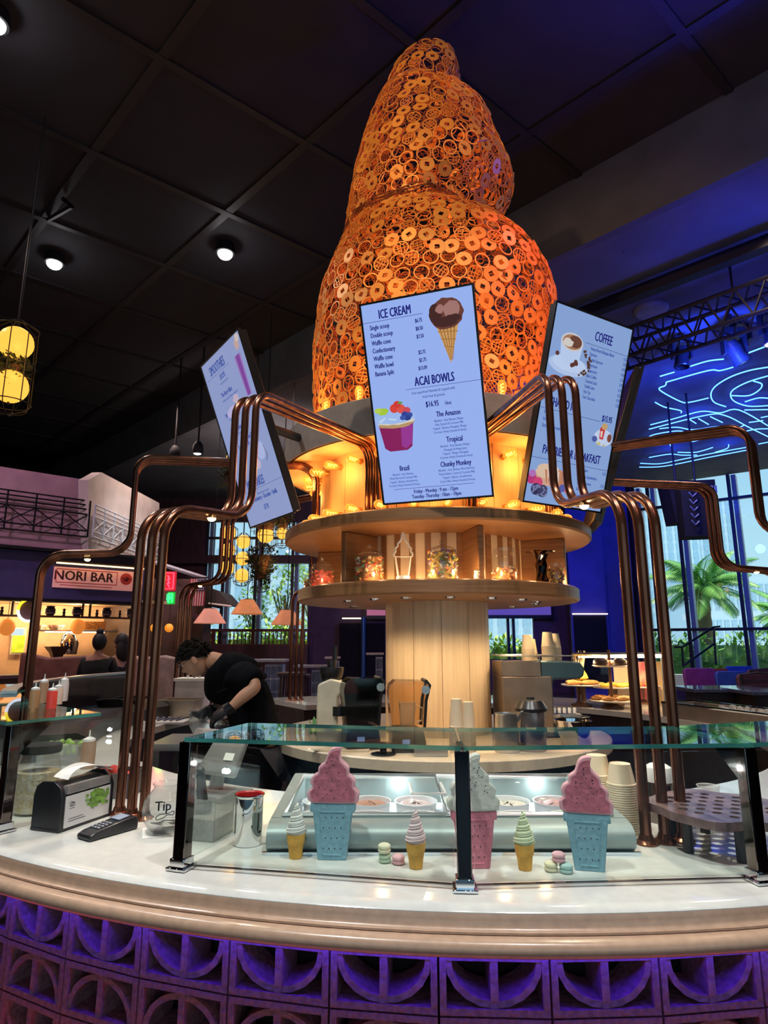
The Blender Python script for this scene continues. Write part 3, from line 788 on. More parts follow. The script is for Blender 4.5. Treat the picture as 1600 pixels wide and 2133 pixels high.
it = [('Acai superfood blended & topped with', .57, .466, .0125, 'C', .85, 0), ('fresh fruit & granola', .57, .490, .0125, 'C', .85, 0)]
for u, v, ls in [(.68, .612, ('Blended - Acai, Banana, Mango,', 'Kale, Spinach & Coconut Milk', 'Topped - Banana, Pineapple, Mango,', 'Coconut, Hemp Granola & Honey')),
                 (.71, .738, ('Blended - Acai, Banana, Mango,', 'Pineapple & Mango Juice', 'Topped - Mango, Pineapple,', 'Coconut, Hemp Granola & Honey')),
                 (.70, .855, ('Blended - Acai, Banana, Mixed Berries,', 'Peanut Butter, Cacao & Coconut Milk', 'Topped - Banana, Strawberries,', 'Cacao Nibs, Hemp Granola & Honey')),
                 (.22, .855, ('Blended - Acai, Banana,', 'Mixed Berries & Coconut Milk', 'Topped - Banana, Strawberries,', 'Coconut, Hemp Granola & Honey'))]:
    for i, s in enumerate(ls): it.append((s, u, v + i * .0185, .0105, 'C', .85, 0))
ink(t, T, w, h, it, m_inkblue, 'small_lettering')
rules(t, T, w, h, [(.0, .55, .095), (.33, 1.0, .440), (.12, .84, .925)], m_ink)
br, brd, brl = (.16, .045, .03), (.06, .015, .012), (.42, .20, .18)
sh = [([(.655, .165), (.845, .165), (.75, .345)], (.72, .40, .13))]
for k in range(5): sh.append(([(.675 + k * .032, .175), (.687 + k * .032, .175), (.748 + k * .006, .33), (.744 + k * .006, .33)], (.42, .18, .05)))
for k in range(3): sh.append(([(.665 + k * .02, .19 + k * .035), (.835 - k * .022, .20 + k * .035), (.833 - k * .022, .205 + k * .035), (.667 + k * .02, .195 + k * .035)], (.45, .2, .05)))
sh += [(circ(.75, .115, .145, .072, jit=.05, seed=2), br), (circ(.66, .11, .055, .045, jit=.1, seed=3), brd), (circ(.80, .10, .07, .04, jit=.1, seed=4), brl), (circ(.74, .155, .09, .022, jit=.2, seed=5), brd), (circ(.70, .09, .035, .02, jit=.2, seed=6), brl), (circ(.80, .14, .07, .02, jit=.25, seed=7), brd)]
blobs(t, T, w, h, 'ice_cream_picture', sh)
sh = [([(.05, .60), (.365, .60), (.335, .715), (.29, .732), (.13, .732), (.085, .715)], (.28, .01, .12)), ([(.25, .60), (.36, .60), (.335, .70), (.28, .725), (.24, .71)], (.36, .04, .34)),
      (circ(.21, .598, .165, .022, jit=.12, seed=9), (.55, .34, .16)), (circ(.21, .585, .17, .018, jit=.15, seed=10), (.8, .75, .62)), (circ(.2, .565, .19, .032, jit=.08, seed=11), (.40, .58, 1.0)),
      (circ(.10, .53, .055, .018, jit=.2, seed=12), (.45, .68, .05)), (circ(.06, .525, .03, .014, jit=.2, seed=13), (.55, .75, .1)),
      (circ(.21, .522, .04, .022), (.80, .06, .04)), (circ(.27, .528, .04, .022), (.85, .10, .07)), (circ(.24, .505, .035, .018), (.75, .05, .04)), (circ(.32, .538, .035, .016), (.7, .08, .12)), (circ(.27, .498, .025, .006, jit=.4, seed=14), (.12, .40, .06)),
      (circ(.30, .557, .032, .014), (.03, .06, .36)), (circ(.34, .562, .03, .013), (.04, .09, .42)), (circ(.32, .575, .032, .013), (.02, .05, .30)), (circ(.28, .572, .028, .012), (.05, .10, .45)),
      ([(.06, .575), (.12, .56), (.13, .565), (.07, .59)], (.62, .76, 1)), ([(.15, .565), (.22, .575), (.215, .583), (.15, .575)], (.62, .78, 1))]
blobs(t, T, w, h, 'acai_bowl_picture', sh)
# --- right screen
t, T, w, h = screen((1.253, 3.797, 3.119), -59.7, 17.7, 'right menu screen, coffee and breakfast prices on pale blue', m_screenR)
it = [('COFFEE', .64, .125, .045, 'C', .62, .0012), ('SHAVED ICE', .30, .502, .042, 'C', .62, .0012), ('PASTRIES OR BREAKFAST', .5, .742, .042, 'C', .66, .0012), ('$15.95', .86, .515, .030, 'C', .7, .001)]
ink(t, T, w, h, it, m_ink)
it = []
for i, (a, b) in enumerate([('House Brew Ethiopian Blend', '4.25'), ('Espresso', '3.95'), ('Double Espresso', '4.95'), ('Americano', '4.50'), ('Cappuccino', '5.25'), ('Black Coffee', '3.95'), ('Caramel Latte', '6.25'), ('Vanilla Latte', '6.25'), ('Hot Tea', '4.95'), ('Our Chocolate', '5.25')]):
    it.append((a, .50, .178 + i * .0275, .0165, 'L', .7, .0004)); it.append((b, .98, .178 + i * .0275, .0165, 'R', .7, .0004))
for i, s in enumerate(('Ice Race', 'Ice Sweet', 'Strawberry cream')): it.append((s, .08, .545 + i * .034, .018, 'L', .75, .0004))
for i, (a, b) in enumerate([('Croissant', '6.25'), ('Breakfast Sandwiches', ''), ('Fruit Turnovers', '7.25'), ('Sweet Muffin', '5.95'), ('Cookies', '4.95'), ('Scones', '5.25')]):
    it.append((a, .62, .795 + i * .034, .0165, 'L', .75, .0004))
    if b: it.append((b, .97, .795 + i * .034, .0165, 'R', .75, .0004))
ink(t, T, w, h, it, m_inkblue, 'small_lettering')
rules(t, T, w, h, [(.42, 1, .150), (.0, .78, .520), (.0, 1.0, .768)], m_ink)
sh = [(circ(.27, .288, .24, .05), (.50, .64, .95)), (circ(.27, .278, .20, .038), (.58, .72, 1.0)), ([(.13, .17), (.40, .17), (.38, .25), (.33, .28), (.21, .28), (.15, .25)], (.55, .70, 1.0)),
      (circ(.265, .17, .135, .045), (.66, .66, .72)), (circ(.265, .17, .115, .036), (.45, .22, .11)), (circ(.30, .165, .08, .03), (.16, .06, .04)), (circ(.22, .178, .06, .02, jit=.2, seed=3), (.75, .70, .66))]
rnd = random.Random(4)
for k in range(34):
    a = rnd.uniform(0, 1); sh.append((circ(.43 + .10 * math.sin(a * 3.1) + rnd.uniform(-.03, .03) - .02, .19 + a * .13, .012, .006), (.10, .04, .03)))
for u, v in ((.10, .245), (.29, .283), (.31, .277), (.34, .27), (.33, .262)): sh.append((circ(u, v, .022, .011), (.12, .04, .03)))
blobs(t, T, w, h, 'coffee_picture', sh)
sh = [(circ(.85, .60, .12, .045), (.62, .72, .95)), ([(.79, .555), (.83, .53), (.86, .55), (.85, .61), (.80, .61)], (.65, .05, .05)), (circ(.845, .54, .04, .018, jit=.1, seed=1), (.62, .40, .18)), (circ(.74, .615, .035, .016), (.08, .12, .40)), (circ(.93, .595, .03, .022), (.22, .07, .05)), (circ(.80, .635, .03, .008), (.62, .58, .25)), (circ(.87, .64, .02, .006), (.55, .55, .35)), ([(.80, .57), (.83, .565), (.83, .60), (.81, .60)], (.85, .65, .6))]
blobs(t, T, w, h, 'shaved_ice_picture', sh)
sh = [(circ(.28, .855, .20, .048, jit=.1, seed=2), (.72, .42, .30)), (circ(.22, .83, .12, .036, jit=.15, seed=3), (.80, .58, .42)), (circ(.36, .86, .10, .05, jit=.1, seed=6), (.62, .27, .16)), (circ(.30, .82, .06, .03, jit=.2, seed=8), (.88, .74, .60))]
for k in range(5): sh.append(([(.20 + k * .05, .82), (.225 + k * .05, .82), (.25 + k * .045, .885), (.235 + k * .045, .885)], (.85, .68, .55) if k % 2 else (.58, .22, .12)))
sh += [(circ(.06, .875, .06, .028), (.55, .04, .20)), (circ(.14, .89, .055, .026), (.70, .06, .20)), (circ(.06, .85, .04, .018), (.50, .18, .55)), (circ(.50, .90, .045, .022), (.75, .10, .20)), (circ(.44, .90, .04, .02), (.10, .12, .42)), (circ(.13, .925, .06, .030), (.03, .03, .10)), (circ(.21, .93, .06, .032), (.05, .05, .14))]
for k in range(22): sh.append((circ(.09 + rnd.uniform(0, .17), .905 + rnd.uniform(0, .05), .012, .006), (.20, .22, .42)))
blobs(t, T, w, h, 'pastry_picture', sh)
# --- left screen
t, T, w, h = screen((-.955, 4.098, 3.071), -144.8, 20.9, 'left menu screen, smoothie and milkshake prices seen at a steep angle', m_screenL)
it = [('SMOOTHIES', .36, .10, .048, 'C', .62, .0016), ('$10.95', .42, .155, .028, 'C', .72, .001), ('The Berry Blast', .40, .245, .024, 'C', .75, .001), ('Mango Sunshine', .36, .36, .024, 'C', .75, .001), ('Green & Clean', .36, .455, .024, 'C', .75, .001), ('Tropical Crush', .42, .56, .024, 'C', .75, .001), ('Coconut Dream', .60, .53, .024, 'C', .75, .001),
      ('MILKSHAKES', .42, .79, .048, 'C', .62, .0016), ('Strawberry - Chocolate - Vanilla', .54, .865, .024, 'C', .70, .001), ('$7.95', .5, .925, .026, 'C', .75, .001)]
ink(t, T, w, h, it, m_inkblue)
it = [('add a boost of protein', .42, .18, .012, 'C', .8, 0), ('Strawberry, Banana, Blueberry, Apple Juice', .45, .272, .012, 'C', .8, 0), ('Mango, Pineapple, Orange Juice', .42, .385, .012, 'C', .8, 0), ('Kale, Spinach, Apple, Ginger', .40, .48, .012, 'C', .8, 0), ('Made with real ice cream', .52, .835, .014, 'C', .8, 0)]
ink(t, T, w, h, it, m_inkblue, 'small_lettering')
rules(t, T, w, h, [(.05, .62, .112), (.0, 1, .80)], m_inkblue)
sh = [([(.76, .11), (.90, .11), (.89, .33), (.79, .33)], (.36, .22, .58)), ([(.79, .11), (.87, .11), (.87, .33), (.81, .33)], (.24, .07, .38)), (circ(.88, .06, .05, .03, jit=.2, seed=2), (.62, .42, .40)), (circ(.92, .035, .04, .02, jit=.3, seed=3), (.70, .60, .58)),
      (circ(.55, .30, .06, .02, jit=.3, seed=5), (.62, .48, .62)), (circ(.42, .35, .14, .03, jit=.1, seed=6), (.55, .50, .82)), (circ(.72, .62, .09, .05), (.46, .54, .88)), (circ(.60, .68, .05, .03, jit=.2, seed=7), (.62, .52, .70)), ([(.80, .60), (.81, .60), (.84, .66), (.80, .69), (.79, .68), (.82, .66)], (.18, .18, .3))]
blobs(t, T, w, h, 'smoothie_picture', sh)
# --- far right screen, seen edge-on
t, T, w, h = screen((1.80, 4.72, 3.10), -9.0, 18.0, 'edge-on menu screen at the far right of the tower', m_screenR)
ink(t, T, w, h, [('SMOOTHIES', .5, .11, .045, 'C', .62, .001), ('MILKSHAKES', .5, .6, .045, 'C', .62, .001)], m_ink)
# ================================================================ COIN SCULPTURE ON THE TOWER
SK = [(7.21, .45, .10), (7.16, .44, .20), (7.09, .425, .262), (6.95, .396, .313), (6.74, .368, .365), (6.66, .345, .372), (6.58, .343, .411), (6.5, .412, .511), (6.42, .416, .55), (6.21, .413, .604), (5.95, .42, .676), (5.7, .423, .716), (5.45, .406, .732), (5.3, .361, .698), (5.16, .344, .696), (5.02, .406, .812), (4.83, .435, .902), (4.64, .436, .976), (4.46, .435, 1.001), (4.27, .426, 1.008), (4.09, .407, 1.006), (3.92, .385, .985), (3.7, .37, .965), (3.4, .38, .96), (3.26, .40, .95)]
def sk(z):
    for i in range(len(SK) - 1):
        z1, c1, r1 = SK[i]; z0, c0_, r0 = SK[i + 1]
        if z0 <= z <= z1:
            f = (z - z0) / (z1 - z0); return c0_ + (c1 - c0_) * f, r0 + (r1 - r0) * f
    return (SK[0][1], SK[0][2]) if z > SK[0][0] else (SK[-1][1], SK[-1][2])
def skp(th, z, k=0.0):
    c, r = sk(z); r += k
    k2 = max(0.0, math.cos(th)) ** .6 if math.cos(th) > 0 else 0.0
    r *= 1 - k2 * (.30 * math.exp(-((z - 5.30) / .20) ** 2) + .30 * math.exp(-((z - 6.66) / .15) ** 2) - .05 * math.exp(-((z - 5.72) / .2) ** 2) - .03 * math.exp(-((z - 4.5) / .3) ** 2))
    r *= 1 + .025 * math.sin(3 * th + z * 2.2) * (1 if abs(math.cos(th)) < .85 else .3)
    return Vector((c + r * math.cos(th), 5.0 + r * .97 * math.sin(th), z))
def coin_geo(kind, n=14):
    r, d = .060, .005
    def ringf(ro, ri, m=n, sq=False, z0=0.0, dd=d):
        vs = []; fs = []
        for k in range(m):
            a = 2 * PI * k / m
            if sq:
                q = PI / 4 + a; kk = 1 / max(abs(math.cos(a)), abs(math.sin(a))); ix, iy = ri * kk * math.cos(a), ri * kk * math.sin(a)
            else: ix, iy = ri * math.cos(a), ri * math.sin(a)
            for z in (z0, z0 + dd): vs += [(ro * math.cos(a), ro * math.sin(a), z), (ix, iy, z)]
        for k in range(m):
            a = 4 * k; b = 4 * ((k + 1) % m)
            fs += [(a, b, b + 1, a + 1), (a + 2, a + 3, b + 3, b + 2), (a, a + 2, b + 2, b), (a + 1, b + 1, b + 3, a + 3)]
        return vs, fs
    mb = MB()
    if kind == 0: mb.add(*ringf(r, .0185, 16, True))
    elif kind == 1: mb.add(*ringf(r, r - .009))
    else:
        mb.add(*ringf(r, r - .008)); 
        t = .0045
        for c, s in (((0, .0, d / 2), (t, .096, d)), ((0, .0, d / 2), (.05, t, d)), ((.024, .022, d / 2), (t, .038, d)), ((-.024, .022, d / 2), (t, .038, d)), ((.024, -.022, d / 2), (t, .034, d)), ((-.024, -.022, d / 2), (t, .034, d)), ((.022, .03, d / 2), (.032, t, d)), ((-.022, -.026, d / 2), (.032, t, d)), ((.034, 0, d / 2), (.02, t, d)), ((-.034, 0, d / 2), (.02, t, d))):
            mb.box(c, s)
    return mb
rnd = random.Random(21)
coins = []
z = 3.32
lev = 0
while z < 7.2:
    c, r = sk(z); slope = 0
    p1, p0 = skp(0, z + .03), skp(0, z - .03)
    n = max(5, int(2 * PI * r / .128))
    for i in range(n):
        th = 2 * PI * (i + .5 * (lev % 2) + rnd.uniform(-.12, .12)) / n
        zz = z + rnd.uniform(-.018, .018)
        p = skp(th, zz)
        tu = (skp(th + .02, zz) - skp(th - .02, zz)).normalized(); tv = (skp(th, zz + .02) - skp(th, zz - .02)).normalized()
        N = tu.cross(tv).normalized()
        N = (N + Vector((rnd.uniform(-.12, .12), rnd.uniform(-.12, .12), rnd.uniform(-.12, .12)))).normalized()
        a = rnd.uniform(0, PI); x = (tu * math.cos(a) + N.cross(tu) * math.sin(a)); x = (x - N * x.dot(N)).normalized(); y = N.cross(x)
        kind = rnd.choices((0, 1, 2), (.40, .33, .27))[0]
        coins.append((p, basis(p, x, y, N), kind, N))
    # spacing follows the surface, not the height
    dz = .108 * abs((skp(0.0, z + .05) - skp(0.0, z - .05)).normalized().z + (skp(PI, z + .05) - skp(PI, z - .05)).normalized().z + (skp(-PI / 2, z + .05) - skp(-PI / 2, z - .05)).normalized().z) / 3
    z += max(dz, .035); lev += 1
# caps: the tip
coin_o = thing('coin_sculpture', 'tall swirl sculpture of orange-gold coins and copper wire above the canopy', 'sculpture', (KC.x, KC.y, 3.262))
eye = Vector((0, 0, EYE))
def vis(c):
    p, M, k, N = c; d = eye - p
    return N.dot(d.normalized()) / d.length
order = sorted(range(len(coins)), key=lambda i: -vis(coins[i]))
near = set(order[:300])
cm = [None] * 3; rest = MB()
geo = [coin_geo(k) for k in range(3)]
offv = Vector((KC.x, KC.y, 3.262))
for i, (p, M, k, N) in enumerate(coins):
    if i in near:
        M2 = Matrix.Translation(-offv) @ M
        if cm[k] is None:
            o = geo[k].build('coin', m_coin, None, flat=True); o.parent = coin_o; o.matrix_local = M2; cm[k] = o
        else: clone(cm[k], coin_o, M=M2)
    else: rest.add(geo[k].v, geo[k].f, M)
rest.build('coins', m_coin, coin_o, flat=True, kind='stuff')
wm = MB()
zz = 3.28
while zz < 7.2:
    ph = rnd.uniform(0, 6)
    wm.tube([skp(2 * PI * k / 48, min(7.2, max(3.27, zz + .022 * math.sin(5 * k + ph))), -.012) for k in range(48)], .0042, 4, closed=True); zz += .10
for k in range(22):
    a0 = 2 * PI * k / 22
    wm.tube([skp(a0 + .12 * math.sin(q * 1.3 + k) + q * .04, 3.27 + q * (3.93 / 40), -.008) for q in range(41)], .0042, 4)
for k in range(170):
    a0 = rnd.uniform(0, 2 * PI); z0 = rnd.uniform(3.3, 6.9); a1 = rnd.uniform(-.3, .3) ; b1 = rnd.uniform(-.18, .18)
    wm.tube([skp(a0 + a1 * t + .05 * math.sin(t * 6), z0 + b1 * t + .02 * math.sin(t * 5 + k), rnd.uniform(-.01, .012)) for t in (0, .25, .5, .75, 1)], .0036, 4)
for zr in (5.22, 5.19, 6.58, 6.62):
    for q in range(2): wm.tube([skp(2 * PI * k / 60, zr + .02 * math.sin(k * .7 + q * 2), .012) for k in range(60)], .006, 4, closed=True)
wm.build('wire_mesh', m_wire, coin_o, kind='stuff')
# rim uplights of the sculpture
for a, e, c in ((-150, 14, (1, .42, .12)), (-118, 14, (1, .45, .13)), (-92, 12, (1, .45, .13)), (-62, 12, (1, .40, .12)), (-35, 16, (1, .10, .10)), (20, 14, (1, .4, .12)), (170, 14, (1, .4, .12))):
    lamp('rim_uplight', 'SPOT', pol(1.17, a, 3.30), e, c, target=pol(.75, a, 5.6), size=.06, spot=100, blend=.8)
lamp('inner_glow', 'POINT', (KC.x, KC.y, 3.7), 9, (1, .20, .10), size=.1)
lamp('inner_glow', 'POINT', (KC.x, KC.y, 4.7), 7, (1, .30, .10), size=.1)
lamp('inner_glow', 'POINT', (KC.x, KC.y, 5.8), 5, (1, .30, .10), size=.1)

# ================================================================ SNEEZE GUARDS
def guard(a0, n, label, gh=.355, top=True):
    t = thing('sneeze_guard', label, 'sneeze guard', pol(3.16, a0, CT))
    P = [pol(3.16, a0 + 15 * k, CT) for k in range(n + 1)]
    for k, p in enumerate(P):
        a = a0 + 15 * k; er = Vector((math.cos(R(a)), math.sin(R(a)), 0)); et = Vector((-er.y, er.x, 0)); zz = Vector((0, 0, 1))
        B = basis(p, et, er, zz)
        mb = MB(); mb.box((0, 0, .006), (.066, .066, .008), M=B); mb.box((0, 0, .02), (.05, .05, .025), M=B); mb.build('foot_plate', m_chrome, t, bevel=.002)
        mb = MB(); mb.box((0, 0, .03 + (gh - .03) / 2), (.040, .040, gh - .03), M=B); mb.build('post', m_blackchrome, t, bevel=.003)
        mb = MB(); mb.prism([(-.02, gh - .10), (-.02, gh + .004), (-.13, gh + .004), (-.13, gh - .008)], .02, M=basis(p - et * .01, er, zz, et)); mb.build('top_bracket', m_blackchrome, t)
    inset = .02
    for k in range(n):
        a, b = P[k], P[k + 1]; d = (b - a).normalized(); nn = Vector((d.y, -d.x, 0))
        if nn.dot((a + b) / 2 - KC) < 0: nn = -nn
        q0, q1 = a + d * .028, b - d * .028
        B = basis((q0 + q1) / 2, d, nn, Vector((0, 0, 1))); L = (q1 - q0).length
        mb = MB(); mb.box((0, 0, .014 + (gh - .02) / 2), (L, .008, gh - .03), M=B); mb.build('glass_pane', m_glass, t, flat=True)
        e = MB(); e.box((0, .0, .0115), (L, .0085, .003), M=B); e.build('pane_edge', m_blackchrome, t, flat=True)
        if top:
            am = (Vector((a.x - KC.x, a.y - KC.y, 0)) + Vector((b.x - KC.x, b.y - KC.y, 0))).normalized()
            e0, e1 = Vector((a.x, a.y, CT + gh)), Vector((b.x, b.y, CT + gh))
            ra = (e0 - Vector((KC.x, KC.y, e0.z))).normalized(); rb = (e1 - Vector((KC.x, KC.y, e1.z))).normalized()
            o0, o1, i0, i1 = e0 + ra * .03, e1 + rb * .03, e0 - ra * .34, e1 - rb * .34
            g = d * .004
            vs = [tuple(v + Vector((0, 0, zq))) for zq in (.002, .014) for v in (o0 + g, o1 - g, i1 - g, i0 + g)]
            mb = MB(); mb.add(vs, [(3, 2, 1, 0), (4, 5, 6, 7)]); gt = mb.build('top_glass', m_glass, t, flat=True)
            mb = MB(); mb.add(vs, [(0, 1, 5, 4), (1, 2, 6, 5), (2, 3, 7, 6), (3, 0, 4, 7)]); mb.build('glass_edge', m_edge, gt, flat=True)
    # end panes running inwards
    for k in (0, n):
        a = a0 + 15 * k; er = Vector((math.cos(R(a)), math.sin(R(a)), 0)); p = P[k]
        mb = MB(); mb.box((0, 0, .014 + (gh - .02) / 2), (.40, .008, gh - .03), M=basis(p - er * .235, er, Vector((-er.y, er.x, 0)), Vector((0, 0, 1)))); mb.build('end_pane', m_glass, t, flat=True)
    return t
guard(-108.6, 3, 'glass sneeze guard over the ice cream cone displays')
guard(-168.6, 3, 'glass sneeze guard at the left end beside the napkin dispenser')

# ================================================================ THINGS ON THE FRONT COUNTER
TOP = CT + .0005
# ---- dipping cabinet
dc = thing('dipping_cabinet', 'grey steel ice cream cabinet with slanted glass lid behind the cone displays', 'freezer', (.21, 2.45, TOP))
x0, x1 = -.37, .79
def side_prism(mb, pf, xa, xb):
    n = len(pf); vs = [(xa, y, TOP + z) for y, z in pf] + [(xb, y, TOP + z) for y, z in pf]
    mb.add(vs, [tuple(range(n)), tuple(reversed(range(n, 2 * n)))] + [(i, n + i, n + (i + 1) % n, (i + 1) % n) for i in range(n)])
mb = MB(); side_prism(mb, [(2.155, 0), (2.13, .02), (2.125, .04), (2.132, .060), (2.15, .075), (2.18, .083), (2.22, .086), (2.22, .012), (2.72, .012), (2.72, .112), (2.78, .112), (2.78, 0)], x0, x1)
for xa, xb in ((x0, x0 + .05), (x1 - .05, x1)): side_prism(mb, [(2.21, .02), (2.21, .0865), (2.74, .113), (2.78, .113), (2.78, .02)], xa, xb)
mb.build('body', m_steelgrey, dc, sharp=45)
mb = MB(); mb.box((.21, 2.128, TOP + .004), (1.18, .012, .008)); mb.build('bottom_strip', m_chrome, dc)
def lidp(x, f, up=.0): return Vector((x, 2.22 + .50 * f, TOP + .091 + .022 * f + up))
for i, (xa, xb) in enumerate(((x0 + .04, .21), (.21, x1 - .04))):
    mb = MB(); mb.add([tuple(lidp(xa, 0)), tuple(lidp(xb, 0)), tuple(lidp(xb, 1)), tuple(lidp(xa, 1))], [(0, 1, 2, 3)]); gl = mb.build('lid_glass', m_glass, dc, flat=True)
    mb = MB(); mb.tube([lidp(xa, 0), lidp(xb, 0), lidp(xb, 1), lidp(xa, 1)], .009, 4, closed=True); mb.build('lid_frame', m_steel, gl)
mb = MB(); mb.tube([lidp(.1, .75, .004), lidp(.1, .35, .02), lidp(.22, .35, .02), lidp(.22, .75, .004)], .006, 6); mb.build('lid_handle', m_white, dc)
m_tub = mat('white_tub', (.86, .88, .92), .4, var=.02)
ice = [((.80, .72, .62), 'cream'), ((.62, .36, .36), 'berry'), ((.82, .80, .76), 'white'), ((.55, .28, .20), 'chocolate'), ((.85, .66, .66), 'pink'), ((.80, .78, .55), 'lemon')]
for i in range(6):
    cx = x0 + .14 + i * .176
    for j in range(2):
        cy = 2.34 + j * .22
        mb = MB(); mb.lathe([(.078, .055), (.083, .058), (.078, .057), (.074, .016), (0, .016)], c=(cx, cy, TOP), n=20); tb = mb.build('ice_cream_tub', m_tub, dc)
        col_, nm = ice[(i + 2 * j) % 6]
        mb = MB(); mb.lathe([(.075, .036), (.055, .046), (.03, .042), (0, .050)], c=(cx, cy, TOP), n=14)
        for v in range(len(mb.v)): mb.v[v] += Vector((0, 0, random.uniform(-.006, .008)))
        mb.build('ice_cream', mat('ice_cream_%d_%d' % (i, j), col_, .6, var=.12, scale=40), tb)
for x_ in (-.22, .06, .34, .62): lamp('cabinet_light', 'POINT', (x_, 2.69, TOP + .09), .7, (.85, .92, 1.0), size=.012, parent=dc)
mb = MB(); mb.box((.21, 2.47, TOP + .014), (1.06, .48, .004)); mb.build('tub_tray', m_tub, dc)

# ---- soft serve cone displays
def soft_serve(label, col_, p, seed):
    t = thing('soft_serve_cone', label, 'ice cream cone', p)
    mb = MB(); mb.lathe([(0, 0), (.0185, 0), (.0195, .003), (.024, .040), (.0262, .042), (.027, .046), (.0285, .062), (.0285, .070), (.025, .070), (0, .066)], c=p, n=22); mb.build('wafer_cone', m_wafer, t)
    m = mat('swirl_' + str(seed), col_, .55, var=.05)
    c = MB(); c.lathe([(0, .064), (.027, .068), (.027, .078), (.022, .10), (.014, .128), (.004, .150), (0, .155)], c=p, n=16)
    pts = []; rr = []
    N = 150
    for k in range(N):
        f = k / (N - 1); a = f * 2 * PI * 5.2; r = .0245 * (1 - f) ** .85 + .002
        pts.append(Vector(p) + Vector((r * math.cos(a), r * math.sin(a), .074 + .082 * f))); rr.append(.0072 * (1 - .62 * f))
    c.tube(pts, rr, 7)
    for q in range(2):
        pts = [Vector(p) + Vector(((.0285 * (1 - f) ** .85 + .002) * math.cos(f * 32 + 3 * q), (.0285 * (1 - f) ** .85 + .002) * math.sin(f * 32 + 3 * q), .076 + .08 * f)) for f in [k / 90 for k in range(91)]]
        c.tube(pts, .0022, 4)
    c.build('swirl', m, t)
    return t
soft_serve('small orange wafer cone with a white swirl, left end of the display', (.84, .82, .75), (-.272, 2.10, TOP), 1)
soft_serve('small orange wafer cone with a pink swirl beside the middle macarons', (.82, .62, .62), (.094, 2.012, TOP), 2)
soft_serve('small orange wafer cone with a pale green swirl, right of the chrome post', (.70, .76, .50), (.412, 2.0, TOP), 3)
# ---- macarons
def macaron(label, col_, p, tilt=0):
    t = thing('macaron', label, 'macaron', p)
    m = mat('macaron_' + label[:14], col_, .7, var=.05)
    for nm, z0, fl in (('shell', 0.0, 1), ('shell', .0155, 0)):
        pr = [(0, 0), (.014, .0005), (.0185, .004), (.0195, .008), (.0185, .0095), (0, .0095)] if fl else [(0, 0), (.0185, 0), (.0195, .0015), (.0185, .006), (.014, .0095), (0, .0105)]
        mb = MB(); mb.lathe(pr, c=(p[0], p[1], p[2] + z0), n=24); mb.build(nm, m, t)
    mb = MB(); mb.lathe([(0, .009), (.0165, .009), (.0172, .0125), (.0165, .016), (0, .016)], c=p, n=20); mb.build('filling', mat('filling_' + label[:14], tuple(min(1, c * 1.08) for c in col_), .8), t)
macaron('pale green macaron under the cream one, left pile', (.55, .68, .50), (.003, 2.06, TOP))
macaron('cream macaron on top of the green one, left pile', (.84, .80, .56), (.001, 2.058, TOP + .0268))
macaron('pink macaron leaning beside the left pile', (.82, .45, .48), (.043, 2.045, TOP))
macaron('cream macaron at the left of the right-hand pile', (.82, .76, .52), (.484, 1.985, TOP))
macaron('mint macaron at the right of the right-hand pile', (.52, .74, .68), (.524, 1.972, TOP))
macaron('pink macaron lying on top of the right-hand pile', (.83, .46, .50), (.506, 1.980, TOP + .0268))
# ---- big cut-out cones
def cutout(label, p, yaw, H, mtop, mcup, mtopside, seed):
    t = thing('cone_cutout', label, 'display figure', p)
    s = H / .30
    cup = [(-.040, 0), (.040, 0), (.056, .125), (.064, .125), (.064, .148), (-.064, .148), (-.064, .125), (-.056, .125)]
    cup = [(x * s, y * s) for x, y in cup]
    pts = [(-.060, .148), (.060, .148), (.072, .158), (.074, .176), (.062, .190), (.064, .206), (.055, .218), (.045, .226), (.044, .243), (.032, .256), (.022, .266), (.018, .282), (.022, .300), (.004, .300), (-.012, .290), (-.020, .272), (-.026, .258), (-.042, .246), (-.045, .230), (-.060, .220), (-.066, .204), (-.060, .190), (-.074, .176), (-.072, .158)]
    top = [(q.x, q.y) for q in smooth_line([(x * s, y * s, 0) for x, y in pts], 3)]
    M = basis(Vector(p), (math.cos(R(yaw)), math.sin(R(yaw)), 0), (0, 0, 1), (math.sin(R(yaw)), -math.cos(R(yaw)), 0))
    d = .034 * s
    mb = MB(); mb.prism(cup, d, M=M, z0=-d / 2); cu = mb.build('cup', mcup, t, bevel=.002)
    fr = MB(); e = .0015
    for (a, b) in (((-.026 * s, .014 * s), (.026 * s, .014 * s)), ((.026 * s, .014 * s), (.036 * s, .126 * s)), ((.036 * s, .126 * s), (-.036 * s, .126 * s)), ((-.036 * s, .126 * s), (-.026 * s, .014 * s))):
        fr.tube([M @ Vector((a[0], a[1], d / 2)), M @ Vector((b[0], b[1], d / 2))], .0018, 5)
    fr.build('panel_seam', mcup, cu)
    mb = MB(); mb.prism(top, d, M=M, z0=-d / 2); tp = mb.build('swirl', mtop, t, bevel=.003)
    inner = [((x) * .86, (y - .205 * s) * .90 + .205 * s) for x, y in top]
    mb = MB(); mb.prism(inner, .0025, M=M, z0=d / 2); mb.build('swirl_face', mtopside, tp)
    rnd = random.Random(seed); bd = MB()
    for r_ in range(4):
        for k in range(4):
            x = (-.026 + .0173 * k + (.006 if r_ % 2 else 0)) * s * .95; y = (.03 + .027 * r_) * s
            bd.ball(M @ Vector((x, y, d / 2)), .0019 * s, 6, 4)
    for k in range(22):
        y = rnd.uniform(.160, .270) * s; wx = .055 * s * (1 - (y / s - .15) / .17)
        x = rnd.uniform(-wx, wx); bd.ball(M @ Vector((x, y, d / 2 + .002)), .0019 * s, 6, 4)
    bd.build('bead', m_bead, t, kind='stuff')
m_pinkface = mat('deep_rose_felt', (.60, .16, .22), .95, var=.18, scale=50, bump=.4)
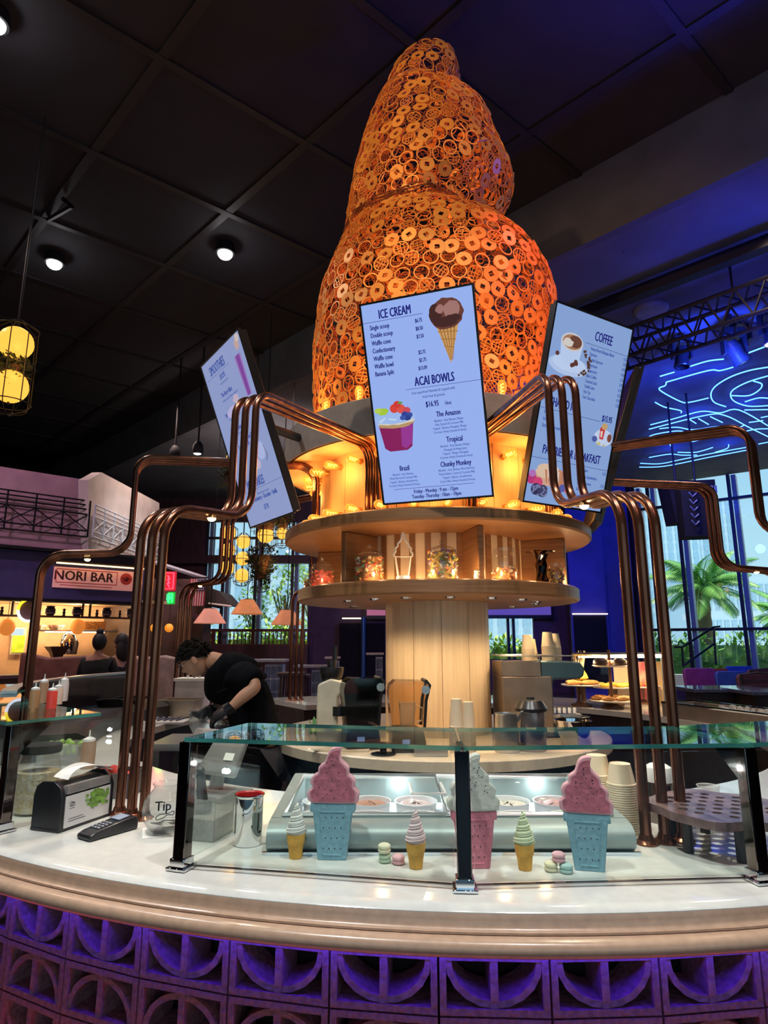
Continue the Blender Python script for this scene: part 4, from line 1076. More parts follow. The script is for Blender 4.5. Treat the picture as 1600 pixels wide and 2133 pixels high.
cutout('big cut-out cone with pink swirl and blue cup, left in the display', (-.158, 2.095, TOP), -3, .325, m_pinklight, m_blue, m_pinkface, 1)
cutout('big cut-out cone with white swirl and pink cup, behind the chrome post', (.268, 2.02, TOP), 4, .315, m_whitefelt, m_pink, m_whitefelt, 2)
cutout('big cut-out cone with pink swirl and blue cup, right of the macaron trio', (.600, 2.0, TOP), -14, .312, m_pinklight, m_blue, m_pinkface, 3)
# ---- steel cylinder with red lining
p = Vector((-.448, 2.235, TOP))
t = thing('steel_canister', 'shiny steel canister with a red inside, left of the ice cream cabinet', 'canister', p)
mb = MB(); mb.lathe([(0, .0), (.044, 0), (.046, .003), (.046, .145), (.049, .149), (.050, .153), (.047, .155)], c=p, n=40); mb.build('wall', m_chrome, t)
mb = MB(); mb.lathe([(.047, .155), (.043, .15), (.043, .02), (0, .02)], c=p, n=40); mb.build('lining', mat('red_lining', (.62, .03, .03), .4), t)
# ---- clear bin with white scoop
p = Vector((-.615, 2.33, TOP))
t = thing('clear_bin', 'clear plastic bin of crushed topping behind the left chrome post', 'container', p)
B = Matrix.Translation(p) @ Matrix.Rotation(R(-14), 4, 'Z')
mb = MB()
for c, s in (((0, -.07, .065), (.14, .003, .13)), ((0, .07, .065), (.14, .003, .13)), ((-.07, 0, .065), (.003, .14, .13)), ((.07, 0, .065), (.003, .14, .13)), ((0, 0, .002), (.14, .14, .003))): mb.box(c, s, M=B)
mb.build('bin', m_frost, t)
mb = MB(); mb.box((0, 0, .035), (.132, .132, .062), M=B); mb.build('topping', mat('crushed_topping', (.55, .52, .47), .9, var=.35, scale=120, bump=.8), t)
p2 = p + Vector((.0, .02, .10))
sc = thing('scoop', 'black-handled scoop standing in the clear bin', 'scoop', p2)
mb = MB(); mb.tube([p2 + Vector((-.02, 0, 0)), p2 + Vector((-.03, -.01, .10))], [.020, .015], 12); mb.ball(p2 + Vector((-.031, -.011, .105)), .017, 12, 8); mb.build('handle', m_black, sc)
mb = MB(); mb.lathe([(.03, 0), (.035, -.02), (.02, -.035), (0, -.04)], c=p2 + Vector((-.018, 0, .0)), n=16); mb.build('bowl', m_steel, sc)
# ---- tip jar
p = Vector((-.765, 2.37, TOP))
t = thing('tip_jar', 'round glass fishbowl jar lettered Tip on the left counter', 'jar', p)
mb = MB(); mb.lathe([(0, .004), (.045, .004), (.062, .018), (.078, .045), (.083, .075), (.077, .105), (.060, .130), (.048, .142), (.046, .150), (.053, .160), (.052, .162), (.044, .152), (.046, .142), (.058, .128), (.074, .104), (.080, .075), (.075, .046), (.060, .021), (.044, .008), (0, .008)], c=p, n=40); mb.build('bowl', gmat('bowl_glass', (.94, .96, .96), ior=1.7, op=.04), t)
bills = MB()
for k in range(6):
    a = random.uniform(0, 6.28); q = p + Vector((random.uniform(-.03, .03), random.uniform(-.03, .03), .012 + k * .006))
    bills.add([tuple(q + Vector((.05 * math.cos(a + d) * f, .05 * math.sin(a + d) * f, random.uniform(-.004, .012)))) for d, f in ((.4, 1), (2.7, 1), (3.5, 1), (5.9, 1))], [(0, 1, 2, 3)])
bills.build('banknotes', mat('grey_green_note', (.42, .42, .36), .8, var=.2, scale=30), t, flat=True)
n_ = Vector((p.x, p.y, 0)) * -1; n_.normalize(); fx = Vector((0, 0, 1)).cross(n_)
TM = basis(p + n_ * .0815 + Vector((0, 0, .088)), fx, Vector((0, 0, 1)), n_)
TM = TM @ Matrix.Rotation(R(-4), 4, 'X')
mb = MB(); text(mb, 'Tip', TM, -.012, 0, .030, 'C', .95, .0006)
mb.tube([TM @ Vector((x, y, z)) for x, y, z in [(q.x, q.y, q.z) for q in smooth_line([(-.034, -.022, -.004), (-.022, -.012, -.001), (.004, -.010, .0), (.022, -.004, -.003), (.022, -.016, -.003), (.004, -.014, 0), (-.012, -.024, -.001), (-.030, -.028, -.004), (-.034, -.020, -.004)], 5)]], .0013, 5)
mb.build('lettering', m_blackmat, t)
mt = MB(); mt.box(p + Vector((.0, .0, .001)), (.15, .13, .002), rz=R(20)); tag(mt.build('paper_mat', m_paper), 'white paper mat under the tip jar', 'mat')
# ---- napkin dispenser
a_, b_ = Vector((-1.122, 2.356, TOP)), Vector((-1.046, 2.575, TOP)); d_ = (b_ - a_).normalized(); nb = Vector((-d_.y, d_.x, 0))
p = (a_ + b_) / 2 + nb * .066
t = thing('napkin_dispenser', 'black napkin dispenser with a salad leaf advert panel', 'napkin dispenser', p)
B = basis(p, d_, nb, Vector((0, 0, 1)))
outl = [(-.066, .004), (.066, .004), (.066, .115), (.056, .146), (.032, .162), (-.020, .165), (-.052, .146), (-.066, .115)]
Bs = basis(p - d_ * .125, nb, Vector((0, 0, 1)), d_)
mb = MB(); mb.prism(outl, .016, M=Bs); mb.prism(outl, .016, M=Bs, z0=.234); mb.prism([(x * .93, y * .95) for x, y in outl], .22, M=Bs, z0=.015); mb.box((0, 0, .006), (.255, .13, .012), M=B); mb.build('shell', m_black, t, bevel=.003)
mb = MB(); mb.box((0, -.0635, .062), (.214, .003, .104), M=B); pn = mb.build('advert_panel', m_white, t)
lf = MB(); rnd = random.Random(3)
for k in range(90):
    cx, cy = .052 + rnd.gauss(0, .028), .073 + rnd.gauss(0, .016)
    cx = max(-.01, min(.09, cx)); cy = max(.045, min(.098, cy))
    lf.flat([(cx + .009 * math.cos(q), cy + .006 * math.sin(q)) for q in [k * .7 + i * 1.05 for i in range(6)]], M=basis(p - nb * .0654 + Vector((0, 0, .012)), d_, Vector((0, 0, 1)), -nb), z=.00005 * k)
lf.build('leaf_print', mat('leaf_print_green', (.22, .42, .07), .6, var=.4, scale=60), pn, flat=True)
TM = basis(p - nb * .0656, d_, Vector((0, 0, 1)), -nb)
mb = MB(); mb.tube([TM @ Vector(v) for v in [(-.088, .086, 0), (-.078, .092, 0), (-.066, .088, 0), (-.066, .080, 0), (-.076, .078, 0), (-.086, .080, 0), (-.076, .086, 0), (-.068, .090, 0)]], .001, 4)
for x0_, x1_, y_ in ((-.088, -.064, .070), (-.088, -.02, .036), (-.088, -.01, .028)): mb.flat([(x0_, y_), (x1_, y_), (x1_, y_ + .0018), (x0_, y_ + .0018)], M=TM)
mb.build('logo_mark', m_blackmat, pn, flat=True)
mb = MB(); mb.box((0, -.054, .135), (.205, .02, .028), M=B); mb.build('clear_front', m_frost, t)
q = [(-.09 + .2 * f, 0, .166 + .030 * math.sin(PI * f) ** .8) for f in [k / 12 for k in range(13)]]
mb = MB(); vs = []; fs = []
for k, (x, y, z) in enumerate(q): vs += [(x, -.05 + .02 * math.sin(k * .4), z), (x + .01, .03, z + .004)]
mb.add(vs, [(2 * k, 2 * k + 1, 2 * k + 3, 2 * k + 2) for k in range(12)], M=B); mb.build('napkin', m_paper, t)
# ---- card terminal
a_, b_ = Vector((-1.005, 2.268, TOP)), Vector((-.905, 2.425, TOP))
d_ = (b_ - a_).normalized(); p = (a_ + b_) / 2
t = thing('card_terminal', 'black card terminal with keypad lying in front of the napkin dispenser', 'card reader', p)
L = .185; nb = Vector((-d_.y, d_.x, 0))
B = basis(p, nb * -1, Vector((0, 0, 1)), d_)        # x across, y up, z along
pf = [(-L / 2, .0), (L / 2, .0), (L / 2 + .002, .03), (L / 2 - .01, .046), (.03, .040), (-L / 2 + .02, .026), (-L / 2 - .002, .016)]
Bp = basis(p - nb * .038, d_, Vector((0, 0, 1)), nb)
mb = MB(); mb.prism(pf, .076, M=Bp); mb.build('case', m_black, t, bevel=.006)
slope = Vector((L / 2 - .01 + L / 2 - .02, .020)).normalized()
Bt = basis(p + Vector((0, 0, .0355)) + d_ * .005, nb * -1, d_ * slope.x + Vector((0, 0, slope.y)), (Vector((0, 0, 1)) * slope.x - d_ * slope.y))
mb = MB(); mb.box((0, .038, .0055), (.052, .042, .002), M=Bt); mb.build('display', mat('grey_lcd', (.30, .34, .42), .15, emit=(.25, .3, .4), es=.25), t)
m_key = mat('grey_key', (.30, .30, .32), .5)
for i in range(4):
    for j in range(3):
        mb = MB(); mb.box(((j - 1) * .018, -.012 - i * .0145, .0035), (.012, .008, .005), M=Bt); mb.build('key', m_key, t, bevel=.001)
# ---- paper cup stacks, lidded bottle, plastic cups
def cup_stack(label, p, n, r, hcup, pitch, upside=True, m=None, group=None, cat='paper cups'):
    t = thing('cup_stack', label, cat, p, group)
    first = None
    for k in range(n):
        z = p[2] + k * pitch
        if first is None:
            mb = MB(); c = Vector(p)
            mb.lathe([(r * 1.06, 0), (r * 1.07, .003), (r * 1.05, .006), (r, .007), (r * .74, hcup), (r * .72, hcup - .002), (0, hcup - .003)], c=p, n=28); first = mb.build('cup', m or m_cup, t)
        else: clone(first, t, loc=(0, 0, k * pitch))
    return t
cup_stack('tall stack of upturned cream paper cups behind the front-right pipes, front one', (.838, 2.36, TOP), 22, .048, .070, .0075, m=m_cup)
cup_stack('tall stack of upturned cream paper cups behind the front-right pipes, rear one', (.782, 2.44, TOP), 24, .048, .070, .0075, m=m_cup)
p = Vector((1.03, 2.50, TOP))
t = thing('steel_shaker', 'dark steel shaker with a white cap behind the front-right pipes', 'shaker', p)
mb = MB(); mb.lathe([(0, 0), (.05, 0), (.052, .004), (.050, .14), (0, .14)], c=p, n=28); mb.build('body', m_blackchrome, t)
mb = MB(); mb.lathe([(.052, .14), (.053, .165), (.046, .19), (.03, .2), (0, .202)], c=p, n=28); mb.build('cap', m_white, t)
for i, (x, y, h, lab) in enumerate(((1.20, 2.52, .085, 'clear plastic cup behind the round cone holder, nearer one'), (1.26, 2.60, .10, 'clear plastic cup behind the round cone holder, farther one'))):
    p = Vector((x, y, TOP)); mb = MB(); mb.lathe([(0, .002), (.030, .002), (.040, h), (.043, h + .002), (.042, h + .004), (.038, h)], c=p, n=24); tag(mb.build('plastic_cup', m_frost), lab, 'cup')
# ---- cone holder board on legs
p = Vector((1.10, 2.21, TOP))
t = thing('cone_holder', 'round dark wood slice with holes on short legs at the right of the counter', 'cone holder', p)
rnd = random.Random(5)
ol = [((.215 + .012 * math.sin(5 * a) + .008 * math.sin(9 * a + 1)) * math.cos(a), (.215 + .012 * math.sin(5 * a) + .008 * math.sin(9 * a + 1)) * math.sin(a)) for a in [2 * PI * k / 48 for k in range(48)]]
holes = []
for i in range(-3, 4):
    for j in range(-3, 4):
        x, y = i * .056 + (.028 if j % 2 else 0), j * .049
        if math.hypot(x, y) < .165: holes.append((x, y))
bmh = bmesh.new()
def loop(pts, z): return [bmh.verts.new((x, y, z)) for x, y in pts]
zt_, zb_ = .125, .100
for z in (zt_, zb_):
    es = []
    lo = loop(ol, z); es += [bmh.edges.new((lo[k], lo[(k + 1) % 48])) for k in range(48)]
    hl = []
    for (x, y) in holes:
        h_ = loop([(x + .015 * math.cos(q), y + .015 * math.sin(q)) for q in [2 * PI * k / 14 for k in range(14)]], z); hl.append(h_); es += [bmh.edges.new((h_[k], h_[(k + 1) % 14])) for k in range(14)]
    bmesh.ops.triangle_fill(bmh, use_beauty=True, edges=es)
    if z == zt_: lo1, hl1 = lo, hl
    else:
        for k in range(48): bmh.faces.new((lo1[k], lo1[(k + 1) % 48], lo[(k + 1) % 48], lo[k]))
        for A_, B_ in zip(hl1, hl):
            for k in range(14): bmh.faces.new((A_[k], B_[k], B_[(k + 1) % 14], A_[(k + 1) % 14]))
bmesh.ops.recalc_face_normals(bmh, faces=bmh.faces[:])
me = bpy.data.meshes.new('board'); bmh.to_mesh(me); bmh.free(); me.materials.append(mat('violet_brown_wood', (.13, .07, .07), .25, col2=(.30, .19, .18), scale=16)); bo = bpy.data.objects.new('board', me); COL.objects.link(bo); bo.parent = t
for k in range(6):
    a = 2 * PI * k / 6 + .4; q = p + Vector((.15 * math.cos(a), .15 * math.sin(a), 0)); mb = MB(); mb.tube([q, q + Vector((0, 0, .1))], [.016, .017], 10); mb.build('leg', m_dark, t)
# ================================================================ SHELF TIER: JARS
LZ = 2.0705
m_jar = gmat('jar_glass', (.95, .95, .93), ior=1.7, op=.07, col=(.8, .75, .65))
def candy_jar(label, ang, r_, rad, h, fill, cols, seed, n=150, knob=True):
    p = pol(r_, ang, LZ); t = thing('candy_jar', label, 'jar', p)
    mb = MB(); mb.lathe([(0, .003), (rad * .94, .003), (rad, .012), (rad, h * .86), (rad * .93, h * .93), (rad * .80, h)], c=p, n=28); mb.build('glass', m_jar, t)
    mb = MB(); mb.lathe([(rad * .86, h), (rad * .88, h + .006), (rad * .70, h + .018), (rad * .3, h + .032), (rad * .14, h + .04), (rad * .22, h + .055), (rad * .12, h + .068), (0, h + .07)] if knob else [(rad * .82, h), (rad * .84, h + .02), (0, h + .024)], c=p, n=28); mb.build('lid', m_jar, t)
    rnd = random.Random(seed); per = [MB() for _ in cols]
    for k in range(n):
        a = rnd.uniform(0, 6.28); q = rad * .93 * math.sqrt(rnd.uniform(.35, 1)); z = .012 + (h * fill) * rnd.random()
        c = Vector(p) + Vector((q * math.cos(a), q * math.sin(a), z)); mbk = per[rnd.randrange(len(cols))]
        M = Matrix.Translation(c) @ Matrix.Rotation(rnd.uniform(0, 3), 4, 'X') @ Matrix.Rotation(rnd.uniform(0, 3), 4, 'Z')
        mbk.ball((0, 0, 0), (.016, .010, .008), 6, 4, M=M)
    top = MB(); top.lathe([(rad * .80, .006), (rad * .80, h * fill), (0, h * fill + .006)], c=p, n=20)
    k0 = top.build('candy_bed', mat('candy_bed_%d' % seed, tuple(x * .6 for x in cols[0]), .7, var=.4, scale=40), t)
    for i, m_ in enumerate(per): m_.build('candies', mat('candy_%d_%d' % (seed, i), cols[i], .35, var=.1), k0, kind='stuff')
red, ora, yel, gre, pur, wht, brn = (.75, .05, .04), (.85, .30, .06), (.85, .60, .12), (.22, .42, .14), (.28, .12, .32), (.85, .76, .62), (.40, .13, .05)
candy_jar('glass jar of red gummies at the left end of the lower shelf', -157, .95, .083, .16, .70, [red, (.72, .12, .08), (.80, .16, .12)], 1)
candy_jar('small glass jar of mixed nuts behind the red gummies jar', -166, 1.0, .05, .10, .6, [ora, yel, brn], 2, n=60)
candy_jar('tall glass jar of mixed orange, green and red candies, left of the white cone frame', -123.6, .93, .098, .19, .82, [ora, red, yel, (.80, .45, .2), gre, wht], 3, n=240)
candy_jar('tall glass jar of purple and yellow wrapped candies in the middle of the shelf', -92, .93, .10, .195, .92, [yel, pur, wht, gre, ora, (.35, .3, .42)], 4, n=260)
candy_jar('half-filled glass jar of orange and white candies, right of the shelf divider', -65.5, .93, .085, .20, .42, [ora, (.85, .45, .18), wht], 5, n=140, knob=False)
candy_jar('small square-lidded jar of brown granola at the right end of the shelf', -38, 1.0, .055, .13, .75, [brn, (.45, .25, .08), yel], 6, n=90, knob=False)
# dark foil bouquet vase
p = pol(.97, -46.5, LZ); t = thing('foil_vase', 'dark shiny crumpled foil vase near the right end of the shelf', 'vase', p)
mb = MB(); mb.lathe([(0, 0), (.038, 0), (.040, .02), (.030, .07), (.042, .12), (.028, .16), (.050, .20), (.07, .215), (.10, .218)], c=p, n=14)
rnd = random.Random(8)
for v in range(len(mb.v)): mb.v[v] += Vector((rnd.uniform(-.008, .008), rnd.uniform(-.008, .008), rnd.uniform(-.004, .004)))
mb.build('foil', m_blackchrome, t, flat=True)
# white cone frame figure on a round foot
p = pol(.97, -107.4, LZ); t = thing('cone_ornament', 'white outline cone figure on a round foot between the candy jars', 'figure', p)
mb = MB(); mb.lathe([(0, 0), (.044, 0), (.046, .006), (.044, .028), (0, .03)], c=p, n=24); mb.build('foot', m_white, t)
n_ = (Vector((0, 0, 0)) - Vector((p.x, p.y, 0))).normalized(); fx = Vector((0, 0, 1)).cross(n_); M = basis(p + Vector((0, 0, .026)), fx, Vector((0, 0, 1)), n_)
def fr(pts, closed=False):
    mb = MB(); mb.tube([M @ Vector((x, y, 0)) for x, y in pts], .0075, 8, closed=closed); return mb
fr([(-.032, 0), (.032, 0), (.050, .13), (-.050, .13)], True).build('cup_outline', m_white, t)
sw = [(-.056, .13), (-.060, .15), (-.050, .165), (-.052, .185), (-.036, .20), (-.036, .215), (-.018, .235), (-.012, .25), (0, .29), (.012, .25), (.020, .235), (.036, .215), (.036, .20), (.052, .185), (.050, .165), (.060, .15), (.056, .13)]
fr([(q.x, q.y) for q in smooth_line([(x, y, 0) for x, y in sw], 3)]).build('swirl_outline', m_white, t)
# two white macarons / pebble on the shelf
p = pol(1.0, -79.5, LZ)
for i, lab in enumerate(('lower white macaron of the pair beside the shelf divider', 'upper white macaron of the pair beside the shelf divider')):
    t = thing('macaron', lab, 'macaron', p + Vector((.003 * i, 0, .030 * i)))
    for z0 in (0, .018):
        mb = MB(); mb.lathe([(0, 0), (.020, 0), (.023, .005), (.020, .010), (0, .011)], c=p + Vector((.003 * i, 0, .030 * i + z0)), n=20); mb.build('shell', m_white, t)
    mb = MB(); mb.lathe([(0, .010), (.019, .010), (.019, .019), (0, .019)], c=p + Vector((.003 * i, 0, .030 * i)), n=20); mb.build('filling', m_cup, t)

# ================================================================ THINGS ON THE ISLAND
IZ = 1.0205
m_smoke = gmat('smoked_plastic', (.10, .09, .09), ior=1.6, rough=.06)
m_tan = gmat('amber_clear_hood', (.80, .66, .50), ior=1.5, rough=.05)
# ---- blenders
def blender(label, p, yaw, hood, s=1.0):
    t = thing('blender', label, 'blender', p)
    M = Matrix.Translation(p) @ Matrix.Rotation(R(yaw), 4, 'Z') @ Matrix.Scale(s, 4)
    mb = MB(); mb.prism([(-.11, .0), (.11, .0), (.115, .06), (.10, .13), (.06, .15), (-.11, .15), (-.12, .06)], .24, M=M @ Matrix.Translation((0, .12, 0)) @ Matrix.Rotation(PI / 2, 4, 'X')); bs = mb.build('base', m_black, t, bevel=.008)
    mb = MB(); mb.box((-.02, -.122, .07), (.05, .004, .028), M=M); mb.build('display', mat('blue_grey_display', (.2, .3, .5), .2, emit=(.35, .5, .9), es=.6), bs)
    ho = [(-.112, .15), (.105, .15), (.125, .36), (.14, .43), (.12, .455), (-.09, .46), (-.125, .43), (-.135, .38)]
    Mh = M @ Matrix.Translation((0, .105, 0)) @ Matrix.Rotation(PI / 2, 4, 'X')
    mb = MB(); n = len(ho)
    mb.add([(x, y, 0) for x, y in ho] + [(x, y, .21) for x, y in ho], [tuple(range(n)), tuple(reversed(range(n, 2 * n)))] + [(i, (i + 1) % n, n + (i + 1) % n, n + i) for i in range(1, n)], M=Mh)
    h = mb.build('hood', hood, t)
    mb = MB(); mb.tube([Mh @ Vector((.105, .15, .21)), Mh @ Vector((.118, .33, .21)), Mh @ Vector((.145, .43, .21)), Mh @ Vector((.12, .458, .21)), Mh @ Vector((.12, .458, 0)), Mh @ Vector((.145, .43, 0)), Mh @ Vector((.118, .33, 0)), Mh @ Vector((.105, .15, 0))], .010, 6); mb.build('hood_frame', m_black, h)
    mb = MB(); mb.cyl(Mh @ Vector((.115, .40, .205)), Mh @ Vector((.115, .40, .222)), .026, n=18); mb.build('hinge', m_steel, h)
    mb = MB(); mb.lathe([(.06, .155), (.075, .30), (.078, .31)], n=4, M=M @ Matrix.Rotation(R(45), 4, 'Z')); mb.tube([M @ Vector((.06, 0, .29)), M @ Vector((.11, 0, .27)), M @ Vector((.10, 0, .19)), M @ Vector((.055, 0, .18))], .009, 6); mb.build('jug', m_frost if hood is m_tan else m_smoke, t)
    return t
B1, B2 = pol(.96, -126, IZ), pol(.92, -107, IZ)
blender('black blender under a closed smoked hood on the island, left one', B1, 12, m_smoke, .94)
blender('blender under a clear amber hood on the island, right one', B2, 4, m_tan, .92)
# ---- juicer
p = pol(.98, -142, IZ); t = thing('juicer', 'cream juicer with a black feed chute left of the blenders', 'juicer', p)
m_cream = mat('cream_enamel', (.62, .56, .42), .25, coat=.3)
mb = MB(); mb.prism([(-.09, 0), (.09, 0), (.085, .05), (.05, .08), (.05, .30), (.085, .34), (.085, .40), (.0, .42), (-.085, .38), (-.09, .30)], .15, M=Matrix.Translation(p + Vector((0, .075, 0))) @ Matrix.Rotation(PI / 2, 4, 'X')); mb.build('body', m_cream, t, bevel=.012)
mb = MB(); mb.lathe([(0, .40), (.06, .40), (.075, .43), (.085, .47), (.085, .49), (.03, .49), (.03, .50), (.035, .54), (.0, .54)], c=p, n=20); mb.tube([p + Vector((.02, 0, .53)), p + Vector((.02, 0, .63))], .018, 10); mb.build('feed_chute', m_black, t)
mb = MB(); mb.lathe([(.0, .30), (.05, .30), (.05, .36), (.0, .36)], c=p + Vector((.06, -.05, -.12)), n=16); mb.build('spout_cup', m_black, t)
# ---- cup stacks on the island
cup_stack('stack of cream cups on the island right of the amber blender, left one', pol(.98, -88.2, IZ), 13, .045, .165, .0125, m=m_cup)
tcs = cup_stack('stack of cream cups on the island right of the amber blender, right one', pol(.98, -84, IZ), 12, .043, .16, .0125, m=m_cup)
for i, (a, h) in enumerate(((-88.2, .42), (-84, .40))):
    pass
# tall cup sleeves standing above the stacks
for i, (a, n) in enumerate(((-88.4, 'left'), (-83.8, 'right'))):
    q = pol(1.0, a, IZ + .20); 
# ---- register screen, tray and small things
p = pol(1.12, -112, IZ); t = thing('tray_stand', 'small black round stand on the near edge of the island', 'stand', p)
mb = MB(); mb.lathe([(0, 0), (.075, 0), (.075, .006), (.022, .012), (.02, .035), (.065, .045), (.07, .062), (0, .064)], c=p, n=26); mb.build('stand', m_black, t)
p = pol(1.06, -97.5, IZ); mb = MB(); mb.prism([(-.10, -.065), (.10, -.065), (.10, .065), (-.10, .065)], .045, M=Matrix.Translation(p)); tag(mb.build('metal_tray', m_steel, bevel=.006), 'shallow grey metal tray on the island behind the middle chrome post', 'tray')
p = pol(1.0, -132, IZ); mb = MB(); mb.box((p.x, p.y - .08, IZ + .004), (.34, .24, .006), rz=R(-6)); tag(mb.build('chopping_board', mat('pale_board', (.72, .58, .40), .5, var=.08)), 'pale chopping board lying on the left side of the island', 'board')
p = pol(1.06, -146, IZ); t = thing('lime_cup', 'clear cup with bright green mint leaves left of the blenders', 'cup', p)
mb = MB(); mb.lathe([(0, .002), (.035, .002), (.045, .06), (.047, .062)], c=p, n=20); mb.build('cup', m_frost, t)
mb = MB()
for k in range(26):
    a = random.uniform(0, 6.28); q = p + Vector((.028 * math.cos(a), .028 * math.sin(a), random.uniform(.03, .12))); v = Vector((math.cos(a) * .4, math.sin(a) * .4, 1)).normalized(); x, y = frame(v)
    mb.add([tuple(q), tuple(q + v * .025 + x * .012), tuple(q + v * .05), tuple(q + v * .025 - x * .012)], [(0, 1, 2, 3)])
mb.build('mint', mat('mint_green', (.22, .58, .22), .6), t, flat=True)
# ---- pitcher, lidded bin, pans, espresso machine
p = pol(1.0, -70, IZ); t = thing('steel_pitcher', 'steel milk pitcher with a curved handle on the island', 'pitcher', p)
mb = MB(); mb.lathe([(0, 0), (.075, 0), (.077, .006), (.066, .215), (.070, .226), (.066, .218), (.070, .01), (0, .01)], c=p, n=28); mb.build('jug', m_steel, t)
mb = MB(); mb.tube(smooth_line([p + Vector(v) for v in ((.068, 0, .18), (.10, -.01, .235), (.135, -.015, .23), (.15, -.015, .17), (.145, -.015, .10))], 5), .011, 8); mb.build('handle', m_steel, t)
p = pol(1.02, -60, IZ); t = thing('lidded_bin', 'round clear-sided steel bin with a black domed lid on the island', 'container', p)
mb = MB(); mb.lathe([(0, 0), (.085, 0), (.088, .005), (.085, .235), (0, .236)], c=p, n=32); mb.build('body', mat('dull_steel', (.33, .31, .33), .25, .8), t)
mb = MB(); mb.lathe([(.087, .23), (.100, .235), (.102, .252), (.082, .285), (.074, .297), (.03, .304), (.026, .318), (0, .320)], c=p, n=32); mb.build('lid', m_black, t)
for i, (a, r_, s, lab) in enumerate(((-40, 1.08, .115, 'shiny steel bowl on the right edge of the island'), (-28, 1.02, .10, 'smaller steel bowl behind the shiny one on the island'))):
    p = pol(r_, a, IZ); t = thing('steel_bowl', lab, 'bowl', p); mb = MB(); mb.lathe([(0, .001), (s * .6, .001), (s * .9, .08), (s, .155), (s * 1.08, .16), (s * .97, .155), (s * .86, .08), (s * .55, .008), (0, .008)], c=p, n=28); mb.build('bowl', m_chrome, t)
p = Vector((1.12, 4.78, IZ)); t = thing('espresso_machine', 'large espresso machine with a teal-grey arm, cups piled on top', 'espresso machine', p)
m_ecase = mat('bronze_grey_case', (.20, .155, .125), .35, .5, var=.12)
m_teal = mat('teal_grey_case', (.055, .10, .12), .35, .3, var=.08)
mb = MB(); mb.box(p + Vector((-.10, .04, .21)), (.36, .42, .42)); mb.build('boiler_case', m_ecase, t, bevel=.01)
mb = MB(); sp_ = [(-.02, .0), (.14, .0), (.30, .0), (.31, .03), (.31, .07), (.30, .085), (.20, .10), (.06, .10), (.06, .36), (.08, .395), (.26, .40), (.29, .42), (.30, .47), (.27, .515), (.20, .525), (-.02, .525)]
mb.prism(sp_, .40, M=Matrix.Translation(p + Vector((.02, .24, 0))) @ Matrix.Rotation(PI / 2, 4, 'X')); mb.build('side_frame', m_teal, t, bevel=.012)
mb = MB(); mb.box(p + Vector((.17, -.02, .13)), (.20, .34, .06)); mb.build('drip_tray', m_steel, t)
for k in range(5):
    q = p + Vector((.09 + .036 * k, -.14, .165)); mb = MB(); mb.lathe([(0, 0), (.012, 0), (.014, .028), (.010, .036), (0, .036)], c=q, n=10); mb.build('spout_cap', m_white, t)
mb = MB(); mb.tube(smooth_line([p + Vector(v) for v in ((-.26, -.19, .0), (-.25, -.19, .07), (-.18, -.2, .11), (-.08, -.2, .115), (-.02, -.2, .07), (-.01, -.2, .03))], 4), .009, 6); mb.build('hose', m_black, t)
rail = MB(); rail.tube([p + Vector(v) for v in ((-.28, -.16, .56), (.24, -.16, .56), (.24, .24, .56), (-.28, .24, .56))], .006, 6, closed=True)
for v in ((-.27, -.16), (.0, -.16), (.23, -.16)): rail.cyl(p + Vector((v[0], v[1], .52)), p + Vector((v[0], v[1], .56)), .005, n=6)
mb = MB(); mb.box(p + Vector((-.14, .04, .470)), (.28, .42, .10)); mb.build('cup_warmer', m_ecase, t)
rail.build('cup_rail', m_steel, t)
for i, (dx, dy, n, lab) in enumerate(((-.06, -.06, 9, 'leftmost cup stack on the espresso machine'), (.09, -.05, 11, 'tallest cup stack on the espresso machine'), (.16, .02, 10, 'rightmost tall cup stack on the espresso machine'), (.0, .10, 6, 'short cup stack behind on the espresso machine'))):
    cup_stack(lab + ', upturned', p + Vector((dx, dy, .526)), n, .045, .105, .010)

# ================================================================ RING COUNTER: LEFT AND BACK-LEFT THINGS
def squeeze(label, p, col_, h=.17, r=.032, cap=m_white, fill=None):
    t = thing('squeeze_bottle', label, 'bottle', p)
    mb = MB(); mb.lathe([(0, 0), (r * .96, 0), (r, .006), (r, h * .72), (r * .8, h * .80), (0, h * .80)], c=p, n=20); mb.build('bottle', mat('sauce_' + label[:18], col_, .35, col2=fill, scale=2), t)
    mb = MB(); mb.lathe([(r * .86, h * .79), (r * .86, h * .86), (r * .5, h * .90), (r * .16, h * .93), (r * .08, h * 1.12), (0, h * 1.12)], c=p, n=16); mb.build('nozzle', cap, t)
m_sq = [('squeeze bottle of brown sauce, leftmost in the cluster', 70, 1462, (.40, .22, .10)), ('tall squeeze bottle of tan sauce behind the red one', 88, 1452, (.42, .24, .14)), ('red ketchup bottle in the squeeze bottle cluster', 106, 1464, (.70, .06, .04)), ('white squeeze bottle right of the red one', 119, 1455, (.72, .55, .45)), ('tall pale squeeze bottle, rightmost in the cluster', 131, 1448, (.72, .62, .58))]
for i, (lab, px, py, c) in enumerate(m_sq):
    q = atZ(px, py + 12, CT + .3695); squeeze(lab, q, c, .118 if i in (1, 4) else .095, .021)
q = atZ(181, 1600, CT); squeeze('clear squeeze bottle half full of caramel on the left counter', Vector((q.x, q.y, TOP)), (.26, .10, .04), .17, .036, fill=(.62, .50, .38))
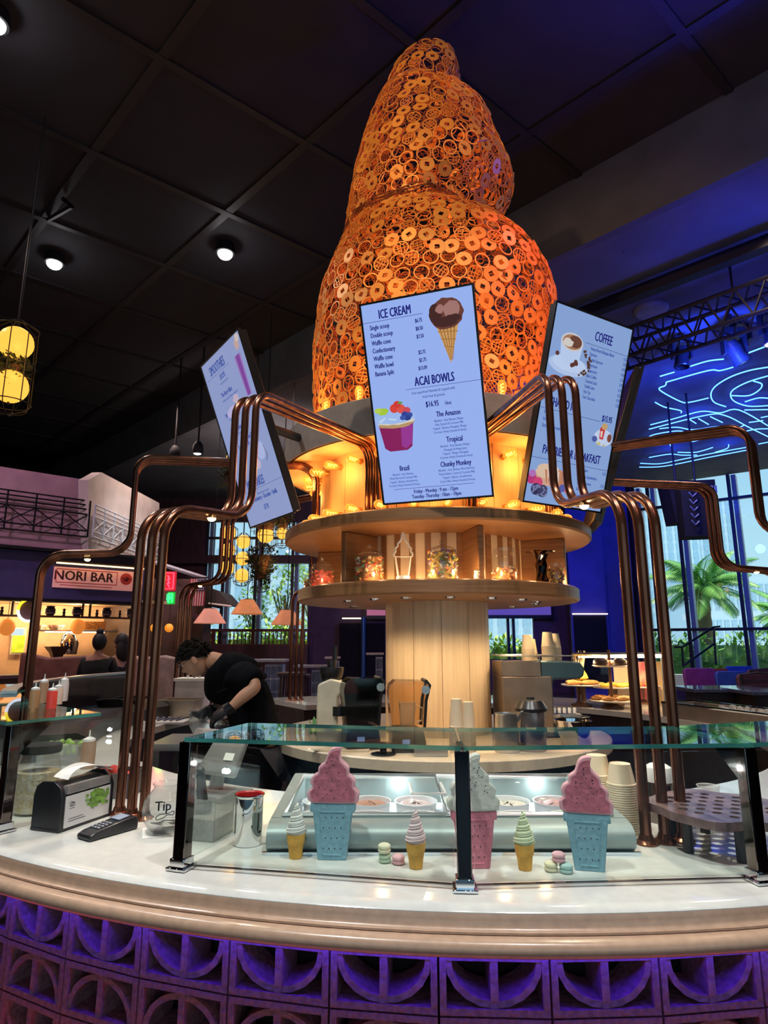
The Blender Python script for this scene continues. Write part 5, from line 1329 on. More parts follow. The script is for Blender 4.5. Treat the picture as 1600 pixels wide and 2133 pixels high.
# big jar with light contents behind the guard at far left
q = atZ(40, 1712, CT) + Vector((-.02, .14, 0)); p = Vector((q.x, q.y, TOP)); t = thing('topping_jar', 'large glass jar of pale crumbs at the far left behind the guard', 'jar', p)
mb = MB(); mb.lathe([(0, .003), (.075, .003), (.08, .01), (.08, .17), (.07, .20), (.07, .23)], c=p, n=28); mb.build('glass', m_jar, t)
mb = MB(); mb.lathe([(0, .008), (.075, .008), (.075, .15), (0, .16)], c=p, n=24); mb.build('crumbs', mat('pale_crumbs', (.62, .48, .26), .9, col2=(.74, .66, .55), scale=50, bump=.8), t)
mb = MB(); mb.lathe([(.073, .22), (.076, .225), (.076, .25), (0, .255)], c=p, n=24); mb.build('lid', m_blackmat, t)
for i, (px, py, w_, d_, h_, m_, lab, nm, ct) in enumerate((
    (235, 1655, .20, .16, .10, m_dark, 'dark box with red lid flaps behind the napkin dispenser', 'topping_box', 'box'),
    (130, 1590, .22, .14, .11, m_frost, 'clear tub of green fruit behind the left guard', 'fruit_tub', 'tub'),
    (60, 1560, .40, .22, .10, m_steel, 'long steel pan at the back of the left counter', 'steel_pan', 'pan'))):
    q = atZ(px, py, CT); p = Vector((q.x, q.y, TOP)); t = thing(nm, lab, ct, p)
    mb = MB()
    for c, s in (((0, -d_ / 2, h_ / 2), (w_, .005, h_)), ((0, d_ / 2, h_ / 2), (w_, .005, h_)), ((-w_ / 2, 0, h_ / 2), (.005, d_, h_)), ((w_ / 2, 0, h_ / 2), (.005, d_, h_)), ((0, 0, .003), (w_, d_, .006))): mb.box(p + Vector(c), s)
    mb.build('tub', m_, t)
    cc = ((.6, .04, .03), (.35, .55, .12), (.5, .42, .35))[i]
    mb = MB()
    for k in range(40): mb.ball(p + Vector((random.uniform(-w_ * .42, w_ * .42), random.uniform(-d_ * .42, d_ * .42), h_ * random.uniform(.55, 1.0))), random.uniform(.012, .02), 7, 5)
    mb.build('filling', mat('tub_filling_%d' % i, cc, .6, var=.3, scale=20), t, kind='stuff')
# griddle station: black glossy back panel with lit knobs, along the ring at the left
gs = thing('griddle_station', 'black glossy cooking station with red lamps along the left counter', 'cooker', pol(2.62, -178, TOP))
mb = MB(); a0, a1 = R(-198), R(-150)
mb.lathe([(2.42, .0), (2.42, .10), (2.5, .14), (2.86, .14), (2.86, .0)], c=(KC.x, KC.y, TOP), n=24, a0=a0, a1=a1, closed=True, caps=True); mb.build('body', m_black, gs)
mb = MB(); mb.lathe([(2.84, .135), (2.84, .37), (2.88, .37), (2.88, .135)], c=(KC.x, KC.y, TOP), n=24, a0=a0, a1=a1, closed=True, caps=True); mb.build('back_panel', mat('dark_gloss_panel', (.03, .03, .035), .12), gs)
mb = MB(); mb.lathe([(2.82, .37), (2.82, .385), (2.90, .385), (2.90, .37)], c=(KC.x, KC.y, TOP), n=24, a0=a0, a1=a1, closed=True, caps=True); mb.build('top_rail', m_steel, gs)
for k, a in enumerate((-188, -185)):
    mb = MB(); mb.ball(pol(2.885, a, TOP + .24), .012, 10, 6); mb.build('pilot_lamp', emat('red_pilot_%d' % k, (1, .05, .08), 5), gs)
for k in range(2):
    p = pol(2.64, -186 - 6 * k, TOP + .1405); t = thing('saucepan', ('dark saucepan on the cooking station, left one', 'dark saucepan on the cooking station, right one')[k], 'pan', p)
    mb = MB(); mb.lathe([(0, .001), (.10, .001), (.11, .05), (.112, .052), (.10, .048), (.095, .006), (0, .006)], c=p, n=24); mb.build('pan', m_blackmat, t)
    mb = MB(); mb.tube([p + Vector((.10, -.04, .045)), p + Vector((.26, -.12, .065))], .011, 8); mb.build('handle', m_black, t)
# containers by the worker
q = atZ(385, 1490, CT); p = Vector((q.x - .05, q.y, TOP))
t = thing('steel_pan', 'deep steel pan on the counter in front of the worker', 'pan', p)
mb = MB()
for c, s in (((0, -.12, .07), (.32, .005, .14)), ((0, .12, .07), (.32, .005, .14)), ((-.16, 0, .07), (.005, .24, .14)), ((.16, 0, .07), (.005, .24, .14)), ((0, 0, .003), (.32, .24, .006)), ((0, -.125, .14), (.35, .02, .006)), ((0, .125, .14), (.35, .02, .006))): mb.box(p + Vector(c), s)
mb.build('pan', mat('warm_steel', (.52, .42, .32), .3, .7), t)
q2 = p + Vector((.02, .30, 0))
t = thing('white_tub', 'tall white plastic tub behind the steel pan by the worker', 'tub', q2)
mb = MB()
for c, s in (((0, -.11, .15), (.27, .006, .30)), ((0, .11, .15), (.27, .006, .30)), ((-.135, 0, .15), (.006, .22, .30)), ((.135, 0, .15), (.006, .22, .30)), ((0, 0, .003), (.27, .22, .006))): mb.box(q2 + Vector(c), s)
mb.build('tub', mat('milky_plastic', (.72, .68, .70), .5, trans=.2), t)
mb = MB(); mb.box(q2 + Vector((0, 0, .30)), (.30, .25, .025)); mb.build('rim', m_white, t)
for k, (dx, c) in enumerate(((-.06, (.75, .72, .7)), (.0, (.05, .08, .3)), (.05, (.6, .55, .6)))):
    p3 = q2 + Vector((dx, 0, .02)); tt = thing('ladle_handle', ('white utensil standing in the white tub', 'navy utensil standing in the white tub', 'pale utensil standing in the white tub')[k], 'utensil', p3)
    mb = MB(); mb.tube([p3, p3 + Vector((.01, .0, .42))], .012, 8); mb.build('shaft', mat('utensil_%d' % k, c, .4), tt); mb = MB(); mb.ball(p3 + Vector((.01, 0, .43)), (.018, .008, .03), 10, 6); mb.build('tip', MATS['utensil_%d' % k], tt)
# knife-handled tool and cutlery tray left of the pan
q = atZ(345, 1505, CT); p = Vector((q.x, q.y, TOP)); t = thing('utensil_tray', 'white tray of steel utensils on the counter left of the worker', 'tray', p)
mb = MB(); mb.box(p + Vector((0, 0, .008)), (.36, .24, .016)); mb.build('tray', m_white, t)
for k in range(6):
    mb = MB(); mb.tube([p + Vector((-.14 + .05 * k, -.09, .024)), p + Vector((-.10 + .05 * k, .09, .03))], .007, 6); mb.ball(p + Vector((-.10 + .05 * k, .09, .03)), (.02, .025, .008), 8, 5); mb.build('utensil', m_chrome, t)

# ================================================================ RING COUNTER: RIGHT SIDE, PASTRIES
q = Vector((2.05, 6.2, TOP))
m_bread = mat('golden_bread', (.62, .32, .10), .6, col2=(.45, .19, .05), scale=12)
m_choc = mat('dark_chocolate_bun', (.035, .016, .01), .5, col2=(.12, .06, .03), scale=14)
m_yel = mat('lemon_yellow', (.85, .55, .06), .55)
m_plate = mat('cream_ceramic', (.78, .66, .56), .3)
m_darkwood = mat('dark_stand_wood', (.12, .05, .025), .4)
def on_right(px, py): v = atZ(px, py, CT); return Vector((v.x, v.y, TOP))
def cstand(label, p, tiers, m_post=m_darkwood):
    t = thing('cake_stand', label, 'cake stand', p)
    mb = MB(); mb.lathe([(0, 0), (.11, 0), (.11, .015), (.06, .03), (.045, .05), (.05, tiers[0][0]), (0, tiers[0][0])], c=p, n=24); mb.build('foot', m_post, t)
    for z, r in tiers:
        mb = MB(); mb.lathe([(0, z), (r * .9, z), (r, z + .012), (r * .98, z + .016), (r * .85, z + .010), (0, z + .010)], c=p, n=36); mb.build('plate', m_plate, t)
    if len(tiers) > 1:
        mb = MB(); mb.cyl(p + Vector((0, 0, tiers[0][0])), p + Vector((0, 0, tiers[-1][0] + .17)), .016, n=10); mb.build('rod', m_post, t)
    return t
_pn = [0]
def pastry(label, p, kind, s, m_, group=None):
    t = thing({'bun': 'bun', 'croissant': 'croissant', 'slice': 'cake_slice', 'ring': 'doughnut'}[kind], label, 'pastry', p, group); mb = MB()
    if kind == 'bun': mb.lathe([(0, 0), (s * .8, 0), (s, s * .3), (s * .9, s * .7), (s * .5, s), (0, s * 1.06)], c=p, n=18)
    elif kind == 'ring': mb.tube([Vector(p) + Vector((s * .65 * math.cos(a), s * .65 * math.sin(a), s * .38)) for a in [2 * PI * k / 18 for k in range(18)]], s * .37, 8, closed=True)
    elif kind == 'croissant':
        pts = [Vector(p) + Vector((s * 1.2 * math.cos(a), s * .8 * math.sin(a), s * .4)) for a in [R(200 - 220 * k / 14) for k in range(15)]]
        mb.tube(pts, [s * (.12 + .36 * math.sin(PI * k / 14)) * (1.0 if k % 2 else .9) for k in range(15)], 10)
    else: mb.prism([(-s, -s * .6), (s, -s * .4), (s, s * .4), (-s, s * .6)], s * .7, M=Matrix.Translation(Vector(p)))
    mb.build('crust', m_, t)
sA, sB, sC = on_right(1212, 1470), on_right(1276, 1474), on_right(1338, 1466)
cstand('single-tier cake stand with croissants and a carved pineapple', sA, [(.20, .20)])
cstand('two-tier stand with chocolate buns on the upper plate', sB, [(.06, .22), (.40, .17)])
cstand('cake stand of brown sandwiches behind the front-right pipes', sC, [(.17, .20)])
for i, (dx, dy, k) in enumerate(((-.09, -.08, 'croissant'), (.08, -.09, 'croissant'), (0, .06, 'croissant'))):
    pastry(('croissant at the left on the single-tier stand', 'croissant at the right on the single-tier stand', 'croissant at the back on the single-tier stand')[i], sA + Vector((dx, dy, .212)), k, .062, m_bread)
pp = sA + Vector((0, .0, .25)); t = thing('pineapple', 'carved pineapple crown on top of the croissants', 'fruit', pp)
mb = MB(); mb.lathe([(0, 0), (.05, 0), (.085, .03), (.07, .07), (.05, .10), (.03, .15), (0, .16)], c=pp, n=16); mb.build('flesh', m_yel, t)
mb = MB()
for k in range(14):
    a = k * 2.4; mb.tube([pp + Vector((.03 * math.cos(a), .03 * math.sin(a), .12)), pp + Vector((.07 * math.cos(a), .07 * math.sin(a), .27 + .02 * (k % 3)))], [.012, .003], 5)
mb.build('crown', mat('pale_crown', (.80, .62, .38), .6), t)
for i, (dx, dy) in enumerate(((-.10, -.03), (.10, -.02), (.0, .09))): pastry(('dark chocolate bun at the left on the upper plate', 'dark chocolate bun at the right on the upper plate', 'dark chocolate bun at the back of the upper plate')[i], sB + Vector((dx, dy, .412)), 'bun', .075, m_choc)
for i in range(6):
    a = i * 1.05; pastry('golden flaky pastry around the lower plate of the two-tier stand', sB + Vector((.14 * math.cos(a), .14 * math.sin(a), .072)), 'croissant', .05, m_bread, 'pastries on the lower plate')
for i, (px, py, lab) in enumerate(((1300, 1440, 'plate of lemon slices behind the two-tier stand'),)):
    pl = sB + Vector((.12, .30, 0)); cs = cstand('low stand of yellow lemon doughnuts behind the two-tier stand', pl, [(.17, .21)])
    for k in range(5):
        a = k * 1.256; pastry('yellow glazed doughnut on the low stand', pl + Vector((.13 * math.cos(a), .13 * math.sin(a), .182)), 'ring', .055, m_yel, 'yellow doughnuts on the low stand')
for k in range(4): pastry('brown bread roll on the stand behind the front-right pipes', sC + Vector((-.08 + .16 * (k % 2), -.08 + .15 * (k // 2), .182)), 'bun', .065, m_bread, 'bread rolls on the right cake stand')
# pastry case glass with a light strip
pc = thing('pastry_case', 'clear-fronted pastry case with a bright light strip along its top', 'display case', (2.2, 6.35, TOP))
def ringpt(r, a, z): return pol(r, a, z)
mb = MB(); a0, a1 = 55, 27
L0, L1 = atY(1205, 1367, 6.75), atY(1378, 1367, 6.45)
mb.tube([L0, L1], .016, 6); mb.build('light_strip', emat('case_strip', (1.0, .78, .42), 16), pc)
lamp('case_light', 'AREA', (L0 + L1) / 2 - Vector((0, 0, .04)), 16, (1.0, .70, .38), target=(L0 + L1) / 2 - Vector((0, 0, 1)), size=.9, size_y=.06, parent=pc)
mb = MB(); mb.tube([L0 + Vector((-.05, 0, .02)), L1 + Vector((.05, 0, .02))], .02, 4); mb.build('top_rail', m_steel, pc)
for L_ in (L0, L1): mb = MB(); mb.cyl(Vector((L_.x, L_.y, TOP)), L_, .012, n=8); mb.build('upright', m_steel, pc)
mb = MB(); mb.add([(L0.x, L0.y, TOP), (L1.x, L1.y, TOP), tuple(L1), tuple(L0)], [(0, 1, 2, 3)]); mb.build('back_pane', m_glass, pc, flat=True)
# patterned flower backdrop of the case
for i, (px, w_, c, lab) in enumerate(((1342, .20, (.65, .05, .09), 'red flower print board behind the pastries'), (1300, .20, (.60, .40, .25), 'tan print board behind the pastries'), (1382, .18, (.70, .38, .08), 'yellow flower print board behind the pastries'))):
    v = atY(px, 1405, 6.95); mb = MB(); mb.box((v.x, 6.95 + i * .03, TOP + .22), (w_, .01, .44)); o = mb.build('print_board', mat('print_board_%d' % i, (.62, .48, .36), .6, col2=c, scale=6)); tag(o, lab, 'board')
# steel drop-in trough at the right
v0, v1 = on_right(1382, 1492), on_right(1640, 1530)
t = thing('steel_trough', 'long grey steel trough on the right counter', 'trough', (v0 + v1) / 2)
d_ = (v1 - v0).normalized(); nb = Vector((-d_.y, d_.x, 0)); B = basis((v0 + v1) / 2, d_, nb, Vector((0, 0, 1))); L = (v1 - v0).length
mb = MB()
for c, s in (((0, 0, .06), (L, .01, .12)), ((0, .36, .06), (L, .01, .12)), ((-L / 2, .18, .06), (.01, .36, .12)), ((L / 2, .18, .06), (.01, .36, .12)), ((0, .18, .01), (L, .36, .01))): mb.box(c, s, M=B)
mb.build('wall', mat('taupe_steel', (.30, .26, .23), .35, .5), t)
mb = MB(); mb.tube([B @ Vector(v) for v in ((-L / 2, 0, .12), (L / 2, 0, .12), (L / 2, .36, .12), (-L / 2, .36, .12))], .012, 6, closed=True); mb.build('rim', m_chrome, t)
mb = MB()
for k in range(160): mb.ball(B @ Vector((random.uniform(-L * .1, L * .48), random.uniform(.04, .32), random.uniform(.05, .125))), .022, 6, 4)
mb.build('ice_cubes', m_frost, t, kind='stuff')
# vent panel and black bins inside the ring, seen through the guard on the right
vb = pol(2.16, -38, .62); t = thing('vent_panel', 'dark steel vent panel with slats under the right counter', 'appliance', vb)
er = Vector((math.cos(R(-38)), math.sin(R(-38)), 0)); et = Vector((-er.y, er.x, 0)); B = basis(vb, et, er, Vector((0, 0, 1)))
mb = MB(); mb.box((0, 0, 0), (.7, .06, .6), M=B); mb.build('panel', m_blackchrome, t)
for k in range(5): mb = MB(); mb.box((0, -.04, .02 + .045 * k), (.55, .03, .012), M=B); mb.build('vent_slat', m_steel, t)
p = pol(2.52, -48, TOP); t = thing('black_bin', 'open black bin standing on the right counter', 'bin', p); B = basis(p, et, er, Vector((0, 0, 1)))
mb = MB()
for c, s in (((0, -.10, .09), (.40, .006, .18)), ((0, .10, .09), (.40, .006, .18)), ((-.20, 0, .09), (.006, .20, .18)), ((.20, 0, .09), (.006, .20, .18)), ((0, 0, .004), (.40, .20, .008))): mb.box(c, s, M=B)
mb.build('bin', m_black, t)
# till screens on the staff side at the left front
p = pol(2.40, -118, TOP); t = thing('till_screen', 'grey-white till terminal with tilted screen behind the left guard pane', 'till', p)
er = Vector((math.cos(R(-118)), math.sin(R(-118)), 0)); et = Vector((-er.y, er.x, 0)); B = basis(p, et, er, Vector((0, 0, 1)))
mb = MB(); mb.box((0, 0, .012), (.22, .20, .024), M=B); mb.tube([B @ Vector((0, .02, .02)), B @ Vector((0, .0, .14))], .03, 10); mb.build('stand', mat('grey_till', (.30, .29, .29), .4), t, bevel=.004)
Bs = B @ Matrix.Translation((0, .03, .185)) @ Matrix.Rotation(R(28), 4, 'X')
mb = MB(); mb.box((0, 0, 0), (.30, .035, .19), M=Bs); mb.build('screen_back', mat('grey_till_back', (.20, .19, .185), .4), t, bevel=.012)
mb = MB(); mb.box((.10, .02, -.02), (.05, .004, .03), M=Bs); mb.build('rating_sticker', m_white, t)
# ================================================================ LEFT: THE NORI BAR STALL
ND = Vector((.755, .656, 0)); N0 = Vector((-5.19, 11.0, 0)); NB = Vector((-ND.y, ND.x, 0))     # facade line, outward is -NB
def onN(px, py):                     # the point of the facade plane seen at a pixel
    r = ray(px, py); n = NB; t = (N0 - Vector((0, 0, EYE))).dot(n) / r.dot(n)
    return Vector((0, 0, EYE)) + r * t
def su(p): return (p - N0).dot(ND)
s0, s1, sE = -6.0, su(onN(184, 1200)), su(onN(292, 1200))
zf1, zf0 = onN(150, 1158).z, onN(150, 1251).z
def nbox(mb, sa, sb, za, zb, off, th): mb.box((0, 0, 0), (sb - sa, th, zb - za), M=basis(N0 + ND * (sa + sb) / 2 + NB * off + Vector((0, 0, (za + zb) / 2)), ND, NB, Vector((0, 0, 1)))); return mb
m_mauve = mat('mauve_plaster', (.42, .26, .32), .85, var=.12, scale=3)
m_pale = mat('pale_plaster', (.62, .56, .52), .85, var=.1, scale=3)
m_navy = mat('navy_fascia', (.05, .045, .17), .7, var=.1)
st = thing('nori_bar_stall', 'stall with mauve upper wall, navy fascia and a lit kitchen behind its counter', 'food stall', N0)
zp = onN(150, 995).z
nbox(MB(), s0, s1, zf1, zp, .1, .2).build('upper_wall', m_mauve, st)
nbox(MB(), s0, sE, zf0, zf1, -.05, .3).build('fascia', m_navy, st)
nbox(MB(), s0, sE, zf1 - .0, zf1 + .05, -.12, .5).build('fascia_cap', m_blackmat, st)
nbox(MB(), s0, sE, zf0 - .05, zf0, -.1, .36).build('fascia_edge', m_blackmat, st)
# second face, turned away, with a low gable
G0 = N0 + ND * s1; GD = Vector((.02, 1, 0)).normalized(); GN = Vector((-1, .02, 0)).normalized()
def onG(px, py):
    r = ray(px, py); t = (G0 - Vector((0, 0, EYE))).dot(GN) / r.dot(GN); return Vector((0, 0, EYE)) + r * t
def gu(p): return (p - G0).dot(GD)
gp = [onG(184, 1000), onG(212, 984), onG(332, 1048), onG(332, 1172), onG(184, 1166)]
mb = MB(); mb.prism([(gu(p), p.z) for p in gp], .18, M=basis(G0, GD, Vector((0, 0, 1)), GN * 1)); mb.build('gable_wall', m_pale, st)
# railings on both faces
def railing(label, fn, xa, xb, m, off, pat):
    p00, p01, p10, p11 = fn(xa, pat[0](xa)), fn(xa, pat[1](xa)), fn(xb, pat[0](xb)), fn(xb, pat[1](xb))
    o = off; t = thing('balcony_railing', label, 'railing', p01)
    zt, zb = p00.z, p01.z; A = Vector((p01.x, p01.y, 0)) + o; Bq = Vector((p11.x, p11.y, 0)) + o; H = zt - zb
    d = (Bq - A); L = d.length; d.normalize()
    for f in (0, .16, .62, .76, .88, 1.0):
        mb = MB(); mb.tube([A + Vector((0, 0, zb + H * f)), Bq + Vector((0, 0, zb + H * f))], .014, 5); mb.build('rail', m, t)
    n = max(4, int(L / (H * .62))); w = L / n
    for k in range(n + 1):
        q = A + d * w * k; mb = MB(); mb.tube([q + Vector((0, 0, zb)), q + Vector((0, 0, zt))], .015, 5); mb.build('railing_post', m, t)
        if k < n:
            for a, b in ((.16, .62), (.62, .16)):
                mb = MB(); mb.tube([q + Vector((0, 0, zb + H * a)), q + d * w + Vector((0, 0, zb + H * b))], .010, 5); mb.build('cross_bar', m, t)
    return t
railing('dark railing with crossed bars on the mauve wall above the stall', onN, -60, 177, m_blackmat, -NB * .14, (lambda x: 1024 + (x - 13) * .139, lambda x: 1103 + (x - 13) * .085))
railing('pale metal railing with crossed bars on the side wall beside the stall', onG, 184, 326, mat('pale_metal', (.62, .70, .78), .4, .2), -GN * .22 if GN.x > 0 else Vector((.07, 0, 0)), (lambda x: 1048 + (x - 184) * .42, lambda x: 1118 + (x - 184) * .30))
# sign with hood light
sg = thing('nori_bar_sign', 'pink lit sign lettered NORI BAR on the navy fascia', 'sign', onN(186, 1208))
a, b = onN(106, 1183), onN(272, 1193); zz1, zz0 = onN(106, 1182).z, onN(106, 1225).z
c = (a + b) / 2; c.z = (zz1 + zz0) / 2; w_, h_ = (Vector((b.x, b.y, 0)) - Vector((a.x, a.y, 0))).length, zz1 - zz0
B = basis(c - NB * .215, ND, Vector((0, 0, 1)), -NB)
mb = MB(); mb.box((0, 0, 0), (w_, h_, .03), M=B); mb.build('board', mat('pink_sign_board', (.80, .44, .42), .7, var=.05, emit=(.8, .30, .28), es=.28), sg)
m_signink = mat('maroon_ink', (.06, .01, .02), .7)
m_signred = mat('sign_red', (.62, .06, .07), .7)
T = B @ Matrix.Translation((0, 0, .017))
mb = MB(); text(mb, 'NORI BAR', T, -w_ * .13, -h_ * .12, h_ * .46, 'C', .92, .006); mb.build('lettering', m_signink, sg, flat=True)
mb = MB()
for (x0_, y0_, x1_, y1_) in ((-.47, .40, .27, .40), (.27, .40, .27, -.24), (.27, -.24, -.47, -.24), (-.47, -.24, -.47, .40)):
    mb.tube([T @ Vector((x0_ * w_, y0_ * h_, 0)), T @ Vector((x1_ * w_, y1_ * h_, 0))], .007, 4)
mb.tube([T @ Vector((-.42 * w_, -.36 * h_, 0)), T @ Vector((.22 * w_, -.38 * h_, 0))], .006, 4)
mb.flat([(w_ * .39 + h_ * .30 * math.cos(q), h_ * .10 + h_ * .30 * math.sin(q)) for q in [2 * PI * k / 28 for k in range(28)]], M=T, z=.001); mb.build('red_seal', m_signred, sg, flat=True)
mb = MB(); rnd = random.Random(3)
for k in range(6): mb.tube([T @ Vector((w_ * .39 + h_ * x, h_ * (.10 + y), .003)) for x, y in [(rnd.uniform(-.2, .2), rnd.uniform(-.12, .12)) for _ in range(3)]], .005, 4)
mb.build('seal_strokes', m_signink, sg)
a = onN(100, 1172); b = onN(290, 1184)
hd = MB(); zz = onN(150, 1178).z; nbox(hd, su(a), su(b), zz, zz + .12, -.42, .5); ho = hd.build('light_hood', m_blackmat, sg)
mb = MB(); nbox(mb, su(a) + .05, su(b) - .05, zz - .02, zz, -.36, .05); mb.build('light_strip', emat('sign_strip', (1.0, .62, .25), 4), sg)
# kitchen behind: back wall, shelf, pots, lantern lamps, worktops
DEP = 1.9
m_kit = mat('warm_kitchen_wall', (.72, .52, .34), .6, var=.12, scale=4)
kz1 = zf0
nbox(MB(), s0, sE + .6, .0, kz1 + .3, DEP, .1).build('kitchen_wall', m_kit, st)
nbox(MB(), s0, sE + .6, kz1, kz1 + .06, DEP / 2, DEP).build('kitchen_ceiling', m_kit, st)
nbox(MB(), s0, sE, 0, 1.12, .1, .5).build('counter_front', mat('brown_counter_front', (.16, .08, .06), .5, var=.3, scale=4), st)
nbox(MB(), s0, sE, 1.12, 1.17, .05, .7).build('counter_top', mat('dark_plum_top', (.10, .06, .08), .3), st)
nbox(MB(), sE, sE + .12, 0, zf0, .9, 1.9).build('side_wall', m_dark, st)
zsh = onN(150, 1283).z
shf = nbox(MB(), s0, sE, zsh - .03, zsh, .12, .22).build('hanging_shelf', m_darkwood, st)
for px in (38, 184, 290):
    for dx in (-.06, .06):
        p = onN(px, 1260) + NB * .08 + ND * dx; mb = MB(); mb.box((p.x, p.y, (zf0 + zsh) / 2), (.03, .03, zf0 - zsh)); mb.build('shelf_hanger', m_darkwood, st)
for i, px in enumerate((108, 164, 226, 277)):
    p = onN(px, 1281) + NB * .12; p.z = zsh + .001; t = thing('clay_pot', 'dark round pot on the hanging shelf under the fascia', 'pot', p, 'pots on the stall shelf'); mb = MB(); mb.lathe([(0, 0), (.055, 0), (.08, .05), (.085, .10), (.06, .14), (.075, .16), (0, .17)], c=p, n=18); mb.build('pot', mat('dark_pot_%d' % i, (.05, .03, .06), .35), t); mb = MB(); mb.lathe([(.075, .03), (.084, .05), (.078, .032)], c=p, n=18); mb.build('base_band', m_mauve, t)
for i, px in enumerate((6, 82, 137, 206, 254)):
    p = onN(px, 1281) + NB * .12; p.z = zsh + .001; t = thing('figurine', 'tiny dark figurine between the pots on the stall shelf', 'figurine', p, 'figurines on the stall shelf'); mb = MB(); mb.lathe([(0, 0), (.03, 0), (.02, .03), (.03, .06), (.015, .08), (.028, .11), (0, .13)], c=p, n=10); mb.build('figure', m_dark, t)
for i, (px, py, r_) in enumerate(((180, 1304, .125), (28, 1305, .13))):
    p = onN(px, py) + NB * .5; t = thing('paper_lantern', ('orange ribbed paper lantern hanging in the stall kitchen', 'tan paper lantern hanging at the left end of the stall kitchen')[i], 'lantern', p)
    mb = MB(); mb.lathe([(0, -r_ * 1.1)] + [(r_ * math.sin(PI * k / 14) * (1.0 if k % 2 else .95), -r_ * 1.1 * math.cos(PI * k / 14)) for k in range(1, 14)] + [(0, r_ * 1.1)], c=p, n=20); mb.build('shade', mat('lantern_paper_%d' % i, (.75, .30, .06), .7, emit=(1, .30, .05), es=.55), t); mb = MB(); mb.cyl(p + Vector((0, 0, r_)), p + Vector((0, 0, zf0 - p.z)), .005, n=5); mb.build('cord', m_blackmat, t)
rs = thing('ring_sign', 'round yellow and white glowing ring sign behind the far-left pipe', 'sign', onN(55, 1270))
p = onN(55, 1272) - NB * .2; mb = MB(); mb.tube([p + ND * .16 * math.cos(q) + Vector((0, 0, .175 * math.sin(q))) for q in [PI * k / 14 for k in range(15)]], .022, 8); mb.build('yellow_half', emat('neon_yellow', (1, .75, .03), 1.4), rs)
mb = MB(); mb.tube([p + ND * .16 * math.cos(q) + Vector((0, 0, .175 * math.sin(q))) for q in [-PI * k / 14 for k in range(15)]], .022, 8); mb.build('white_half', emat('neon_white', (.8, .85, 1), 1.4), rs)
mb = MB(); mb.flat([(.14 * math.cos(q), .155 * math.sin(q)) for q in [2 * PI * k / 24 for k in range(24)]], M=basis(p + NB * .03, ND, Vector((0, 0, 1)), -NB)); mb.build('back_disc', mat('ring_back', (.20, .10, .10), .5), rs)
# back shelf with warm under-light, boxes, hood, steam table, small window
kp = lambda px, py, off: onN(px, py) + NB * off
def kbox(mb, px0, px1, py0, py1, off, th):
    a, b = onN(px0, py1), onN(px1, py1); k = 1.17
    za, zb_ = onN((px0 + px1) / 2, py1).z, onN((px0 + px1) / 2, py0).z
    return nbox(mb, su(a), su(b), za, zb_, off, th)
kbox(MB(), 105, 290, 1311, 1314, 1.2, .4).build('back_shelf', m_steel, st)
kbox(MB(), 130, 260, 1314, 1316, 1.15, .05).build('under_light', emat('kitchen_strip', (1.0, .85, .6), 6), st)
kbox(MB(), 67, 101, 1303, 1366, 1.75, .04).build('window_frame', m_white, st)
kbox(MB(), 70, 98, 1306, 1322, 1.72, .02).build('window_sky', emat('daylight_pane', (.62, .85, .95), .9), st)
kbox(MB(), 70, 98, 1322, 1362, 1.72, .02).build('window_garden', mat('garden_view', (.35, .55, .03), .8, col2=(.65, .80, .10), scale=9, emit=(.4, .6, .02), es=.5), st)
bx = thing('crate', 'flat brown wicker crate on the back shelf of the stall kitchen', 'crate', kp(226, 1310, 1.1)); kbox(MB(), 200, 255, 1292, 1310, 1.1, .3).build('crate', mat('wicker', (.42, .22, .08), .8, var=.4, scale=30), bx)
for i, (px, c) in enumerate(((122, (.5, .6, .62)), (150, (.15, .08, .06)), (163, (.45, .6, .65)), (116, (.2, .1, .05)))):
    p = kp(px, 1310, 1.2); t = thing('bowl_stack', ('pale blue bowl', 'dark bowl', 'light bowl', 'small brown bowl')[i] + ' on the back shelf of the stall kitchen', 'bowl', p); mb = MB(); mb.lathe([(0, 0), (.05, 0), (.09, .06), (.085, .09), (0, .09)], c=p, n=14); mb.build('bowl', mat('kit_bowl_%d' % i, c, .5), t)
hp = thing('cooking_hood', 'dark cooking wok station in the stall kitchen', 'cooker', kp(152, 1355, 1.0)); p = kp(152, 1356, 1.0); mb = MB(); mb.lathe([(.10, -.14), (.14, -.05), (.24, .06), (.25, .07), (.22, .06), (0, -.02)], c=p, n=4); mb.build('wok_stand', m_dark, hp)
p = kp(180, 1340, 1.1); t = thing('steel_steamer', 'bright steel steamer in the stall kitchen beside the wok', 'steamer', p); mb = MB(); mb.lathe([(0, -.20), (.16, -.20), (.18, .0), (.10, .16), (0, .20)], c=p, n=18); mb.build('body', m_chrome, t)
for (px, py, off, e, c) in ((80, 1275, .9, 36, (1, .62, .30)), (200, 1275, 1.0, 42, (1, .66, .34)), (-60, 1275, 1.0, 30, (1, .66, .34))):
    p = kp(px, py, off); p.z = zf0 - .12; lamp('kitchen_lamp', 'POINT', p, e, c, size=.12, parent=st)
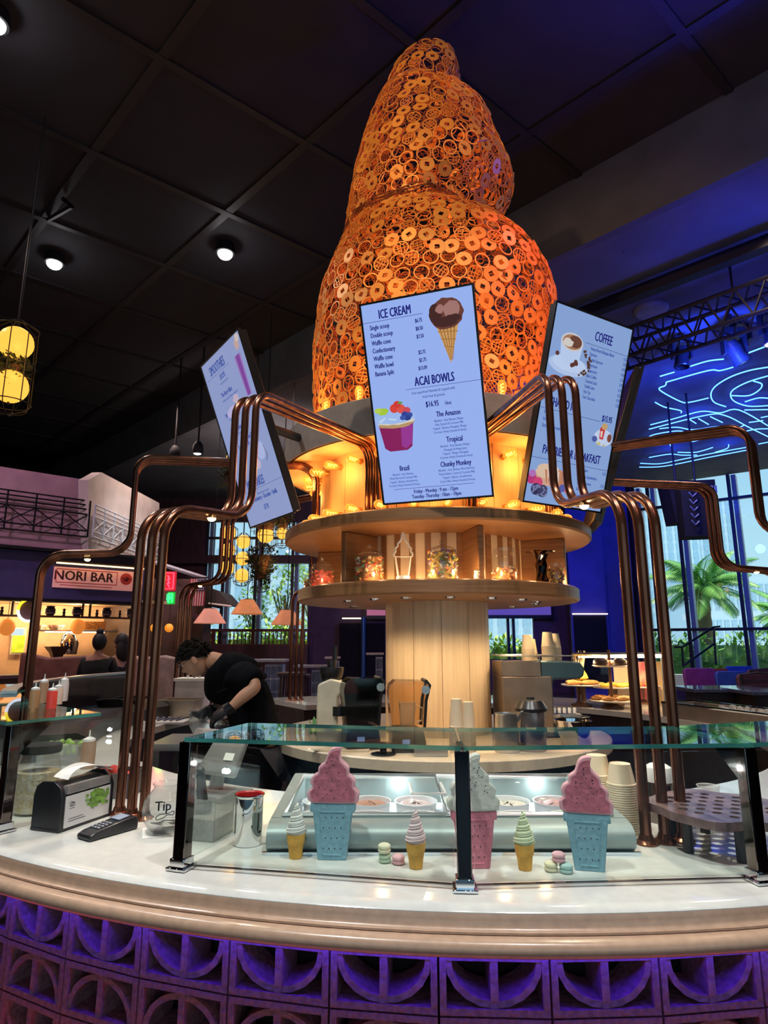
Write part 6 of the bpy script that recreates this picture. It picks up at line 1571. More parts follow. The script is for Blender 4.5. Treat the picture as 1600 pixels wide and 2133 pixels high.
# dividing wooden screen / booth seats in front of the stall
for i, (px, py, Y, w_, h_, m_, lab) in enumerate(((150, 1400, 9.2, 1.3, .95, mat('brown_hide', (.26, .11, .07), .6, col2=(.16, .06, .04), scale=5), 'brown high-backed booth seat in front of the stall counter'), (325, 1390, 9.5, .9, .85, mat('beige_pillow', (.40, .30, .26), .7, var=.2), 'beige booth seat behind the front-left pipes'))):
    c = atY(px, 1337, Y); t = thing('booth_seat', lab, 'seat', (c.x, Y, 0))
    zt_ = atY(px, 1358, Y).z
    mb = MB(); mb.prism([(-w_ / 2, 0), (w_ / 2, 0), (w_ / 2, zt_ * .93), (w_ * .2, zt_ * .97), (-w_ * .2, zt_ * .95), (-w_ / 2, zt_)], .14, M=basis(Vector((c.x, Y, 0)), (1, 0, 0), (0, 0, 1), (0, -1, 0))); mb.build('backrest', m_, t, bevel=.03)
    mb = MB(); mb.box((c.x, Y - .35, .42), (w_, .55, .12)); mb.build('seat', m_, t, bevel=.02)
    for dx in (-1, 1):
        mb = MB(); mb.box((c.x + dx * w_ * .45, Y - .5, .18), (.06, .06, .36)); mb.build('leg', m_dark, t)
# ---- blank dark stall face behind the pipes, with neon signs, flag, awning
mb = MB(); a, b = atY(290, 1337, 13.2), atY(418, 1337, 13.2); mb.box(((a.x + b.x) / 2, 13.6, atY(300, 1205, 13.2).z / 2), (b.x - a.x, .6, atY(300, 1205, 13.2).z)); o = mb.build('trim_stall_side', mat('dark_brown_stall', (.09, .045, .035), .6, var=.3, scale=3)); struct(o)
for i, (px, w_) in enumerate(((322, .25), (352, .25))):
    p = atY(px, 1308, 12.8); t = thing('paper_lantern', ('small orange lantern left of the red neon sign pole', 'small orange lantern under the green neon sign')[i], 'lantern', p); mb = MB(); mb.ball(p, .085, 14, 10); mb.build('shade', mat('orange_lantern_%d' % i, (.8, .3, .04), .6, emit=(1, .33, .03), es=.7), t); mb = MB(); mb.cyl(p + Vector((0, 0, .08)), p + Vector((0, 0, .5)), .006, n=5); mb.build('cord', m_blackmat, t)
def neon_box(label, px0, px1, py0, py1, Y, c, name, bc):
    a, b = atY(px0, py1, Y), atY(px1, py0, Y); t = thing('neon_sign', label, 'sign', ((a.x + b.x) / 2, Y, a.z))
    mb = MB(); mb.box(((a.x + b.x) / 2, Y + .05, (a.z + b.z) / 2), (b.x - a.x, .06, b.z - a.z)); mb.build('back_box', mat(name + '_back', bc, .5, emit=c, es=.35), t)
    m_ = emat(name, c, 5); x0, x1, z0, z1 = a.x + .03, b.x - .03, a.z + .03, b.z - .03
    mb = MB(); mb.tube([(x0, Y, z0), (x1, Y, z0), (x1, Y, z1), (x0, Y, z1)], .012, 6, closed=True); mb.build('outline_tube', m_, t)
    mb = MB(); n = 4
    for k in range(1, n): z = z0 + (z1 - z0) * k / n; mb.tube([(x0 + .06, Y - .01, z + .02), (x1 - .1, Y - .01, z + .02), (x1 - .06, Y - .01, z - .05)], .010, 6)
    mb.tube([((x0 + x1) / 2, Y - .01, z0 + .05), ((x0 + x1) / 2, Y - .01, z1 - .05)], .010, 6); mb.build('stroke_tube', m_, t)
neon_box('red neon sign with upright strokes behind the front-left pipes', 336, 366, 1190, 1230, 11.5, (1.0, .03, .06), 'neon_red', (.3, .01, .02))
neon_box('green neon sign under the red one behind the front-left pipes', 347, 363, 1233, 1258, 11.5, (.02, 1.0, .10), 'neon_green', (.02, .3, .05))
fl = thing('flag', 'red and white striped flag with a dark star field hanging vertically', 'flag', atY(410, 1204, 13))
a, b = atY(391, 1262, 13), atY(429, 1205, 13); W_, H_ = b.x - a.x, b.z - a.z
def wave(x): return 13 + .03 * math.sin(x * 9)
for part, m_, sel in (('red_stripes', mat('flag_red', (.45, .03, .05), .8), 0), ('white_stripes', mat('flag_white', (.65, .55, .55), .8), 1)):
    mb = MB()
    for k in range(13):
        if k % 2 != sel: continue
        xa, xb = a.x + W_ * k / 13, a.x + W_ * (k + 1) / 13; zt_ = b.z if k < 6 else a.z + H_ * .55
        mb.add([(xa, wave(xa), a.z), (xb, wave(xb), a.z), (xb, wave(xb) + .02, zt_), (xa, wave(xa) + .02, zt_)], [(0, 1, 2, 3)])
    mb.build(part, m_, fl, flat=True)
mb = MB(); xa = a.x + W_ * 6 / 13; mb.add([(xa, wave(xa) - .005, a.z + H_ * .55), (b.x, wave(b.x) - .005, a.z + H_ * .55), (b.x, wave(b.x) + .015, b.z), (xa, wave(xa) + .015, b.z)], [(0, 1, 2, 3)]); mb.build('star_field', mat('flag_navy', (.02, .02, .10), .8), fl, flat=True)
mb = MB()
for i in range(5):
    for j in range(6):
        x, z = xa + (b.x - xa) * (i + .6) / 5.2, a.z + H_ * (.55 + .45 * (j + .5) / 6); s = .018
        mb.add([(x + s * (1 if k % 2 == 0 else .4) * math.sin(k * PI / 5), 12.93, z + s * (1 if k % 2 == 0 else .4) * math.cos(k * PI / 5)) for k in range(10)], [tuple(range(10))])
mb.build('stars', MATS['flag_white'], fl, flat=True)
mb = MB(); mb.cyl((a.x - .05, 13, b.z + .02), (b.x + .05, 13, b.z + .02), .012, n=8); mb.build('flag_rod', m_blackmat, fl)
aw = thing('awning', 'dark pointed awning roof end right of the flag', 'awning', atY(450, 1260, 13.4)); Y = 13.4
P_ = [atY(x, y, Y) for x, y in ((429, 1222), (455, 1231), (481, 1261), (434, 1254), (429, 1262))]
mb = MB(); mb.prism([(p.x, p.z) for p in P_], 1.2, M=basis(Vector((0, Y, 0)), (1, 0, 0), (0, 0, 1), (0, -1, 0)), z0=-1.2); mb.build('roof', mat('dark_awning', (.05, .045, .04), .6), aw)
mb = MB(); mb.tube([atY(434, 1257, Y - .02), atY(482, 1263, Y - .02)], .022, 6); mb.build('white_edge', m_white, aw)
mb = MB(); mb.tube([atY(325, 1172, Y - .3), atY(430, 1205, Y - .3)], .05, 6); mb.build('roof_edge', mat('grey_roof_edge', (.30, .30, .36), .5), aw)
# ---- cone pendants
for i, (px, py, Y, c, lab) in enumerate(((438, 1283, 11.5, (.80, .36, .26), 'pink cone pendant lamp, leftmost over the dining tables'), (515, 1264, 12.0, (.62, .26, .10), 'orange cone pendant lamp, middle one of the three'), (598, 1286, 11.5, (.70, .28, .14), 'orange cone pendant lamp, right one next to the lower shelf'))):
    p = atY(px, py, Y); k = Y / 1304; t = thing('pendant_lamp', lab, 'lamp', p)
    sh = 14 * k * 1.05; mb = MB(); mb.lathe([(13 * k, sh), (32.5 * k, -sh), (32 * k, -sh - .004), (12.5 * k, sh - .006)], c=p, n=32); mb.build('shade', mat('pendant_shade_%d' % i, c, .7, emit=c, es=.30), t)
    mb = MB(); mb.lathe([(0, sh + .03), (.03, sh + .02), (.11, sh), (.10, sh - .01), (0, sh - .01)], c=p, n=20); mb.build('cap', m_blackmat, t)
    mb = MB(); mb.cyl(p + Vector((0, 0, sh)), Vector((p.x, p.y, ceil_z(p.x, p.y))), .008, n=6); mb.build('cord', m_blackmat, t)
    mb = MB(); mb.ball(p - Vector((0, 0, sh * .5)), .06, 12, 8); mb.build('lamp_globe', emat('pendant_glow_%d' % i, (1, .6, .25), 5), t)
# ---- caged globe lanterns with greenery
m_globe = emat('amber_globe', (1.0, .47, .06), 1.4)
m_cage = mat('black_cage', (.015, .012, .012), .4)
m_ivy = mat('dark_ivy', (.025, .04, .018), .7, col2=(.06, .07, .03), scale=6)
def lantern(label, px, py_top, py_bot, Y, nglobe, rpx, plant=None, ceil=None):
    a, b = atY(px, py_top, Y), atY(px, py_bot, Y); k = Y / 1304 * 1.0; r = rpx * k; H = a.z - b.z; c = Vector((b.x, Y, 0))
    t = thing('caged_lantern', label, 'lantern', (b.x, Y, b.z))
    rg = r * 1.0; gz = [b.z + H * (i + .62) / (nglobe + .15) for i in range(nglobe)]
    for z in gz: mb = MB(); mb.ball((c.x, c.y, z), rg, 20, 14); mb.build('globe', m_globe, t)
    rr = r * 1.2
    for q in range(8):
        d = Vector((math.cos(q * PI / 4 + .3), math.sin(q * PI / 4 + .3), 0)); mb = MB()
        mb.tube([c + d * (rr * math.sin(f)) + Vector((0, 0, b.z + rr * .55 * (1 - math.cos(f)))) for f in [PI / 2 * j / 5 for j in range(6)]] + [c + d * rr + Vector((0, 0, a.z - .1 * H)), c + d * .04 + Vector((0, 0, a.z))], .0055, 5); mb.build('cage_wire', m_cage, t)
    for z in (b.z + rr * .55, b.z + H * .5, a.z - .1 * H): mb = MB(); mb.tube([c + Vector((rr * math.cos(q), rr * math.sin(q), z)) for q in [2 * PI * j / 24 for j in range(24)]], .0065, 5, closed=True); mb.build('cage_ring', m_cage, t)
    mb = MB(); mb.cyl(c + Vector((0, 0, b.z + .1)), c + Vector((0, 0, ceil_z(c.x, c.y) - .005)), .012, n=6); mb.build('stem', m_cage, t)
    if plant:
        for (pz, pr) in plant:
            z = b.z + H * pz; mb = MB(); mb.lathe([(.0, -pr * .6), (pr * .45, -pr * .6), (pr * .62, .06), (0, .06)], c=c + Vector((0, 0, z)), n=14); mb.build('plant_pot', mat('terracotta_dark', (.14, .06, .045), .8) if 'terracotta_dark' not in MATS else MATS['terracotta_dark'], t)
            mb = MB(); leafmass(mb, c + Vector((0, 0, z + .05)), (pr, pr, pr * .75), 260, .085); leafmass(mb, c + Vector((0, 0, z - .12)), (pr * 1.0, pr, pr * .7), 160, .08); mb.build('foliage', m_ivy, t, flat=True, kind='stuff')
    lamp('lantern_glow', 'POINT', c + Vector((rr * 1.05, -rr * 1.05, (a.z + b.z) / 2)), 5, (1, .5, .12), size=.15, parent=t)
    return t
random.seed(5)
lantern('three-globe caged lantern, left one in front of the back windows', 472, 1090, 1206, 12.5, 3, 15)
lantern('three-globe caged lantern, hanging lower beside the left one', 503, 1110, 1221, 12.0, 3, 14.5)
lantern('caged lantern with a pot plant over a low globe, above the middle pendant', 543, 1130, 1234, 10.6, 1, 15, plant=[(.40, .19), (.66, .27)])
lantern('caged lantern with a big globe above the hanging plants', 552, 1085, 1150, 12.2, 1, 17, plant=[(1.0, .32)])
lantern('slim caged lantern next to the upper oak shelf', 587, 1085, 1142, 12.6, 1, 12, plant=[(.98, .22)])
lantern('two-globe caged lantern with trailing flowers at the upper left edge', 14, 668, 862, 6.2, 2, 37, plant=[(.45, .16)], ceil=ZC)
lantern('single-globe caged lantern half hidden behind the left menu screen', 484, 915, 1000, 11.0, 1, 15, plant=[(.1, .25)])
# ---- wood railing with turned balusters under the back windows
a, b = Vector((wx0 - .2, BY - .5, 0)), Vector((wx1 + .1, BY - .5, 0)); zt_, zb_ = atY(500, 1313, BY - .5).z, atY(500, 1344, BY - .5).z
rl = thing('baluster_railing', 'dark red wooden railing with slim balusters under the back windows', 'railing', a)
m_redrail = mat('red_brown_wood', (.14, .035, .02), .4)
for z, h in ((zt_, .09), (zb_, .07)): mb = MB(); mb.box(((a.x + b.x) / 2, a.y, z), (b.x - a.x, .1, h)); mb.build('rail', m_redrail, rl)
n = 30
for k in range(n + 1):
    x = a.x + (b.x - a.x) * k / n; mb = MB(); H = zt_ - zb_; mb.lathe([(.018, 0), (.026, H * .2), (.014, H * .35), (.028, H * .6), (.016, H * .85), (.02, H)], c=(x, a.y, zb_), n=8); mb.build('baluster', m_redrail, rl)
for px in (444, 527, 605):
    x = atY(px, 1337, BY - .5).x; mb = MB(); mb.box((x, a.y, (zt_ + zb_) / 2), (.12, .12, zt_ - zb_ + .1)); mb.build('newel_post', m_redrail, rl)
mb = MB(); mb.box(((a.x + b.x) / 2, a.y, zb_ / 2), (b.x - a.x, .2, zb_ - .04)); mb.build('wainscot', m_redwood, rl)
# ---- tiled drink tables and stools in the dining area
m_tile = mat('blue_grey_tile', (.10, .13, .22), .3, var=.3, scale=8)
m_grout = mat('pale_grout', (.45, .52, .68), .6)
for i, (px, py_t, py_b, Y, wpx, lab) in enumerate(((571, 1376, 1455, 11.0, 36, 'tiled grey-blue table base with a pale top left of the rear pipes'), (663, 1388, 1450, 11.4, 26, 'tiled grey-blue table base behind the rear pipes'), (790, 1362, 1392, 13.0, 14, 'tiled table base seen left of the white column'), (700, 1370, 1392, 13.0, 12, 'tiled table base behind the juicer'))):
    k = Y / 1304; c = atY(px, py_t, Y); w_ = wpx * k; H = c.z; t = thing('tiled_table', lab, 'table', (c.x, Y, 0))
    mb = MB(); mb.box((c.x, Y + w_ / 2, H / 2 - .03), (w_, w_, H - .06)); mb.build('core', m_grout, t)
    nx, nz = 3, 6
    for ii in range(nx):
        for kk in range(nz): mb = MB(); mb.box((c.x - w_ / 2 + w_ * (ii + .5) / nx, Y - .008, (H - .08) * (kk + .5) / nz), (w_ / nx * .80, .02, (H - .08) / nz * .84)); mb.build('tile', m_tile, t, flat=True)
    mb = MB(); mb.box((c.x - w_ * .6, Y + w_ / 2, H), (w_ * 2.6, w_ * 1.5, .04)); mb.build('table_top', mat('pale_top_%d' % i, (.42, .40, .45), .25), t)
for i, (px, py, Y, lab) in enumerate(((608, 1404, 10.6, 'dark bar stool beside the left tiled table'), (622, 1408, 12.0, 'dark bar stool between the two tiled tables'), (520, 1395, 11.8, 'dark bar stool behind the worker'))):
    c = atY(px, py, Y); t = thing('bar_stool', lab, 'stool', (c.x, Y, 0)); mb = MB(); mb.box((c.x, Y, c.z), (.42, .40, .06)); mb.build('seat', m_dark, t, bevel=.01)
    for dx in (-1, 1):
        for dy in (-1, 1): mb = MB(); mb.tube([(c.x + dx * .15, Y + dy * .15, c.z - .03), (c.x + dx * .20, Y + dy * .20, 0)], .022, 6); mb.build('leg', m_dark, t)
    for dy in (-1, 1): mb = MB(); mb.tube([(c.x - .18, Y + dy * .18, c.z * .4), (c.x + .18, Y + dy * .18, c.z * .4)], .014, 6); mb.build('stretcher', m_dark, t)
# ---- television strips behind the column
for i, (p0, p1, y0, y1, c, lab) in enumerate(((1010, 1147, 1258, 1281, (.16, .10, .62), 'violet television on the back wall right of the column'), (764, 803, 1263, 1282, (.62, .18, .32), 'pink television on the back wall left of the column'))):
    Y = BY - .35; a, b = atY(p0, y1, Y), atY(p1, y0, Y); t = thing('television', lab, 'television', ((a.x + b.x) / 2, Y, a.z))
    mb = MB(); mb.box(((a.x + b.x) / 2, Y + .03, (a.z + b.z) / 2 - .02), (b.x - a.x + .16, .06, b.z - a.z + .2)); mb.build('bezel', m_black, t); mb = MB(); mb.box(((a.x + b.x) / 2, Y - .005, (a.z + b.z) / 2), (b.x - a.x, .01, b.z - a.z)); mb.build('panel', emat('tv_%d' % i, c, .6), t)

# ================================================================ CEILING FITTINGS
def downlight(label, p, r=.11, on=True):
    t = thing('ceiling_downlight', label, 'ceiling light', p)
    mb = MB(); mb.lathe([(r, .0), (r * 1.25, .0), (r * 1.28, .015), (r * 1.2, .14), (r * .8, .16), (0, .16)], c=p, n=28); mb.build('can', m_blackmat, t)
    mb = MB(); mb.ball(p + Vector((0, 0, .0)), (r * .98, r * .98, r * .8), 24, 12); mb.build('lens', emat('downlight_%s' % label[:12], (1, .97, .95), 12) if on else m_glass, t)
    lamp('halo_light', 'POINT', p - Vector((0, 0, .14)), 5, (.95, .92, 1.0), size=.05, parent=t)  # added point lamp under the can, makes the bright pool on the ceiling
downlight('bright round ceiling spot at the left of the dark ceiling', Vector((-5.203, 8.875, ZC - .155)), .115)
downlight('bright round ceiling spot nearer the menu screens', Vector((-2.443, 8.618, ZC - .155)), .115)
downlight('bright ceiling spot cut by the upper left picture edge', Vector((-3.76, 4.96, ZC - .155)), .10)
for i, (l_, e_, c_, t_, s_) in enumerate(SPOTS[3:8]): downlight(('ceiling spot above the viewer at the left', 'ceiling spot above the viewer at the right', 'ceiling show light behind the viewer', 'ceiling spot over the front counter', 'ceiling spot high at the right of the kiosk')[i], Vector((l_[0], l_[1], ZC - .10)), .10)
def drop_spot(label, px, py, Y):
    p = atY(px, py, Y); t = thing('drop_spot', label, 'ceiling light', p); top = ceil_z(p.x, p.y)
    mb = MB(); mb.lathe([(.055, 0), (.085, .02), (.095, .10), (.085, .20), (.03, .25), (0, .25)], c=p, n=22); mb.build('can', m_blackmat, t)
    mb = MB(); mb.ball(p + Vector((0, 0, .005)), (.052, .052, .03), 14, 8); mb.build('lens', m_chrome, t); mb = MB(); mb.cyl(p + Vector((0, 0, .24)), Vector((p.x, p.y, top)), .015, n=8); mb.build('stem', m_blackmat, t)
drop_spot('unlit can spotlight hanging right of the coin sculpture', 1143, 522, 8.0)
drop_spot('unlit can spotlight hanging farther right under the bulkhead', 1296, 492, 7.4)
for i, (px, py, Y) in enumerate(((364, 948, 12.5), (412, 940, 12.0))):
    p = atY(px, py, Y); t = thing('track_spot', ('small lit track spotlight left of the left menu screen', 'shiny track spotlight with a black shade beside the small one')[i], 'spotlight', p); mb = MB(); mb.lathe([(.10, -.06), (.11, 0), (.10, .12), (.05, .2), (0, .2)], c=p, n=16); mb.build('can', m_blackmat, t); mb = MB(); mb.ball(p + Vector((0, -.02, -.05)), (.08, .08, .03), 12, 6); mb.build('lens', emat('track_lens_%d' % i, ((1, .55, .12), (.9, .9, 1))[i], (4, 2)[i]), t); mb = MB(); mb.cyl(p + Vector((0, 0, .18)), Vector((p.x, p.y, ceil_z(p.x, p.y))), .02, n=8); mb.build('stem', m_blackmat, t)
# odd dark bracket on the left ceiling
p = Vector((-5.0, 8.1, ZC)); t = thing('ceiling_bracket', 'dark triangular bracket on the ceiling beside the left spot', 'bracket', p); a = atZ(100, 458, ZC - .06); b = atZ(150, 430, ZC - .25); c = atZ(132, 415, ZC - .06); mb = MB(); mb.tube([a, b, c], .035, 6); mb.build('arm', m_trim, t)

# ================================================================ RIGHT: TRUSS, STAGE LIGHTS, NEON CEILING
m_trussm = mat('black_truss', (.012, .012, .016), .4, .4)
dv = Vector((-.7071, .7071, 0))
def line_at(px, py, z): p = atZ(px, py, z); return p
# heavy beam under the bulkhead
a = line_at(1640, 490, 6.5); b = line_at(1225, 650, 6.5); mb = MB(); d_ = (b - a).normalized(); mb.box((0, 0, 0), ((b - a).length + 6, .16, .16), M=basis((a + b) / 2 + d_ * 2, d_, Vector((-d_.y, d_.x, 0)), Vector((0, 0, 1)))); struct(mb.build('trim_ceiling_beam', m_trussm))
def truss(label, pa, pb, w, n):
    t = thing('lighting_truss', label, 'truss', pa); d = (pb - pa); L = d.length; d.normalize(); s = Vector((-d.y, d.x, 0)); z = Vector((0, 0, 1))
    cs = [s * w / 2 + z * w / 2, -s * w / 2 + z * w / 2, -s * w / 2 - z * w / 2, s * w / 2 - z * w / 2]
    for c in cs: mb = MB(); mb.tube([pa + c, pb + c], .028, 6); mb.build('chord', m_trussm, t)
    for k in range(n):
        q0, q1 = pa + d * L * k / n, pa + d * L * (k + 1) / n
        for i in range(4):
            c0, c1 = cs[i], cs[(i + 1) % 4]; mb = MB(); mb.tube([q0 + (c0 if k % 2 else c1), q1 + (c1 if k % 2 else c0)], .014, 5); mb.build('brace', m_trussm, t)
    for k in (.2, .8): mb = MB(); q = pa + d * L * k; mb.cyl(q + z * w / 2, Vector((q.x, q.y, ZL)), .015, n=6); mb.build('hanger', m_trussm, t)
    return t
tp0, tp1 = atZ(1680, 600, 5.9), atZ(1255, 745, 5.9)
truss('black box truss for stage lights in front of the blue neon ceiling', tp0, tp1 + (tp1 - tp0) * .5, .42, 22)
def movinghead(label, px, py, Y, tilt, s=1.0, on=None):
    p = atY(px, py, Y); t = thing('stage_light', label, 'stage light', p)
    mb = MB(); mb.box(p + Vector((0, 0, .28 * s)), (.30 * s, .24 * s, .12 * s)); mb.build('base', m_black, t, bevel=.01)
    for dx in (-1, 1): mb = MB(); mb.box(p + Vector((dx * .16 * s, 0, .10 * s)), (.04 * s, .12 * s, .34 * s)); mb.build('yoke', m_black, t)
    M = Matrix.Translation(p) @ Matrix.Rotation(R(tilt), 4, 'Y'); mb = MB(); mb.lathe([(0, .16 * s), (.10 * s, .15 * s), (.13 * s, .02), (.115 * s, -.10 * s), (.14 * s, -.22 * s), (.13 * s, -.24 * s)], n=18, M=M); h = mb.build('head', m_black, t)
    mb = MB(); mb.lathe([(0, -.225 * s), (.12 * s, -.235 * s)], n=18, M=M); mb.build('lens', emat('stage_lens_' + label[:16], on, 6) if on else m_glass, h)
    mb = MB(); mb.cyl(p + Vector((0, 0, .32 * s)), Vector((p.x, p.y, ZL)), .02, n=6); mb.build('hanger', m_trussm, t)
movinghead('black stage light hanging above the truss with two small lit lenses', 1432, 618, 9.2, 8, .9, on=(1, .62, .35))
movinghead('black stage light hanging under the truss, left of the neon ring', 1420, 740, 9.6, 5, .9)
movinghead('black tilted stage light under the truss over the neon ring', 1530, 730, 9.0, -28, 1.0)
movinghead('stage light with a glowing orange lens right of the tilted one', 1545, 700, 9.3, 10, .8, on=(1, .45, .20))
movinghead('stage light at the right picture edge under the truss', 1606, 690, 8.8, 0, .9, on=(.45, .35, .3))
movinghead('black stage light half hidden behind the edge-on menu screen', 1300, 830, 13.0, -10, .9, on=(1, .7, .4))
p = atZ(1357, 647, ZL - .03); t = thing('ceiling_speaker', 'round grey ceiling speaker on the blue ceiling left of the truss', 'speaker', p); mb = MB(); mb.lathe([(0, -.04), (.22, -.04), (.25, 0), (.25, .03), (0, .03)], c=p, n=32); mb.build('grille', mat('grey_grille', (.30, .32, .40), .6), t)
# neon: one lifted outline drawing of tubes on the ceiling
nz_ = ZL - .10
NEON = [[(1375, 784), (1405, 775)], [(1438, 763), (1475, 752), (1508, 748)], [(1546, 740), (1605, 718)], [(1388, 796), (1475, 772), (1500, 772), (1530, 764)],
        [(1388, 796), (1386, 803), (1374, 812), (1417, 836), (1436, 838), (1476, 829)], [(1365, 838), (1385, 848), (1417, 855), (1419, 860)],
        [(1605, 764), (1560, 772), (1520, 786), (1490, 805), (1481, 822), (1488, 838), (1512, 847)], [(1600, 783), (1560, 795), (1530, 810), (1522, 822), (1530, 836), (1560, 846), (1600, 845)],
        [(1525, 824), (1560, 824), (1582, 812), (1587, 800), (1570, 794)], [(1552, 837), (1580, 829), (1605, 830)], [(1551, 854), (1605, 853)],
        [(1355, 885), (1405, 872), (1460, 857), (1500, 860), (1540, 854), (1605, 890)], [(1352, 894), (1470, 865), (1512, 866), (1560, 890), (1605, 912)], [(1480, 868), (1505, 880)], [(1437, 874), (1450, 882)], [(1455, 872), (1476, 884)],
        [(1374, 893), (1410, 890), (1445, 895), (1500, 888), (1530, 893), (1550, 886)], [(1347, 916), (1360, 906), (1405, 898), (1425, 900), (1415, 908), (1417, 918), (1390, 924), (1347, 918)],
        [(1433, 916), (1460, 903), (1485, 896), (1505, 902), (1517, 907)], [(1433, 916), (1442, 920), (1470, 912)], [(1545, 908), (1550, 900), (1575, 894), (1605, 893)],
        [(1343, 928), (1390, 924), (1397, 929)], [(1412, 942), (1450, 942), (1485, 932)], [(1518, 926), (1515, 934), (1490, 942)], [(1352, 953), (1395, 946), (1420, 948), (1452, 948)],
        [(1334, 965), (1375, 966), (1420, 957), (1480, 945), (1560, 931)], [(1332, 973), (1385, 971), (1480, 952), (1570, 935)], [(1580, 925), (1605, 920)], [(1585, 870), (1605, 866)], [(1560, 880), (1590, 876)]]
m_neon = emat('blue_neon_tube', (.06, .20, 1.0), 5.5)
ns = thing('neon_artwork', 'blue neon line drawing of waves and rings across the ceiling at the right', 'neon sign', atZ(1450, 850, nz_))
for ln in NEON:
    pts = [atZ(x, y, nz_) for x, y in ln]; mb = MB(); mb.tube(smooth_line(pts, 5), .0125, 6); mb.build('neon_tube', m_neon, ns)
for (x, y) in ((1420, 800), (1500, 790), (1450, 880), (1560, 860), (1400, 950), (1520, 940)):
    p = atZ(x, y, nz_ - .12); lamp('neon_glow', 'POINT', p, 26, (.01, .04, 1.0), size=.4, parent=ns)
# reflection of the neon in the glossy screen face, built as glowing tubes
n2 = thing('neon_reflection', 'reflected blue neon wave lines, built as tubes beside the edge-on menu screen', 'neon sign', atY(1362, 770, 13.0))
for ln in ([(1359, 728), (1361, 733)], [(1355, 742), (1362, 750), (1368, 757)], [(1352, 748), (1360, 762), (1366, 776), (1374, 780)], [(1350, 762), (1358, 775), (1368, 786), (1377, 790)], [(1346, 776), (1356, 786), (1360, 796), (1374, 792)], [(1343, 783), (1354, 800), (1365, 809), (1373, 808)]):
    mb = MB(); mb.tube(smooth_line([atY(x, y, 13.0) for x, y in ln], 5), .014, 6); mb.build('neon_tube', m_neon, n2)
# hanging speaker boxes
a, b = atY(1396, 1090, 12.5), atY(1445, 1000, 12.5); t = thing('speaker_stack', 'black slanted speaker box hanging in front of the window wall', 'speaker', ((a.x + b.x) / 2, 12.5, a.z))
mb = MB(); P_ = [atY(x, y, 12.5) for x, y in ((1390, 1000), (1450, 1000), (1452, 1084), (1410, 1088))]; mb.prism([(p.x, p.z) for p in P_], .5, M=basis(Vector((0, 12.5, 0)), (1, 0, 0), (0, 0, 1), (0, -1, 0)), z0=-.5); mb.build('cabinet', m_blackmat, t); mb = MB(); mb.cyl(((a.x + b.x) / 2, 12.7, b.z), ((a.x + b.x) / 2, 12.7, ZL), .02, n=6); mb.build('hanger', m_trussm, t)
a, b = atY(1436, 1116, 12.0), atY(1492, 1000, 12.0); t = thing('led_panel_box', 'black box with grey strokes and pale panels hanging in front of the palm window', 'speaker', ((a.x + b.x) / 2, 12.0, a.z)); cx = (a.x + b.x) / 2
mb = MB(); mb.box((cx, 12.25, (a.z + b.z) / 2), (b.x - a.x, .5, b.z - a.z), rz=R(-12)); mb.build('cabinet', m_blackmat, t)
for k in range(6):
    zq = a.z + .25 + .14 * k; mb = MB(); mb.tube([(cx - .27, 11.95, zq + .05), (cx - .20, 11.95, zq - .04), (cx - .12, 11.95, zq + .03)], .014, 4); mb.build('grey_stroke', mat('grey_stroke', (.20, .24, .30), .5) if 'grey_stroke' not in MATS else MATS['grey_stroke'], t)
for k in range(5):
    for q in range(3): mb = MB(); mb.box((cx + .12 + .07 * q, 11.97 - .012 * q, a.z + .12 + .2 * k), (.05, .02, .15)); mb.build('grille_panel', mat('pale_grille', (.22, .30, .34), .4) if 'pale_grille' not in MATS else MATS['pale_grille'], t)
mb = MB(); mb.cyl((cx, 12.2, b.z), (cx, 12.2, ZL), .02, n=6); mb.build('hanger', m_trussm, t)
# ---- lounge: chairs, tables, handrail
def lounge_chair(label, px, py, Y, c, yaw=0.0, w=.62, frame=False):
    q = atY(px, py, Y); t = thing('lounge_chair', label, 'chair', (q.x, Y, 0)); zt_ = q.z
    M = Matrix.Translation((q.x, Y, 0)) @ Matrix.Rotation(R(yaw), 4, 'Z')
    m_ = mat('chair_' + label[:18], c, .6, var=.15)
    mb = MB(); mb.prism([(-w / 2, .0), (w / 2, 0), (w / 2, zt_ - .48), (w * .42, zt_ - .42), (-w * .42, zt_ - .42), (-w / 2, zt_ - .48)], .09, M=M @ Matrix.Translation((0, .0, .42)) @ Matrix.Rotation(R(82), 4, 'X')); mb.build('backrest', m_, t, bevel=.02)
    mb = MB(); mb.box((0, .30, .42), (w, .58, .12), M=M); mb.build('seat', m_, t, bevel=.02)
    for dx in (-1, 1):
        for dy in (.06, .52): mb = MB(); mb.box((dx * w * .42, dy, .18), (.05, .05, .36), M=M); mb.build('leg', m_dark, t)
        if frame: mb = MB(); mb.tube([M @ Vector((dx * w * .5, -.05, .40)), M @ Vector((dx * w * .5, -.10, zt_)), M @ Vector((0, -.10, zt_ + .02))], .022, 6); mb.build('back_frame', m_dark, t)
lounge_chair('purple upholstered lounge chair by the palm window', 1458, 1392, 12.5, (.22, .03, .24))
lounge_chair('dark red lounge chair beside the purple one', 1494, 1393, 12.9, (.22, .03, .03), w=.5)
lounge_chair('blue lounge chair in front of the far blue one', 1524, 1398, 12.2, (.03, .09, .48), w=.6)
lounge_chair('bright blue lounge chair nearest the window sill', 1542, 1388, 14.0, (.04, .13, .55), w=.62)
lounge_chair('dark framed plum chair near the right picture edge', 1572, 1404, 10.5, (.13, .05, .09), frame=True, w=.55)
lounge_chair('dark framed chair behind the plum one at the right edge', 1592, 1395, 11.8, (.07, .03, .06), frame=True)
